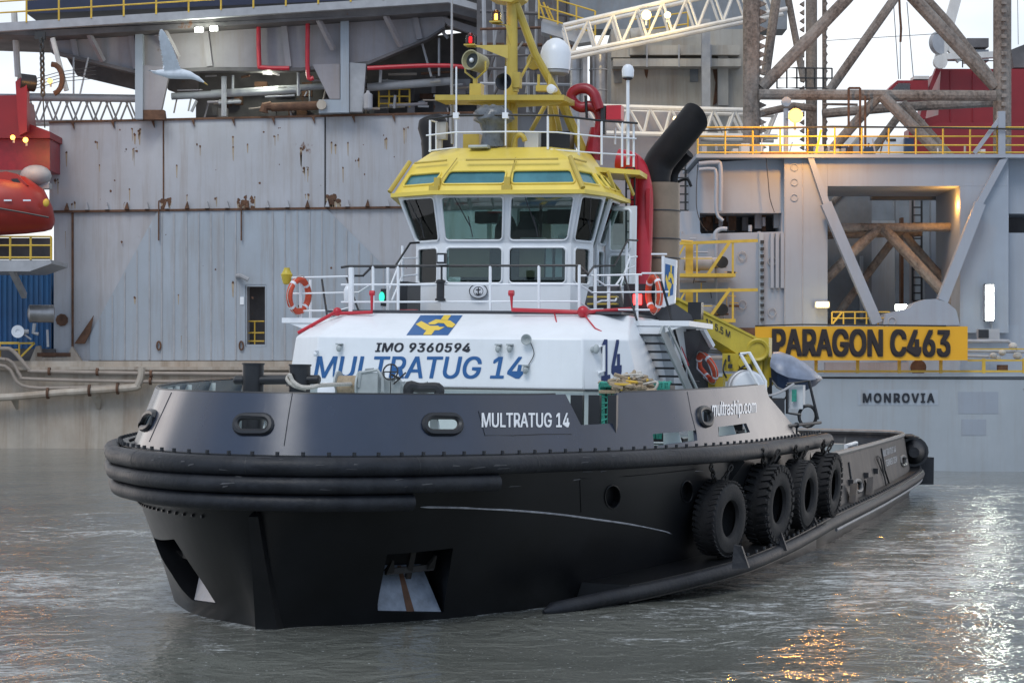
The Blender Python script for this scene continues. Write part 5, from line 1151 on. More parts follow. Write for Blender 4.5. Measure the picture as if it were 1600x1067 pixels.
# clad front with grooves
cl = [(140, 563), (141, 522), (246, 330), (510, 326), (655, 470), (700, 562)]
def cltop(x):
    if x <= cl[1][0]: return cl[1][1]
    for (xa, ya), (xb, yb) in zip(cl[1:], cl[2:]):
        if xa <= x <= xb: return ya + (yb - ya) * (x - xa) / (xb - xa)
    return None
def clad(x0, x1): 
    xs = [x0] + [q[0] for q in cl[1:] if x0 < q[0] < x1] + [x1]; return [(x0, 563)] + [(x, cltop(x)) for x in xs] + [(x1, 563)]
rp('clad_sheet', 'rigclad', bp(clad(140.5, 384), YB - .06, .10)); rp('clad_sheet', 'rigclad', bp(clad(416, 699), YB - .06, .10)); rp('clad_sheet', 'rigclad', bp([(384, 563), (416, 563), (416, 542), (384, 542)], YB - .06, .1)); rp('clad_sheet', 'rigclad', bp([(384, 444.5), (384, cltop(384)), (416, cltop(416)), (416, 444.5)], YB - .06, .1))
for i in range(29):
    x = 156.5 + 19.25 * i
    if 386 < x < 414 or cltop(x) is None: continue
    m = MB(); m.bar(B(x, cltop(x) + 3, YB - .065), B(x, 562, YB - .065), .075, .05); rp('clad_groove', 'greypipe', m)
for x in (248, 377): m = MB(); m.tube(B(x, 316, YB - .2), B(x, 376, YB - .2), .04); rp('hanger_rod', 'rust', m); m = MB(); c = B(x, 540, YB - .15); m.path([c + Vector((.1 * math.cos(q), 0, .22 * math.sin(q))) for q in (2 * math.pi * k / 14 for k in range(14))], .045, 6, closed=True); rp('lifting_ring', 'rust', m)
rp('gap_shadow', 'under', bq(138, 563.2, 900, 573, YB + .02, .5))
m = MB(); m.path([B(371, 431, YB - .1), B(376, 431, YB - .5), B(388, 437, YB - .5)], .12, 8); rp('door_lamp', 'greypipe', m); rp('door_sign', 'letterwhite', bq(375, 464, 381, 476, YB - .1, .05))
# feet and torn plate at the left corner
rp('foot_plate', 'righull', bp([(42, 574), (56, 541), (62, 540), (66, 558), (104, 558), (112, 541), (134, 574)], YB - .5, .4)); rp('foot_base', 'rust', bq(58, 551, 110, 557, YB - .55, .3)); rp('torn_plate', 'rust', bp([(116, 537), (146, 493), (141, 520), (132, 537)], YB - .2, .1))
# upper deck beams above the box
YU = 112.0
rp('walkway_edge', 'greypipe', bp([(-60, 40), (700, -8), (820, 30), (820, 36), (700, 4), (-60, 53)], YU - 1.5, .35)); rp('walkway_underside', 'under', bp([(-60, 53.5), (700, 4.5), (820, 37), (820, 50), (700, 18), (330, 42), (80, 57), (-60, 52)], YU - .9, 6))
rp('upper_wall', 'navywall', bp([(42, 22), (42, -40), (900, -40), (900, -12), (640, -3)], YU + 2, 6))
m = MB(); rail(m, [B(-60, 42, YU - 1.5), B(700, -6, YU - 1.5)], 1.15, (1.0, .5), 1.7, .045); rp('walkway_railing', 'rigyellow', m)
rp('girder', 'girder', bp([(76, 60), (700, 22), (694, 42), (668, 58), (575, 96), (470, 106), (330, 105), (262, 108), (212, 110), (80, 78)], YU + .6, .5))
rp('girder_end', 'girder', bp([(690, 26), (790, 58), (788, 70), (700, 40)], YU + .4, .5))
rp('girder_flange', 'under', bp([(80, 78), (212, 110), (330, 105), (470, 106), (575, 96), (668, 58), (694, 42), (694, 45), (668, 62), (576, 101), (470, 111), (330, 111), (212, 115), (80, 83)], YU + .3, .8))
for a, b, c, d in ((211, 223, 46, 186), (532, 545, 31, 176)): rp('post', 'rigclad', bq(a, c, b, d, YU + .1, .5))
rp('post_web', 'girder', bp([(223, 102), (266, 106), (252, 172), (223, 172)], YU + .25, .4)); rp('post_web', 'girder', bp([(488, 101), (531, 100), (531, 155), (515, 155)], YU + .25, .4)); rp('post_web', 'greypipe', bp([(546, 98), (572, 100), (566, 175), (546, 175)], YU + .25, .6))
rp('post_foot', 'rust', bp([(223, 172), (256, 172), (258, 187), (223, 187)], YU + .2, .6)); rp('post_foot', 'rigclad', bp([(498, 156), (532, 156), (532, 176), (498, 177)], YU + .2, .6))
for x, y0_, y1_ in ((112, 50, 90), (205, 56, 108), (320, 42, 104), (443, 34, 105), (648, 25, 62)): m = MB(); m.bar(B(x, y0_, YU + .5), B(x + 8, y1_, YU + .5), .3, .2); rp('girder_stiffener', 'girder', m)
for x in (145, 262, 505, 610): m = MB(); m.bar(B(x - 10, 48 - (x - 100) * .055, YU - .6), B(x + 16, 98 - (x - 100) * .05, YU + .3), .25, .2); rp('deck_bracket', 'girder', m)
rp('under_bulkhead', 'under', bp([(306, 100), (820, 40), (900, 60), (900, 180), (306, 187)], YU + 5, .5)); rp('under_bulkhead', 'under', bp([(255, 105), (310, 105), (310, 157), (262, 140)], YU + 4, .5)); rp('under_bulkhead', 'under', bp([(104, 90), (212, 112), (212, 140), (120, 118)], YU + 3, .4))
for x0_, y0_, x1_, y1_, w in ((-20, 152, 212, 155, 11), (268, 151, 470, 141, 11), (330, 146, 560, 132, 10), (574, 137, 706, 127, 13)): rp('under_pipe', 'greypipe', bt(MB(), [(x0_, y0_), (x1_, y1_)], YU + 1.6, w, 12))
rp('under_pipe', 'rust', bt(MB(), [(424, 168), (500, 165)], YU + .8, 14, 12)); rp('pipe_elbow', 'rust', bt(MB(), [(412, 176), (414, 167), (424, 166)], YU + .8, 15, 10)); rp('pipe_flange', 'righull', (lambda m: m.lathe(B(503, 165, YU + .3), (0, -1, 0), [(0, .25), (.3, .25), (.3, .1)]))(MB()))
for pts in ([(404, 36), (405, 98), (411, 106), (452, 107)], [(481, 33), (481, 116), (490, 122)], [(574, 107), (700, 103), (795, 116)]): rp('fire_pipe', 'red', bt(MB(), catmull([(a, b, YU + .2) for a, b in pts], 4), YU + .2, 7, 10))
for pts, w in (([(659, 66), (674, 120)], 4), ([(686, 60), (686, 119)], 4), ([(672, 104), (687, 104)], 3), ([(693, 22), (693, 52), (700, 60)], 6), ([(466, 100), (466, 150)], 5), ([(364, 118), (364, 140)], 4), ([(350, 120), (350, 182)], 9), ([(595, 110), (594, 130)], 5)): rp('strut', 'greypipe', bt(MB(), pts, YU + 1, w, 6))
rp('hanging_bottle', 'rigwall', (lambda m: m.lathe(B(575, 171, YU), (0, 0, 1), [(0, .2), (.05, .24), (.75, .24), (.85, .1), (.95, .08)]))(MB()))
m = MB(); rail(m, [B(592, 168, YU + 2), B(640, 168, YU + 2)], .95, (1, .6, .2), .5, .045); rp('inner_railing', 'rigyellow', m)
rr_ = random.Random(5)
for k in range(46):
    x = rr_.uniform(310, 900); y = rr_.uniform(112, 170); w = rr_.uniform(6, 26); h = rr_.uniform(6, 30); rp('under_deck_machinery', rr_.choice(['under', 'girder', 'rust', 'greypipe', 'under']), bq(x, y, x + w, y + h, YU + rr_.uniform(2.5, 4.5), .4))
for k in range(60):
    x = rr_.uniform(272, 760); y = rr_.uniform(110, 172); m = MB(); L_ = rr_.uniform(10, 60)
    if rr_.random() < .6: bt(m, [(x, y), (x + L_, y + rr_.uniform(-4, 4))], YU + rr_.uniform(1.0, 2.4), rr_.uniform(2, 6), 7)
    else: bt(m, [(x, y), (x + rr_.uniform(-8, 8), y + L_ * .6)], YU + rr_.uniform(1.0, 2.4), rr_.uniform(2, 5), 7)
    rp('under_deck_pipe', rr_.choice(['greypipe', 'greypipe', 'girder', 'rust', 'beige', 'rigpipe']), m)
# pipes along the hull on the left
for pts, w, mt in (([(-60, 544), (0, 544.5), (20, 548), (46, 577), (60, 580), (214, 583), (560, 586)], 6.5, 'rigpipe'), ([(-60, 560), (12, 562), (32, 587), (50, 592), (214, 596), (420, 595)], 5.5, 'rigpipe'), ([(-60, 570), (8, 572), (34, 602), (100, 606), (210, 602)], 5.5, 'rigpipe'), ([(-120, 622), (0, 621), (100, 613), (204, 606), (216, 600), (221, 586), (221, 574)], 12, 'righull')):
    rp('hull_pipe', mt, bt(MB(), catmull([(a, b, YL - .7) for a, b in pts], 4), YL - .7, w, 10))
for x, y_ in ((77, 580), (152, 581), (236, 584), (184, 607), (140, 610), (75, 614), (235, 595)): m = MB(); c = B(x, y_, YL - .7); m.tube(c - Vector((.06, 0, 0)), c + Vector((.06, 0, 0)), .2 if y_ < 600 else .3, n=12); rp('pipe_flange', 'rust', m)
for x in (148, 20): m = MB(); m.prism([B(x - 6, 619, YL - .7), B(x + 6, 618, YL - .7), B(x + 5, 640, YL - .02)], Vector((.12, 0, 0))); rp('pipe_bracket', 'righull', m)
# left end: yellow rails, gangway, blue cladding
m = MB(); rail(m, [B(-80, 406, YU - 4), B(80, 406, YU - 4)], 1.15, (1, .62, .1), .95, .05); rp('gallery_railing', 'rigyellow', m)
rp('gallery_deck', 'greypipe', bp([(-80, 406), (80, 406), (80, 412), (46, 424), (-80, 424)], YU - 4, 4)); m = MB(); m.bar(B(16, 418, YU - 3.8), B(38, 462, YU - 1), .25, .3); rp('gallery_bracket', 'greypipe', m)
rp('cladding_back', 'bluewall', bq(-140, 424, 86, 566, YU + 2, .3)); rp('cladding_foot', 'under', bq(-140, 545, 86, 564, YU + .8, .3)); rp('gallery_under', 'under', bq(-80, 372, 80, 405, YU - 1.5, .3))
m = MB(); rail(m, [B(-60, 560, YL - .4), B(30, 560, YL - .4)], .8, (1, .55), 1.1, .045); m.bar(B(30, 560, YL - .4), B(54, 536, YL - .4), .09, .09); m.bar(B(-60, 537, YL - .4), B(54, 536, YL - .4), .09, .09); rp('hull_railing', 'rigyellow', m)
m = MB()
for k in range(42): x = -90 + 4.1 * k; m.box(B(x, 484, YU + 1.2 + .07 * (k % 2)), .14, .1, 4.3)
rp('blue_cladding', 'bluewall', m)
# ---- right hand jack house
YJ = 88.0
rp('jackhouse_frame', 'jack', bp([(1226, 247), (1293, 247), (1293, 520), (1226, 520)], YJ, 5)); rp('jackhouse_frame', 'jack', bp([(1500, 291.2), (1576, 291.2), (1576, 520), (1500, 520)], YJ, 5)); rp('jackhouse_frame', 'jack', bp([(1293.2, 247), (1576, 247), (1576, 291), (1293.2, 291)], YJ, 5))
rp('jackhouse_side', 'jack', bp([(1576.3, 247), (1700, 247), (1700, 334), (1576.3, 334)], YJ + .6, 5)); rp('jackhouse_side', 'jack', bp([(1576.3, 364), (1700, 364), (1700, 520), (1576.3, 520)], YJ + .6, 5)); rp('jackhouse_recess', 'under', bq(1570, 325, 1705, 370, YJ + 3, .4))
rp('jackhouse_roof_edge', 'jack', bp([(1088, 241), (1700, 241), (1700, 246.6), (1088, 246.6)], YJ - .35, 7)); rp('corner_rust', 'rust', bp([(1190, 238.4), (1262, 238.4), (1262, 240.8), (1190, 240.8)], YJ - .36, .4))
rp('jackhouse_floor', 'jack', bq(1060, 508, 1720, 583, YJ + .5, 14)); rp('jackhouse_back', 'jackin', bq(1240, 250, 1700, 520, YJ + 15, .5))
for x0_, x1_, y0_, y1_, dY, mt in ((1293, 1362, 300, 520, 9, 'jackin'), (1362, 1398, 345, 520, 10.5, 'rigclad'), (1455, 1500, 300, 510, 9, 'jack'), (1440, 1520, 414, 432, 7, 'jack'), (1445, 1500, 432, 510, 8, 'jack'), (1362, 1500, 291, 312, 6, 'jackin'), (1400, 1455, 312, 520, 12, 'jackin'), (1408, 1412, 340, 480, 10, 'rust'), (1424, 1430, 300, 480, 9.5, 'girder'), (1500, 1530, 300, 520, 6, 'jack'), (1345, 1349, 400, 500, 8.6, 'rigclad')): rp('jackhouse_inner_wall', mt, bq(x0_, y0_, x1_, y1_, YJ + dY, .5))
m = MB(); a, b = B(1433, 312, YJ + 9), B(1433, 470, YJ + 9)
for d in (-.2, .2): m.tube(a + Vector((d, 0, 0)), b + Vector((d, 0, 0)), .05, n=6)
for k in range(14): q = a.lerp(b, k / 13); m.tube(q - Vector((.2, 0, 0)), q + Vector((.2, 0, 0)), .035, n=5)
rp('inner_ladder', 'cable', m)
for pts, w0 in (((1266, 252), (1300, 345)), ((1562, 252), (1523, 345))): pass
rp('gusset_plate', 'jack', bp([(1262, 246), (1272, 248), (1302, 332), (1293, 338)], YJ - .3, .28)); rp('gusset_plate', 'jack', bp([(1576, 246), (1562, 250), (1519, 330), (1526, 338)], YJ - .3, .28))
for a, b in (((1290, 318), (1370, 505)), ((1531, 318), (1472, 470))): m = MB(); m.bar(B(*a, YJ - .55), B(*b, YJ - .55), .42, .42); rp('jackhouse_strut', 'jack', m)
m = MB(); bp([(1381, 508), (1384, 490), (1420, 482), (1428, 474), (1445, 468), (1462, 467), (1480, 472), (1494, 484), (1500, 508)], YJ - 1.0, 1.2, m); rp('anchor_winch_cover', 'jack', m)
m = MB(); c = B(1394, 502, YJ - 1.02); m.path([c + Vector((.15 * math.cos(q), 0, .15 * math.sin(q))) for q in (2 * math.pi * k / 16 for k in range(16))], .02, 6, closed=True); rp('cover_ring', 'greypipe', m)
m = MB(); rail(m, [B(1300, 507, YJ - .6), B(1390, 507, YJ - .6)], .5, (1, .5), .5, .03); m.bar(B(1300, 507, YJ - .6), B(1316, 487, YJ - .6), .07, .07); rp('low_railing', 'rigyellow', m)
for x in (1254, 1226): rp('plate_seam', 'greypipe', bt(MB(), [(x, 249), (x, 508)], YJ - .01, 1.6, 5))
for y_ in (262, 285, 309): m = MB(); c = B(1241, y_, YJ); m.path([c + Vector((.14 * math.cos(q), -.02, .14 * math.sin(q))) for q in (2 * math.pi * k / 12 for k in range(12))], .018, 5, closed=True); rp('cover_ring', 'jack', m)
rp('hanging_cable', 'cable', bt(MB(), catmull([(1197, 247, YJ - .1), (1200, 280, YJ - .1), (1203, 310, YJ - .1), (1210, 332, YJ - .1)], 3), YJ, 1.3, 5)); rp('hanging_cable', 'cable', bt(MB(), catmull([(1090, 258, YJ), (1088, 320, YJ), (1096, 350, YJ), (1106, 362, YJ)], 4), YJ, 1.3, 5))
rr_ = random.Random(77)
for k in range(16): x = rr_.uniform(1096, 1215); rp('recess_machinery', rr_.choice(['girder', 'rust', 'greypipe']), bq(x, rr_.uniform(333, 340), x + rr_.uniform(4, 12), rr_.uniform(345, 362), YJ + rr_.uniform(1, 2.5), .3))
for k in range(26):
    x = rr_.uniform(1064, 1140); y = rr_.uniform(372, 510); m = MB(); L_ = rr_.uniform(5, 22)
    bt(m, [(x, y), (x + L_, y + rr_.uniform(-2, 2))] if rr_.random() < .5 else [(x, y), (x + rr_.uniform(-2, 2), y + L_)], YJ - .25, rr_.uniform(1.2, 4), 6); rp('jack_fitting', rr_.choice(['greypipe', 'cable', 'rust', 'jack', 'rigyellow']), m)
for x, y_ in ((1064, 372), (1172, 362), (1140, 378), (1186, 372)): rp('lifting_lug', 'jack', bt(MB(), [(x, y_), (x, y_ - 10)], YJ + .2, 6, 8))
# left jack block with its curved opening
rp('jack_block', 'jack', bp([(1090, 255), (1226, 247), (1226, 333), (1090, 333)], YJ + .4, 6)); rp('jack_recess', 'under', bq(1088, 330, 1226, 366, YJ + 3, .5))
rp('jack_block_side', 'jack', bp([(1060, 330), (1093, 330), (1094, 362), (1100, 372), (1060, 372)], YJ + .3, 2)); rp('jack_block_side', 'jack', bp([(1222, 330), (1226, 330), (1226, 366), (1220, 366)], YJ + .2, 2))
rp('jack_panel', 'jack', bp([(1056, 378), (1066, 366), (1226, 362), (1226, 520), (1056, 520)], YJ + .1, 4)); rp('jack_panel_edge', 'righullgrey', bp([(1186, 364), (1193, 364), (1193, 512), (1186, 512)], YJ - .05, .2))
for y_ in range(378, 512, 11): m = MB(); m.box(B(1191, y_, YJ - .1), .14, .12, .12); rp('panel_bolt', 'cable', m)
for x in (1204, 1212, 1220): rp('panel_rib', 'jack', bq(x, 364, x + 5, 450, YJ - .06, .15))
for x, y_ in ((1206, 408), (1206, 488), (1160, 400), (1160, 476)):
    m = MB(); c = B(x, y_, YJ + .06); m.path([c + Vector((.16 * math.cos(q), -.03, .18 * math.sin(q))) for q in (2 * math.pi * k / 12 for k in range(12))], .02, 5, closed=True); rp('cover_ring', 'greypipe', m)
rp('backing_wall', 'girder', bq(905, 175, 1095, 580, YJ + 12, 1)); rp('column', 'jack', bq(1046, 250, 1062, 560, YJ + 8, 1)); rp('column', 'greypipe', bq(1078, 258, 1094, 560, YJ + 6, 1))
m = MB(); a, b = B(1062, 240, YJ + 5), B(1062, 380, YJ + 5)
for d in (-.25, .25): m.tube(a + Vector((d, 0, 0)), b + Vector((d, 0, 0)), .05, n=6)
for k in range(12): q = a.lerp(b, k / 11); m.box(q, .8, .06, .06)
rp('back_ladder', 'cable', m)
for pts, w in (([(1092, 256), (1118, 254), (1126, 262), (1126, 330)], 7), ([(1092, 265), (1112, 264), (1119, 272), (1119, 330), (1130, 345)], 5.5), ([(1117, 375), (1118, 364), (1126, 358), (1136, 358)], 7), ([(1119, 372), (1119, 500)], 5)): rp('jack_pipe', 'jack', bt(MB(), catmull([(a, b, YJ - .2) for a, b in pts], 3), YJ - .2, w, 10))
for k, (yt, yb, yl) in enumerate(((379, 430, 404), (453, 501, 478))):
    m = MB(); YP = YJ - 1.4
    m.bar(B(1046, yt + 2, YP), B(1184, yt - 3 if k == 0 else yt, YP), .10, .12); m.bar(B(1056, yb, YP), B(1149, yb, YP), .16, .14)
    for x, w in ((1059, .06), (1077, .3), (1089, .06), (1145, .08)): m.bar(B(x, yt, YP + (.3 if w > .2 else 0)), B(x, yb, YP + (.3 if w > .2 else 0)), w, .06)
    m.bar(B(1106, yb - 1, YP), B(1141, yt - 2, YP), .12, .12); m.bar(B(1056, yl, YP), B(1113, yl, YP), .04, .04); m.bar(B(1058, yl, YP), B(1072, yt, YP), .07, .07)
    rp('access_platform', 'rigyellow', m); rp('platform_deck', 'rigyellow', bq(1056, yb - 1, 1149, yb + 2, YP + .1, 1.3))
    m = MB(); m.tube(B(1068, yl + 8, YP + .8), B(1112, yl + 8, YP + .8), .28, n=14); m.tube(B(1112, yl + 6, YP + .8), B(1131, yl + 6, YP + .8), .2, n=12); rp('jack_motor', 'greypipe', m); m = MB(); m.lathe(B(1128, yl + 6, YP + .5), (0, -1, 0), [(0, .24), (.15, .24), (.16, .15)]); rp('motor_end', 'cable', m)
rp('jack_base', 'rust', bq(1056, 512, 1190, 524, YJ - .3, .3))
for y_, w in ((531, 9), (549, 8), (560, 7)): rp('deck_pipe', 'rigpipe', bt(MB(), [(1060, y_), (1180, y_ - 2)], YR + .6, w, 10))
# top railings of the jack house
m = MB(); rail(m, [B(1090, 241, YJ - .2), B(1262, 241, YJ - .2), B(1558, 241, YJ - .2), B(1700, 241, YJ - .2)], 1.08, (1, .66, .33, .06), 1.15, .035); rp('roof_railing', 'rigyellow', m)
rp('guard_cable', 'cable', bt(MB(), [(1085, 205), (1300, 198), (1480, 200), (1700, 204)], YJ - .4, 3, 6)); m = MB(); m.bar(B(1275, 240, YJ - .2), B(1283, 203, YJ - .2), .09, .05); rp('rail_brace', 'rigyellow', m)
rp('roof_post', 'jack', bq(1560, 174, 1571, 246, YJ - .3, .3)); m = MB(); m.bar(B(1522, 240, YJ - .2), B(1562, 186, YJ - .2), .16, .16); rp('roof_post_brace', 'jack', m)
# below the name board: yellow posts, bits of deck gear on the right
m = MB()
for x in (1275, 1340, 1405, 1470, 1537, 1600): m.bar(B(x, 560, YR + .1), B(x, 584, YR + .1), .12, .1)
m.bar(B(1240, 580, YR + .1), B(1720, 580, YR + .1), .08, .08); m.bar(B(1240, 546, YR + .1), B(1720, 545, YR + .1), .05, .05); m.bar(B(1512, 563, YR + .1), B(1720, 563, YR + .1), .07, .07); rp('deck_railing', 'rigyellow', m)
for pts, w in (([(1512, 533), (1575, 533), (1590, 545)], 6), ([(1512, 548), (1620, 550)], 5), ([(1512, 556), (1545, 557)], 5)): rp('deck_pipe', 'greypipe', bt(MB(), pts, YR + .8, w, 10))
m = MB()
for x, y_, r_ in ((1552, 556, 5), (1566, 551, 5), (1583, 541, 6), (1590, 556, 6), (1560, 560, 4)): m.ball(B(x, y_, YR + .4), r_ / F * YR * 1.2, None, r_ / F * YR, 9, 6)
rp('wrapped_hoses', 'rope', m); rp('deck_gear_box', 'greypipe', bq(1530, 514, 1562, 530, YJ - 1.2, .5)); rp('deck_gear_box', 'blackpaint', bq(1529, 515, 1545, 528, YJ - 1.25, .04)); rp('deck_gear_box', 'rust', bq(1561, 570, 1575, 580, YR + .5, .4)); rp('deck_clutter', 'girder', bq(1290, 566, 1420, 583, YR + 1.5, .5)); rp('deck_clutter', 'jack', bq(1420, 563, 1500, 583, YR + 1.7, .5)); m = MB(); m.lathe(B(1434, 574, YR + .9), (0, -1, 0), [(0, .3), (.2, .3), (.2, .1)], 16); rp('hawse_ring', 'rust', m)
# name board
nbB = B(1346, 563, YR - .5); nb = world('name_board', nbB, 'long orange name board with big black capitals on the yellow deck railing', 'sign')
MB().prism([B(a, b, YR - .5) for a, b in ((1180, 510), (1512, 510), (1512, 563), (1180, 563))], Vector((0, .08, 0))).build('board', 'signorange', nb, off=nbB)
tqb = [B(*q, YR - .53) for q in ((1206, 557), (1485, 558), (1485, 515), (1206, 513))]; lettering('PARAGON C463', lambda u, v: tqb[0].lerp(tqb[1], u).lerp(tqb[3].lerp(tqb[2], u), v), 'signink', nb, off=nbB, bold=.07, gap=.006)
m = MB(); bt(m, [(1180, 509), (1250, 507), (1400, 508), (1478, 509)], YR - .5, 2.5, 6); m.build('board_cable', 'cable', nb, off=nbB)

rr_ = random.Random(9)
for k in range(34):
    x = rr_.uniform(1095, 1570); h = rr_.uniform(4, 24); w = rr_.uniform(4, 22); m = MB()
    if rr_.random() < .5: bt(m, [(x, 240), (x + rr_.uniform(-6, 6), 240 - h)], YJ + rr_.uniform(2, 6), rr_.uniform(1.5, 4), 6)
    else: bq(x, 240 - h * .7, x + w, 240, YJ + rr_.uniform(2.5, 6), .8, m)
    rp('deck_gear', rr_.choice(['greypipe', 'cranewhite', 'rigyellow', 'rust', 'beige', 'boatblue', 'cranewhite']), m)
# ---- lattice legs of the rig
LB = B(1370, 520, 94) ; LB.z = 3.5
leg = world('rig_leg', LB, 'tall barnacled steel lattice leg rising through the jack house', 'rig leg')
def lt(name, pts, w, Y, n=10, mat='leg'): return bt(MB(), pts, Y, w, n).build(name, mat, leg, off=LB)
def chord(x, w, Y, y0_, y1_, teeth):
    m = MB(); bt(m, [(x, y0_), (x, y1_)], Y, w, 10); k = w / F * Y
    tm = MB(); y_ = y0_
    while y_ < y1_:
        for tx in teeth:
            c = B(x + tx, y_, Y - k * .2); s_ = 1 if tx > 0 else -1
            if abs(tx) < w * .3: tm.box(c + Vector((0, -k * .35, 0)), k * .28, k * .2, .16)
            else: tm.prism([c + Vector((0, 0, .13)), c + Vector((s_ * k * .38, 0, 0)), c + Vector((0, 0, -.13))], Vector((0, .3, 0)))
        y_ += 13.2
    c_ = m.build('chord', 'leg', leg, off=LB); tag(tm.build('rack_teeth', 'leg', c_, off=LB), kind='stuff')
chord(1174, 27, 94, -60, 242, (14,)); chord(1268, 18, 102, -60, 242, (-11,)); chord(1288, 7, 101, -60, 242, (3,)); chord(1566, 28, 94, -60, 242, (.1,)); chord(1345, 20, 104, 290, 520, (10,))
for pts, w, Y in (([(1186, 148), (1555, 150)], 17, 93.5), ([(1186, 178), (1240, 166), (1275, 170)], 12, 99), ([(1285, 178), (1400, 168), (1555, 160)], 15, 100), ([(1190, 138), (1322, 0), (1360, -45)], 20, 94), ([(1296, 142), (1398, -2), (1420, -35)], 15, 97), ([(1388, -45), (1430, 0), (1556, 136)], 20, 94), ([(1440, -10), (1482, 36), (1556, 130)], 13, 99), ([(1228, -20), (1256, 128)], 11, 101), ([(1196, 118), (1214, -10)], 15, 97),
                  ([(1378, 150), (1474, 246)], 18, 93), ([(1410, 160), (1486, 246)], 13, 98), ([(1372, 152), (1286, 250)], 16, 93.5), ([(1405, 180), (1356, 246)], 13, 99), ([(1286, 163), (1340, 164)], 4, 98),
                  ([(1293, 356), (1516, 355)], 14, 90), ([(1293, 368), (1440, 364)], 12, 92.5), ([(1372, 356), (1280, 446)], 16, 90), ([(1380, 356), (1536, 524)], 17, 90), ([(1412, 366), (1540, 512)], 13, 92), ([(1398, 372), (1296, 508)], 13, 92.5), ([(1293, 324), (1325, 292)], 10, 97)): lt('brace', pts, w, Y)
for pts in ([(1326, 138), (1326, 200)], [(1344, 138), (1344, 240)], [(1326, 138), (1344, 138)], [(1352, 150), (1352, 240)]): lt('climbing_frame', pts, 4, 92.5, 6, 'rust')
m = MB(); rail(m, [B(1214, 138, 99), B(1245, 138, 97), B(1300, 138, 100)], .9, (1, .5, 0), 1.0, .035); m.build('leg_railing', 'cable', leg, off=LB)
# far legs' white struts behind the opening
for pts, w in (([(1401, 314), (1413, 370), (1424, 420), (1452, 470)], 12),): rp('far_brace', 'greypipe', bt(MB(), pts, 100.5, w, 8))
# ---- white crane booms
def boom(name, label, top, bot, Y, nb_, w, dY=1.5):
    base = B(*bot[0], Y); t = world(name, base, label, 'crane boom', 'white lattice crane booms on the rig')
    for nm, (a, b) in (('upper_chord', top), ('lower_chord', bot)):
        for k in (0, 1): m = MB(); m.tube(B(a[0], a[1], Y) + Vector((0, dY * k, 0)), B(b[0], b[1], Y) + Vector((0, dY * k, 0)), w / 2 / F * Y, n=8); m.build(nm, 'cranewhite', t, off=base)
    for f_ in (0, 1):
        for i in range(nb_):
            a = Vector(top[0]).lerp(Vector(top[1]), i / nb_); b = Vector(bot[0]).lerp(Vector(bot[1]), (i + .5) / nb_); c = Vector(top[0]).lerp(Vector(top[1]), (i + 1) / nb_)
            for p_, q_ in ((a, b), (b, c)): m = MB(); m.tube(B(p_.x, p_.y, Y) + Vector((0, dY * f_, 0)), B(q_.x, q_.y, Y) + Vector((0, dY * f_, 0)), w * .32 / F * Y, n=6); m.build('lacing', 'cranewhite', t, off=base)
    return t
boom('crane_boom', 'white lattice boom slanting up across the beige block toward the leg', ((880, 40), (1230, -42)), ((872, 88), (1230, 14)), 99, 9, 7)
boom('crane_boom', 'white lattice boom lying level below the beige block behind the exhaust', ((915, 166), (1215, 174)), ((925, 208), (1215, 214)), 99, 9, 8)
boom('crane_boom', 'white lattice boom at far left beneath the walkway, behind the red crane', ((36, 148), (225, 151)), ((36, 190), (225, 190)), 116, 6, 5)
# ---- beige block, silos, derrick clutter
bb = B(1058, 330, 104); blk = world('deck_module', Vector((bb.x, 104, 5)), 'weathered beige deck module with duct work behind the exhaust pipe', 'module'); ob = Vector((bb.x, 104, 5))
def bpart(name, mat, m): return m.build(name, mat, blk, off=ob)
bpart('wall', 'beige', bq(955, 46, 1166, 340, 104, 5)); bpart('upper_wall', 'jackin', bq(890, -40, 1230, 46, 107, 2))
for x0_, y0_, x1_, y1_, d in ((984, 71, 1156, 86, .9), (958, 92, 1158, 104, 1.1), (955, 54, 985, 90, .6), (1122, 86, 1138, 165, .5)): bpart('duct', 'beige', bq(x0_, y0_, x1_, y1_, 104 - d, d))
for x in (1010, 1060, 1110): bpart('duct_band', 'greypipe', bq(x, 70, x + 2, 105, 102.8, .2))
bpart('column', 'greypipe', bq(1097, 30, 1110, 172, 102, .5)); bpart('window', 'jackin', bq(960, 111, 972, 130, 103.9, .05)); bpart('window', 'jackin', bq(1078, 108, 1091, 128, 103.9, .05)); bpart('rust_patch', 'rust', bp([(1006, 104), (1014, 104), (1011, 124), (1008, 118)], 103.97, .02)); bpart('rust_patch', 'rust', bp([(1113, 106), (1128, 110), (1122, 160), (1114, 165), (1118, 130)], 103.95, .02))
for i, (x, w) in enumerate(((903, 26), (935, 27))):
    c = B(x, 200, 102.5); t = world('silo', c, ('narrow steel silo beside the satellite dome of the tug', 'steel silo between the grey post and the beige module')[i], 'silo', 'steel silos on the rig'); m = MB(); m.tube(c, B(x, 82, 102.5), w / 2 / F * 102.5, n=20); m.build('silo_body', 'tank', t, off=c)
    m = MB()
    for y_ in (110, 142): m.path([Vector((c.x + (w / 2 / F * 102.5 + .02) * math.cos(q), 102.5 + (w / 2 / F * 102.5 + .02) * math.sin(q), B(x, y_, 102.5).z)) for q in (2 * math.pi * k / 20 for k in range(20))], .03, 5, closed=True)
    m.build('silo_band', 'greypipe', t, off=c)
rp('grey_post', 'greypipe', bq(911, 82, 918, 210, 101.5, .3)); rp('post_head', 'greypipe', bq(890, 80, 930, 86, 101.4, .5))
db = B(830, 170, 106); dk = world('derrick_frame', db, 'dark pipe and girder framework of the drilling derrick behind the tug mast', 'derrick')
rr_ = random.Random(8)
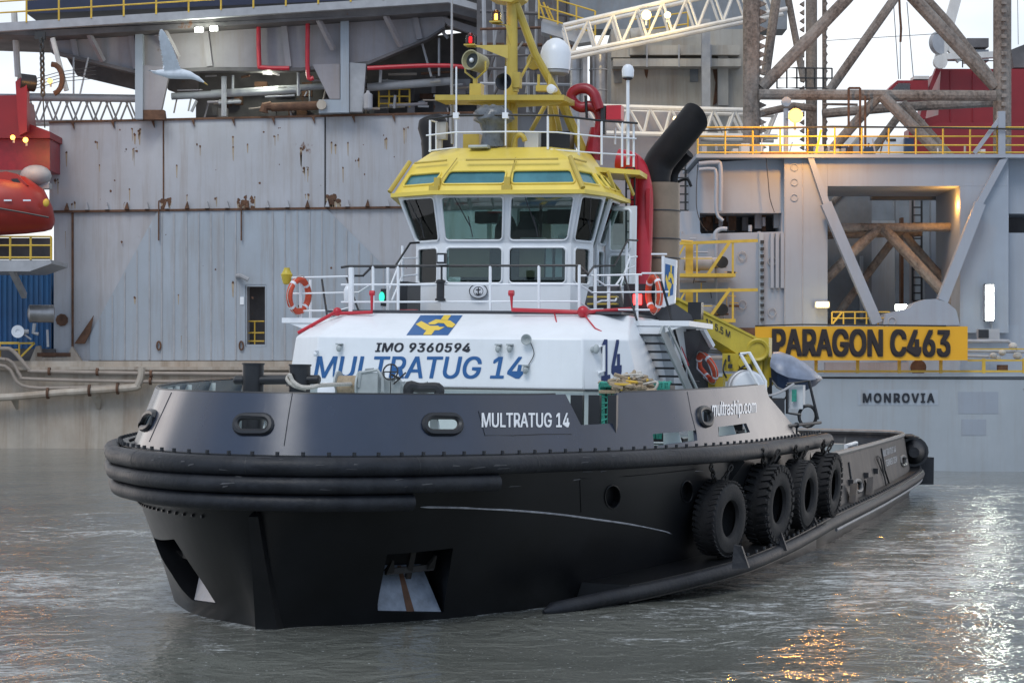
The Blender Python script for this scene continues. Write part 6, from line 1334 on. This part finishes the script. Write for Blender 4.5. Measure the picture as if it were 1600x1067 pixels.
for x in (756, 772, 790, 806, 822, 838, 850, 866, 884): m = MB(); bt(m, [(x + rr_.uniform(-2, 2), -40), (x + rr_.uniform(-4, 4), 176)], 106 + rr_.uniform(0, 2), rr_.uniform(3, 9), 6); m.build('upright', rr_.choice(['greypipe', 'under', 'beige', 'under']), dk, off=db)
for y_ in (-5, 22, 46, 68, 90, 112, 134, 155): m = MB(); bt(m, [(750, y_ + rr_.uniform(-5, 5)), (895, y_ + rr_.uniform(-6, 6))], 105.6 + rr_.uniform(0, 2), rr_.uniform(3, 6), 6); m.build('cross_beam', rr_.choice(['greypipe', 'under', 'rust']), dk, off=db)
for k in range(12): x = rr_.uniform(755, 880); y_ = rr_.uniform(-10, 150); m = MB(); bt(m, [(x, y_), (x + rr_.uniform(-30, 30), y_ + rr_.uniform(25, 60))], 106.5, rr_.uniform(2, 5), 5); m.build('diagonal', rr_.choice(['greypipe', 'beige', 'under']), dk, off=db)
m = bq(745, -40, 900, 180, 110, .4); m.build('backing_panel', 'under', dk, off=db)
# platform with yellow rail, above the dome
rp('crane_platform', 'greypipe', bp([(846, 34), (850, 27), (930, 54), (930, 64), (905, 68), (846, 50)], 103, 1.2)); m = MB(); rail(m, [B(842, 30, 102.8), B(930, 56, 102.8)], 1.15, (1, .55, .1), .8, .04); rp('platform_railing', 'rigyellow', m)
for y_ in (-6, 4, 10): rp('platform_ladder', 'rigyellow', bt(MB(), [(845 + y_, y_), (868 + y_, 62)], 103.5, 3, 5))
rp('lit_walkway', 'rigyellow', (lambda m: rail(m, [B(985, 68, 103), B(1075, 56, 103)], 1.1, (1, .5, 0), .9, .04))(MB())); rp('lit_drum', 'beige', bt(MB(), [(985, 58), (1004, 56)], 102.6, 26, 14))
# ---- red crane house, right
hb = B(1500, 242, 112); ch = world('crane_house', hb, 'red crane machinery house with cab behind the lattice leg', 'crane')
def cp(name, mat, m): return m.build(name, mat, ch, off=hb)
cp('machinery_house', 'cranered', bp([(1470, 108), (1700, 108), (1700, 243), (1445, 243), (1445, 186), (1466, 180)], 112, 6)); cp('a_frame', 'cranered', bp([(1463, 106), (1472, 106), (1452, 150), (1446, 186), (1436, 186), (1450, 140)], 111.5, .5)); cp('lower_house', 'cranered', bp([(1420, 205), (1470, 192), (1700, 192), (1700, 243), (1420, 243)], 111.4, .5))
cp('cab', 'cranered', bp([(1388, 140), (1402, 126), (1450, 126), (1450, 152), (1388, 152)], 111, 2)); cp('cab_window', 'glass', bp([(1393, 141), (1404, 130), (1422, 130), (1422, 141)], 110.95, .04)); cp('cab_roof', 'cranewhite', bq(1428, 119, 1452, 124, 111, 1))
for x in (1485, 1520): cp('panel_seam', 'darkred', bt(MB(), [(x, 110), (x, 190)], 111.95, 1.5, 5))
cp('gantry_strut', 'cranewhite', (lambda m: m.bar(B(1466, 100, 111), B(1496, -10, 111), .5, .4))(MB())); cp('gantry_arm', 'cranewhite', (lambda m: m.bar(B(1466, 90, 111), B(1560, 86, 111), .5, .3))(MB())); cp('gantry_joint', 'cranewhite', (lambda m: m.lathe(B(1468, 98, 110.8), (0, -1, 0), [(0, .35), (.3, .35), (.3, .1)]))(MB())); cp('gantry_strut', 'cranewhite', (lambda m: m.bar(B(1470, 60, 111), B(1500, 96, 111), .3, .3))(MB()))
cp('engine_louvre', 'under', bq(1511, 60, 1545, 74, 112, 1)); cp('engine_louvre', 'greypipe', bq(1511, 78, 1545, 96, 112.2, 1)); cp('jib_pulley', 'greypipe', (lambda m: m.lathe(B(1466, 68, 111), (.5, -1, 0), [(0, .6), (.3, .6), (.3, .2)]))(MB())); cp('roof_gear', 'under', bp([(1580, 78), (1600, 70), (1700, 72), (1700, 106), (1584, 106)], 112.3, 1)); cp('house_railing', 'cable', (lambda m: rail(m, [B(1476, 106, 111.5), B(1560, 106, 111.5)], .7, (1, .5), .8, .03))(MB()))
for pts in ([(1396, 4), (1404, 124)], [(1406, 4), (1407, 124)], [(1417, 4), (1427, 120)]): cp('hoist_wire', 'cable', bt(MB(), pts, 108, 1.3, 5))
cp('hook_chain', 'rust', bt(MB(), [(1405, -4), (1406, 20), (1408, 45), (1407, 66)], 107.8, 4, 6)); cp('stay_wire', 'cable', bt(MB(), [(1290, 64), (1470, 53)], 109, 1, 5)); cp('stay_wire', 'cable', bt(MB(), [(1590, 0), (1591, 70)], 109, 1, 5))
w_ = B(1370, 240, 108); wc = world('white_cabin', w_, 'small white deck cabin among the yellow rails under the leg', 'cabin'); bp([(1322, 214), (1412, 212), (1416, 242), (1318, 242)], 108, 2).build('cabin_wall', 'dome', wc, off=w_); bq(1385, 217, 1400, 221, 107.97, .02).build('cabin_window', 'cable', wc, off=w_); bq(1414, 216, 1428, 242, 107.6, 1).build('cabin_door', 'boatblue', wc, off=w_); m = MB(); m.bar(B(1322, 238, 107.7), B(1342, 214, 107.7), .6, .1); m.build('leaning_board', 'beige', wc, off=w_)
# ---- left: red crane base, winch drum, lifeboat, tank, reel
lb = B(40, 265, 109); lc = world('deck_crane', lb, 'red crane base with black rope drum at the left edge', 'crane')
def lp(name, mat, m): return m.build(name, mat, lc, off=lb)
lp('red_house', 'cranered', bp([(-120, 152), (26, 149), (30, 188), (78, 206), (78, 216), (-120, 216)], 110, 4)); lp('lower_house', 'darkred', bq(-120, 214, 78, 266, 110.5, 4)); lp('boom_foot', 'cranered', bp([(24, 128), (34, 120), (42, 130), (42, 206), (30, 212), (26, 160)], 109, .6)); lp('rope_drum', 'blackpaint', (lambda m: m.tube(B(30, 128, 109.2), B(54, 131, 109.6), .42, n=18))(MB()))
for k in range(4): lp('rope', 'cable', bt(MB(), [(54, 124 + 5 * k), (92, 113 + 5 * k), (150, 105 + 6 * k)], 110, 1.2, 5))
lp('lattice_mast', 'cranewhite', bt(MB(), [(82, 60), (104, 142)], 111, 8, 8)); lp('lattice_mast', 'cranewhite', bt(MB(), [(22, 20), (28, 120)], 113, 10, 8)); m = MB(); c = B(82, 124, 110); m.path([c + Vector((.5 * math.cos(q), 0, .75 * math.sin(q))) for q in (R(-80 + 22 * k) for k in range(9))], .14, 8); lp('hook_block', 'rust', m)
m = MB(); chain(m, B(65, 60, 109), B(67, 150, 109), .35, .06); bt(m, [(67, 150), (70, 200)], 109, 2.2, 6); lp('hoist_chain', 'cable', m); lp('chain_shackle', 'cable', bq(54, 50, 70, 62, 109, .3))
for x in (115, 130): lp('tie_rod', 'greypipe', bt(MB(), [(x + (8 if x > 120 else 0), 90), (x - (5 if x > 120 else 0), 148)], 112, 3, 6))
b0 = B(20, 366, 107); lf = world('lifeboat', b0, 'orange red enclosed lifeboat on the rig gallery at the left edge', 'lifeboat')
rings = []
for px, zc, hz, hy in ((-190, 325, 8, .3), (-170, 322, 34, 1.0), (-110, 320, 50, 1.5), (-20, 320, 52, 1.55), (40, 322, 46, 1.4), (68, 330, 34, 1.05), (80, 340, 20, .6), (84, 344, 8, .25)):
    c = B(px, zc, 108.5); k = hz / F * 108.5; rings.append([c + Vector((0, hy * math.cos(q), k * math.sin(q) * (1 if math.sin(q) > 0 else .95))) for q in (2 * math.pi * i / 18 for i in range(18))])
m = MB(); m.loft(rings); m.build('hull', 'lifeboat', lf, off=b0, sharp=60)
m = bp([(-60, 276), (10, 268), (26, 272), (44, 290), (-60, 292)], 107.6, 1.8); m.build('canopy', 'lifeboat', lf, off=b0); bp([(17, 280), (27, 279), (33, 287), (23, 288)], 107.55, .03).build('canopy_window', 'blackpaint', lf, off=b0); m = MB(); bt(m, [(-60, 322), (0, 326), (40, 333), (76, 340)], 107.0, 3, 6); m.build('rubbing_strip', 'blackpaint', lf, off=b0)
for x0_ in (6, 36): bq(x0_, 312, x0_ + 12, 314.5, 106.96, .05).build('reflective_tape', 'dome', lf, off=b0)
c = B(72, 317, 107.4); m = MB(); m.ball(c, .16, .1, .2); m.build('lifting_eye', 'rigyellow', lf, off=b0)
c = B(56, 275, 109.5); t = world('grey_dome', c, 'pale grey rounded cover behind the lifeboat', 'cover'); m = MB(); m.ball(c, .8, .7, .55, 16, 8); m.build('dome_shell', 'greypipe', t, off=c); m = MB(); m.box(c + Vector((0, .2, -.5)), 1.4, .8, .3); m.build('dome_plinth', 'greypipe', t, off=c)
c = B(62, 503, 110.5); t = world('steel_tank', c, 'rusty stainless tank on a stand beside the blue cladding', 'tank'); m = MB(); a = B(46, 490, 110.3); m.lathe(a, (1, .25, 0), [(-.12, .1), (-.06, .35), (0, .45), (1.2, .45), (1.25, .3)], 20); m.build('tank_shell', 'tank', t, off=c); m = MB(); bt(m, [(54, 505), (52, 520), (60, 522)], 110.3, 6, 8); bt(m, [(74, 515), (75, 542)], 110.5, 4, 6); m.build('tank_stand', 'greypipe', t, off=c)
c = B(28, 518, 110); t = world('cable_reel', c, 'white cable reel on the hull edge below the tank', 'reel'); m = MB(); m.lathe(c, (.1, -1, 0), [(0, .05), (0, .32), (.06, .32), (.06, .12), (.02, .1), (.02, .001)], 24); m.build('reel_disc', 'dome', t, off=c); m = MB(); m.tube(c + Vector((0, .1, 0)), c + Vector((.5, .2, 0)), .12); m.tube(c + Vector((.1, .1, 0)), c + Vector((.6, .3, -.4)), .05); m.build('reel_stand', 'greypipe', t, off=c)

# ================================================================== LIT LAMPS of the rig
def lamp(px, py, Y, kind, label, power=0, col=(1, .5, .12), rad=.2, group='lit lamps on the rig', at=(0, -1.0, -.25)):
    c = B(px, py, Y); t = world('work_lamp', c, label, 'lamp', group)
    m = MB()
    if kind == 'flood': m.lathe((0, .22, 0), (0, -1, 0), [(0, .05), (.04, rad * .7), (.2, rad * 1.15), (.22, rad * 1.15), (.2, rad)], 16); m.tube((0, .2, 0), (0, .2, -rad * 2.2), .05)
    elif kind == 'tube': m.box((0, .07, 0), rad * 2.3, .1, .26); 
    else:
        m.box((0, .2, 0), .40, .06, rad * 2.2); m.tube((.1, .18, -rad), (.15, .18, -rad * 1.5), .04)
        for sx_ in (-1, 1): m.box((sx_ * .18, .06, 0), .04, .22, rad * 2.2)  # cheeks added to the housing to keep the tube's light off the wall
        for sz_ in (-1, 1): m.box((0, .06, sz_ * rad * 1.08), .40, .22, .04)
    m.build('lamp_housing', 'greypipe', t); m = MB()
    mt = {'o': 'g_orange', 'w': 'g_white', 'y': 'g_warm'}['o' if col[2] < .2 else ('w' if col[2] > .7 else 'y')]
    if kind == 'upright': mt = 'g_bright'
    if kind == 'flood': m.ball((0, -.04, 0), rad, .06, rad, 16, 8)
    elif kind == 'tube': m.path([(-rad, -.03, 0), (-rad * .9, -.03, 0), (rad * .9, -.03, 0), (rad, -.03, 0)], [.05, .11, .11, .05], 10)
    else: m.path([(0, .04, -rad), (0, .04, -rad * .95), (0, .04, rad * .95), (0, .04, rad)], [.07, .125, .125, .07], 10)
    m.build('lamp_glass', mt, t)
    if power:
        ld = bpy.data.lights.new('lamp_light', 'POINT'); ld.energy = power; ld.color = col; ld.shadow_soft_size = .25
        lo_ = bpy.data.objects.new('lamp_light', ld); COL.objects.link(lo_); lo_.parent = t; lo_.location = at
OR = (1, .45, .08); WH = (.93, 1, .85); YE = (1, .78, .35)
lamp(1243, 181, 87.6, 'flood', 'bright orange floodlight on the jack house railing', 850, OR, .26, at=(.2, -1.9, -.4))
m = MB(); c0 = B(1228, 245, 89.5); m.tube(c0, B(1228, 170, 89.5), .1); m.lathe(B(1228, 160, 89.5), (0, -1, 0), [(0, .2), (.2, .2)], 12); m.tube(B(1228, 185, 89.5), B(1243, 185, 87.7), .04); m.build('lamp_post', 'greypipe', rig, off=RB)
lamp(1546, 473, 87.6, 'upright', 'upright white tube lamp on the right jack house column', 10, WH, .68)
lamp(1285, 476, 87.7, 'tube', 'yellowish tube lamp on the left jack house column', 22, YE, .26); lamp(1408, 480, 89, 'tube', 'tube lamp inside the jack house opening by the winch cover', 30, WH, .22)
lamp(1508, 298, 88.6, 'flood', 'orange floodlight under the jack house beam', 130, OR, .2, at=(-.5, -.1, -.6))
lamp(1010, 24, 98.2, 'flood', 'warm floodlight behind the slanting boom', 220, YE, .2); lamp(1043, 24, 98.2, 'flood', 'smaller white floodlight right of the warm one at the slanting boom', 60, YE, .14); lamp(1055, 186, 98.2, 'flood', 'small lamp behind the level boom, left of the exhaust tip', 50, YE, .1)
lamp(20, 215, 108, 'flood', 'left orange lamp of the pair under the red crane base', 60, OR, .11); lamp(40, 219, 108, 'flood', 'right orange lamp of the pair under the red crane base', 80, OR, .12); lamp(78, 127, 109, 'flood', 'orange lamp beside the rusty hook block', 60, OR, .12)
lamp(311, 47, 111, 'tube', 'left tube lamp under the high walkway', 190, WH, .2, at=(0, -.6, -.9)); lamp(334, 45, 111, 'tube', 'right tube lamp under the high walkway', 190, WH, .18, at=(2.5, 2.2, -2.0))
# the mast lanterns and the search light belong to the tug and only glow

# ================================================================== GULL crossing in front of the rig
gb = B(286, 117, 26); gull = world('seagull', gb, 'pale gull flying past the rig with one wing raised', 'gull')
g_ = MB(); k_ = 26 / F
def G(px, py, d=0): return Vector(((px - 286) * k_, d, (117 - py) * k_))
rings = []
for px, py, r_ in ((238, 113, .012), (250, 114, .04), (266, 116, .062), (284, 116, .066), (298, 118, .05), (305, 121, .036), (311, 124, .034), (316, 127, .02), (322, 131, .004)):
    c = G(px, py); rings.append([c + Vector((0, r_ * math.cos(q), r_ * .95 * math.sin(q))) for q in (2 * math.pi * i / 12 for i in range(12))])
g_.loft(rings)
for pts in (((272, 112, -.03), (266, 84, -.16), (258, 52, -.30)), ((270, 112, .03), (262, 92, .2), (256, 66, .42))):
    rs = []
    for i, q in enumerate(catmull([G(*p) for p in pts], 4)):
        c = (.20, .20, .19, .18, .165, .15, .125, .09, .03)[i]; th = (.034, .032, .03, .028, .026, .024, .022, .02, .014)[i]
        rs.append([q + Vector((c * .5, 0, 0)), q + Vector((c * .1, -th * .7, 0)), q + Vector((-c * .6, 0, -c * .15)), q + Vector((c * .1, th * .7, 0))])
    g_.loft(rs)
g_.loft([[G(244, 112) + Vector((0, y, z)) for y, z in ((-.03, 0), (0, .012), (.03, 0), (0, -.012))], [G(232, 111) + Vector((0, y, z)) for y, z in ((-.07, 0), (0, .006), (.07, 0), (0, -.006))]])
go = g_.build('body', 'gull', gull, sharp=70)
md = go.modifiers.new('skin', 'REMESH'); md.mode = 'VOXEL'; md.voxel_size = .009; md.use_smooth_shade = True
m = MB(); m.path([G(316, 127), G(322, 131.5), G(325, 133.5)], [.012, .008, .002], 8); m.build('beak', 'gullgrey', gull)

# ================================================================== WATER
wm_ = bpy.data.materials.new('harbour_water'); wm_.use_nodes = True
t = wm_.node_tree; b = t.nodes['Principled BSDF']; l = t.links.new
b.inputs['IOR'].default_value = 1.33; b.inputs['Roughness'].default_value = .10; b.inputs['Specular IOR Level'].default_value = .5
co = t.nodes.new('ShaderNodeNewGeometry')
def wnoise(scale, vec, detail=5, rough=.6, dist=0.0):
    mpn = t.nodes.new('ShaderNodeMapping'); mpn.inputs['Scale'].default_value = vec; l(co.outputs['Position'], mpn.inputs['Vector'])
    nn = t.nodes.new('ShaderNodeTexNoise'); nn.inputs['Scale'].default_value = scale; nn.inputs['Detail'].default_value = detail; nn.inputs['Roughness'].default_value = rough; nn.inputs['Distortion'].default_value = dist
    l(mpn.outputs['Vector'], nn.inputs['Vector']); return nn.outputs['Fac']
def wramp(sock, a, b_, va=0, vb=1):
    r_ = t.nodes.new('ShaderNodeMapRange'); r_.inputs[1].default_value = a; r_.inputs[2].default_value = b_; r_.inputs[3].default_value = va; r_.inputs[4].default_value = vb; l(sock, r_.inputs[0]); return r_.outputs[0]
def wmath(op, a, b_):
    n_ = t.nodes.new('ShaderNodeMath'); n_.operation = op
    for i, s_ in enumerate((a, b_)):
        if isinstance(s_, (int, float)): n_.inputs[i].default_value = s_
        else: l(s_, n_.inputs[i])
    return n_.outputs[0]
at = t.nodes.new('ShaderNodeAttribute'); at.attribute_name = 'churn'
big = wnoise(.16, (1, .55, 1), 3, .5, 1.0)
streak = wnoise(.8, (.75, 1.15, 1), 9, .72, 1.1)
fine = wnoise(6.5, (.7, 1.4, 1), 5, .7, .6)
speck = wnoise(15, (.8, 1.1, 1), 3, .6, .3)
thr = wmath('SUBTRACT', .655, wmath('MULTIPLY', at.outputs['Fac'], .17))
thr = wmath('SUBTRACT', thr, wramp(big, .4, .7, 0, .05))
fm0 = wmath('MULTIPLY', wmath('SUBTRACT', wmath('ADD', wmath('MULTIPLY', streak, .70), wmath('MULTIPLY', fine, .33)), thr), 9.0)
sp0 = wmath('MULTIPLY', wmath('SUBTRACT', wmath('ADD', speck, wmath('MULTIPLY', streak, .25)), wmath('SUBTRACT', .822, wmath('MULTIPLY', at.outputs['Fac'], .07))), 16.0)
fm = wmath('MAXIMUM', wmath('MULTIPLY', fm0, wramp(fine, .40, .60, .1, .9)), sp0)
fmc = t.nodes.new('ShaderNodeClamp'); l(fm, fmc.inputs[0])
mix1 = t.nodes.new('ShaderNodeMix'); mix1.data_type = 'RGBA'; mix1.inputs['A'].default_value = (.132, .138, .122, 1); mix1.inputs['B'].default_value = (.172, .176, .156, 1)
l(wramp(big, .35, .65), mix1.inputs['Factor'])
mix2 = t.nodes.new('ShaderNodeMix'); mix2.data_type = 'RGBA'; mix2.inputs['B'].default_value = (.62, .65, .66, 1)
l(mix1.outputs['Result'], mix2.inputs['A']); l(fmc.outputs[0], mix2.inputs['Factor']); l(mix2.outputs['Result'], b.inputs['Base Color'])
l(wramp(fmc.outputs[0], 0, 1, .09, .6), b.inputs['Roughness'])
h_ = wmath('ADD', wmath('MULTIPLY', wnoise(1.3, (1, .8, 1), 3, .52, 1.0), 1.0), wmath('ADD', wmath('MULTIPLY', wnoise(6, (1, .85, 1), 2, .5, .5), .2), wmath('MULTIPLY', fmc.outputs[0], .06)))
bp_ = t.nodes.new('ShaderNodeBump'); bp_.inputs['Strength'].default_value = 1.0; bp_.inputs['Distance'].default_value = .07; l(h_, bp_.inputs['Height']); l(bp_.outputs[0], b.inputs['Normal'])
rows = [15 * (1.0125 ** i) for i in range(190)]; rows += [rows[-1] * 1.5 ** i for i in range(1, 9)]
NCx = 230; vs = []; ch_ = []
hp_ = [Vector(TM @ Vector((x, y, 0))) for x, y in [(w[0], w[1]) for w in full(WS)] + [(x, y) for x, y in af]]
hx_ = np.array([(v.x, v.y) for v in hp_])
for y in rows:
    for i in range(NCx + 1):
        x = (i / NCx * 2 - 1) * (y * .36 + 2); fade = max(0, 1 - y / 130)
        d = float(np.sqrt(((hx_ - (x, y)) ** 2).sum(1)).min())
        swirl = noise.noise(Vector((x * .12, y * .07, 5)))
        z = fade * (.13 * noise.noise(Vector((x * .35 + swirl, y * .22, 0))) + .028 * noise.noise(Vector((x * 1.1, y * .7, 2))) + .010 * noise.noise(Vector((x * 2.6, y * 1.9, 7))))
        z *= .6 + min(.4, d * .2)
        q = TI @ Vector((x, y, 0))
        # water heaped against the bow and along the starboard shoulder
        z += .02 * math.exp(-((d - .3) / .7) ** 2) if q.y < 9 else 0
        c = 0
        if q.x < 1 and q.y > 2: c = .75 * math.exp(-d / 6)
        elif q.x > 3: c = .60 * math.exp(-((d - 3.0) / 3.2) ** 2) * (1 if q.y > 2 else .4)
        c += .95 * math.exp(-(d / .34) ** 2) if q.y < 16 else 0
        c += .22 * max(0, swirl) + (.62 if (x < -5 and y < 60) else 0) * max(0, .4 + noise.noise(Vector((x * .2, y * .1, 9)))) + max(0, .25 * math.exp(-((x - 9) / 7) ** 2 - ((y - 44) / 12) ** 2))
        c += 1.1 * math.exp(-((x + 3.9 + (y - 29) * .25) / .38) ** 2 - ((y - 29) / .7) ** 2)
        vs.append((x, y, z)); ch_.append(c)
fs = [(r * (NCx + 1) + i, r * (NCx + 1) + i + 1, (r + 1) * (NCx + 1) + i + 1, (r + 1) * (NCx + 1) + i) for r in range(len(rows) - 1) for i in range(NCx)]
# the near strip under and behind the eye
base = len(vs); vs += [(-60, -40, 0), (60, -40, 0)]
me = bpy.data.meshes.new('water'); me.from_pydata(vs, [], fs + [tuple([base, base + 1] + [i for i in range(NCx, -1, -1)])]); me.materials.append(wm_)
at_ = me.attributes.new('churn', 'FLOAT', 'POINT'); at_.data.foreach_set('value', ch_ + [0, 0]); me.shade_smooth()
wo = bpy.data.objects.new('water', me); COL.objects.link(wo); tag(wo, kind='structure')
# two torn patches of foam drifting ahead of the bow
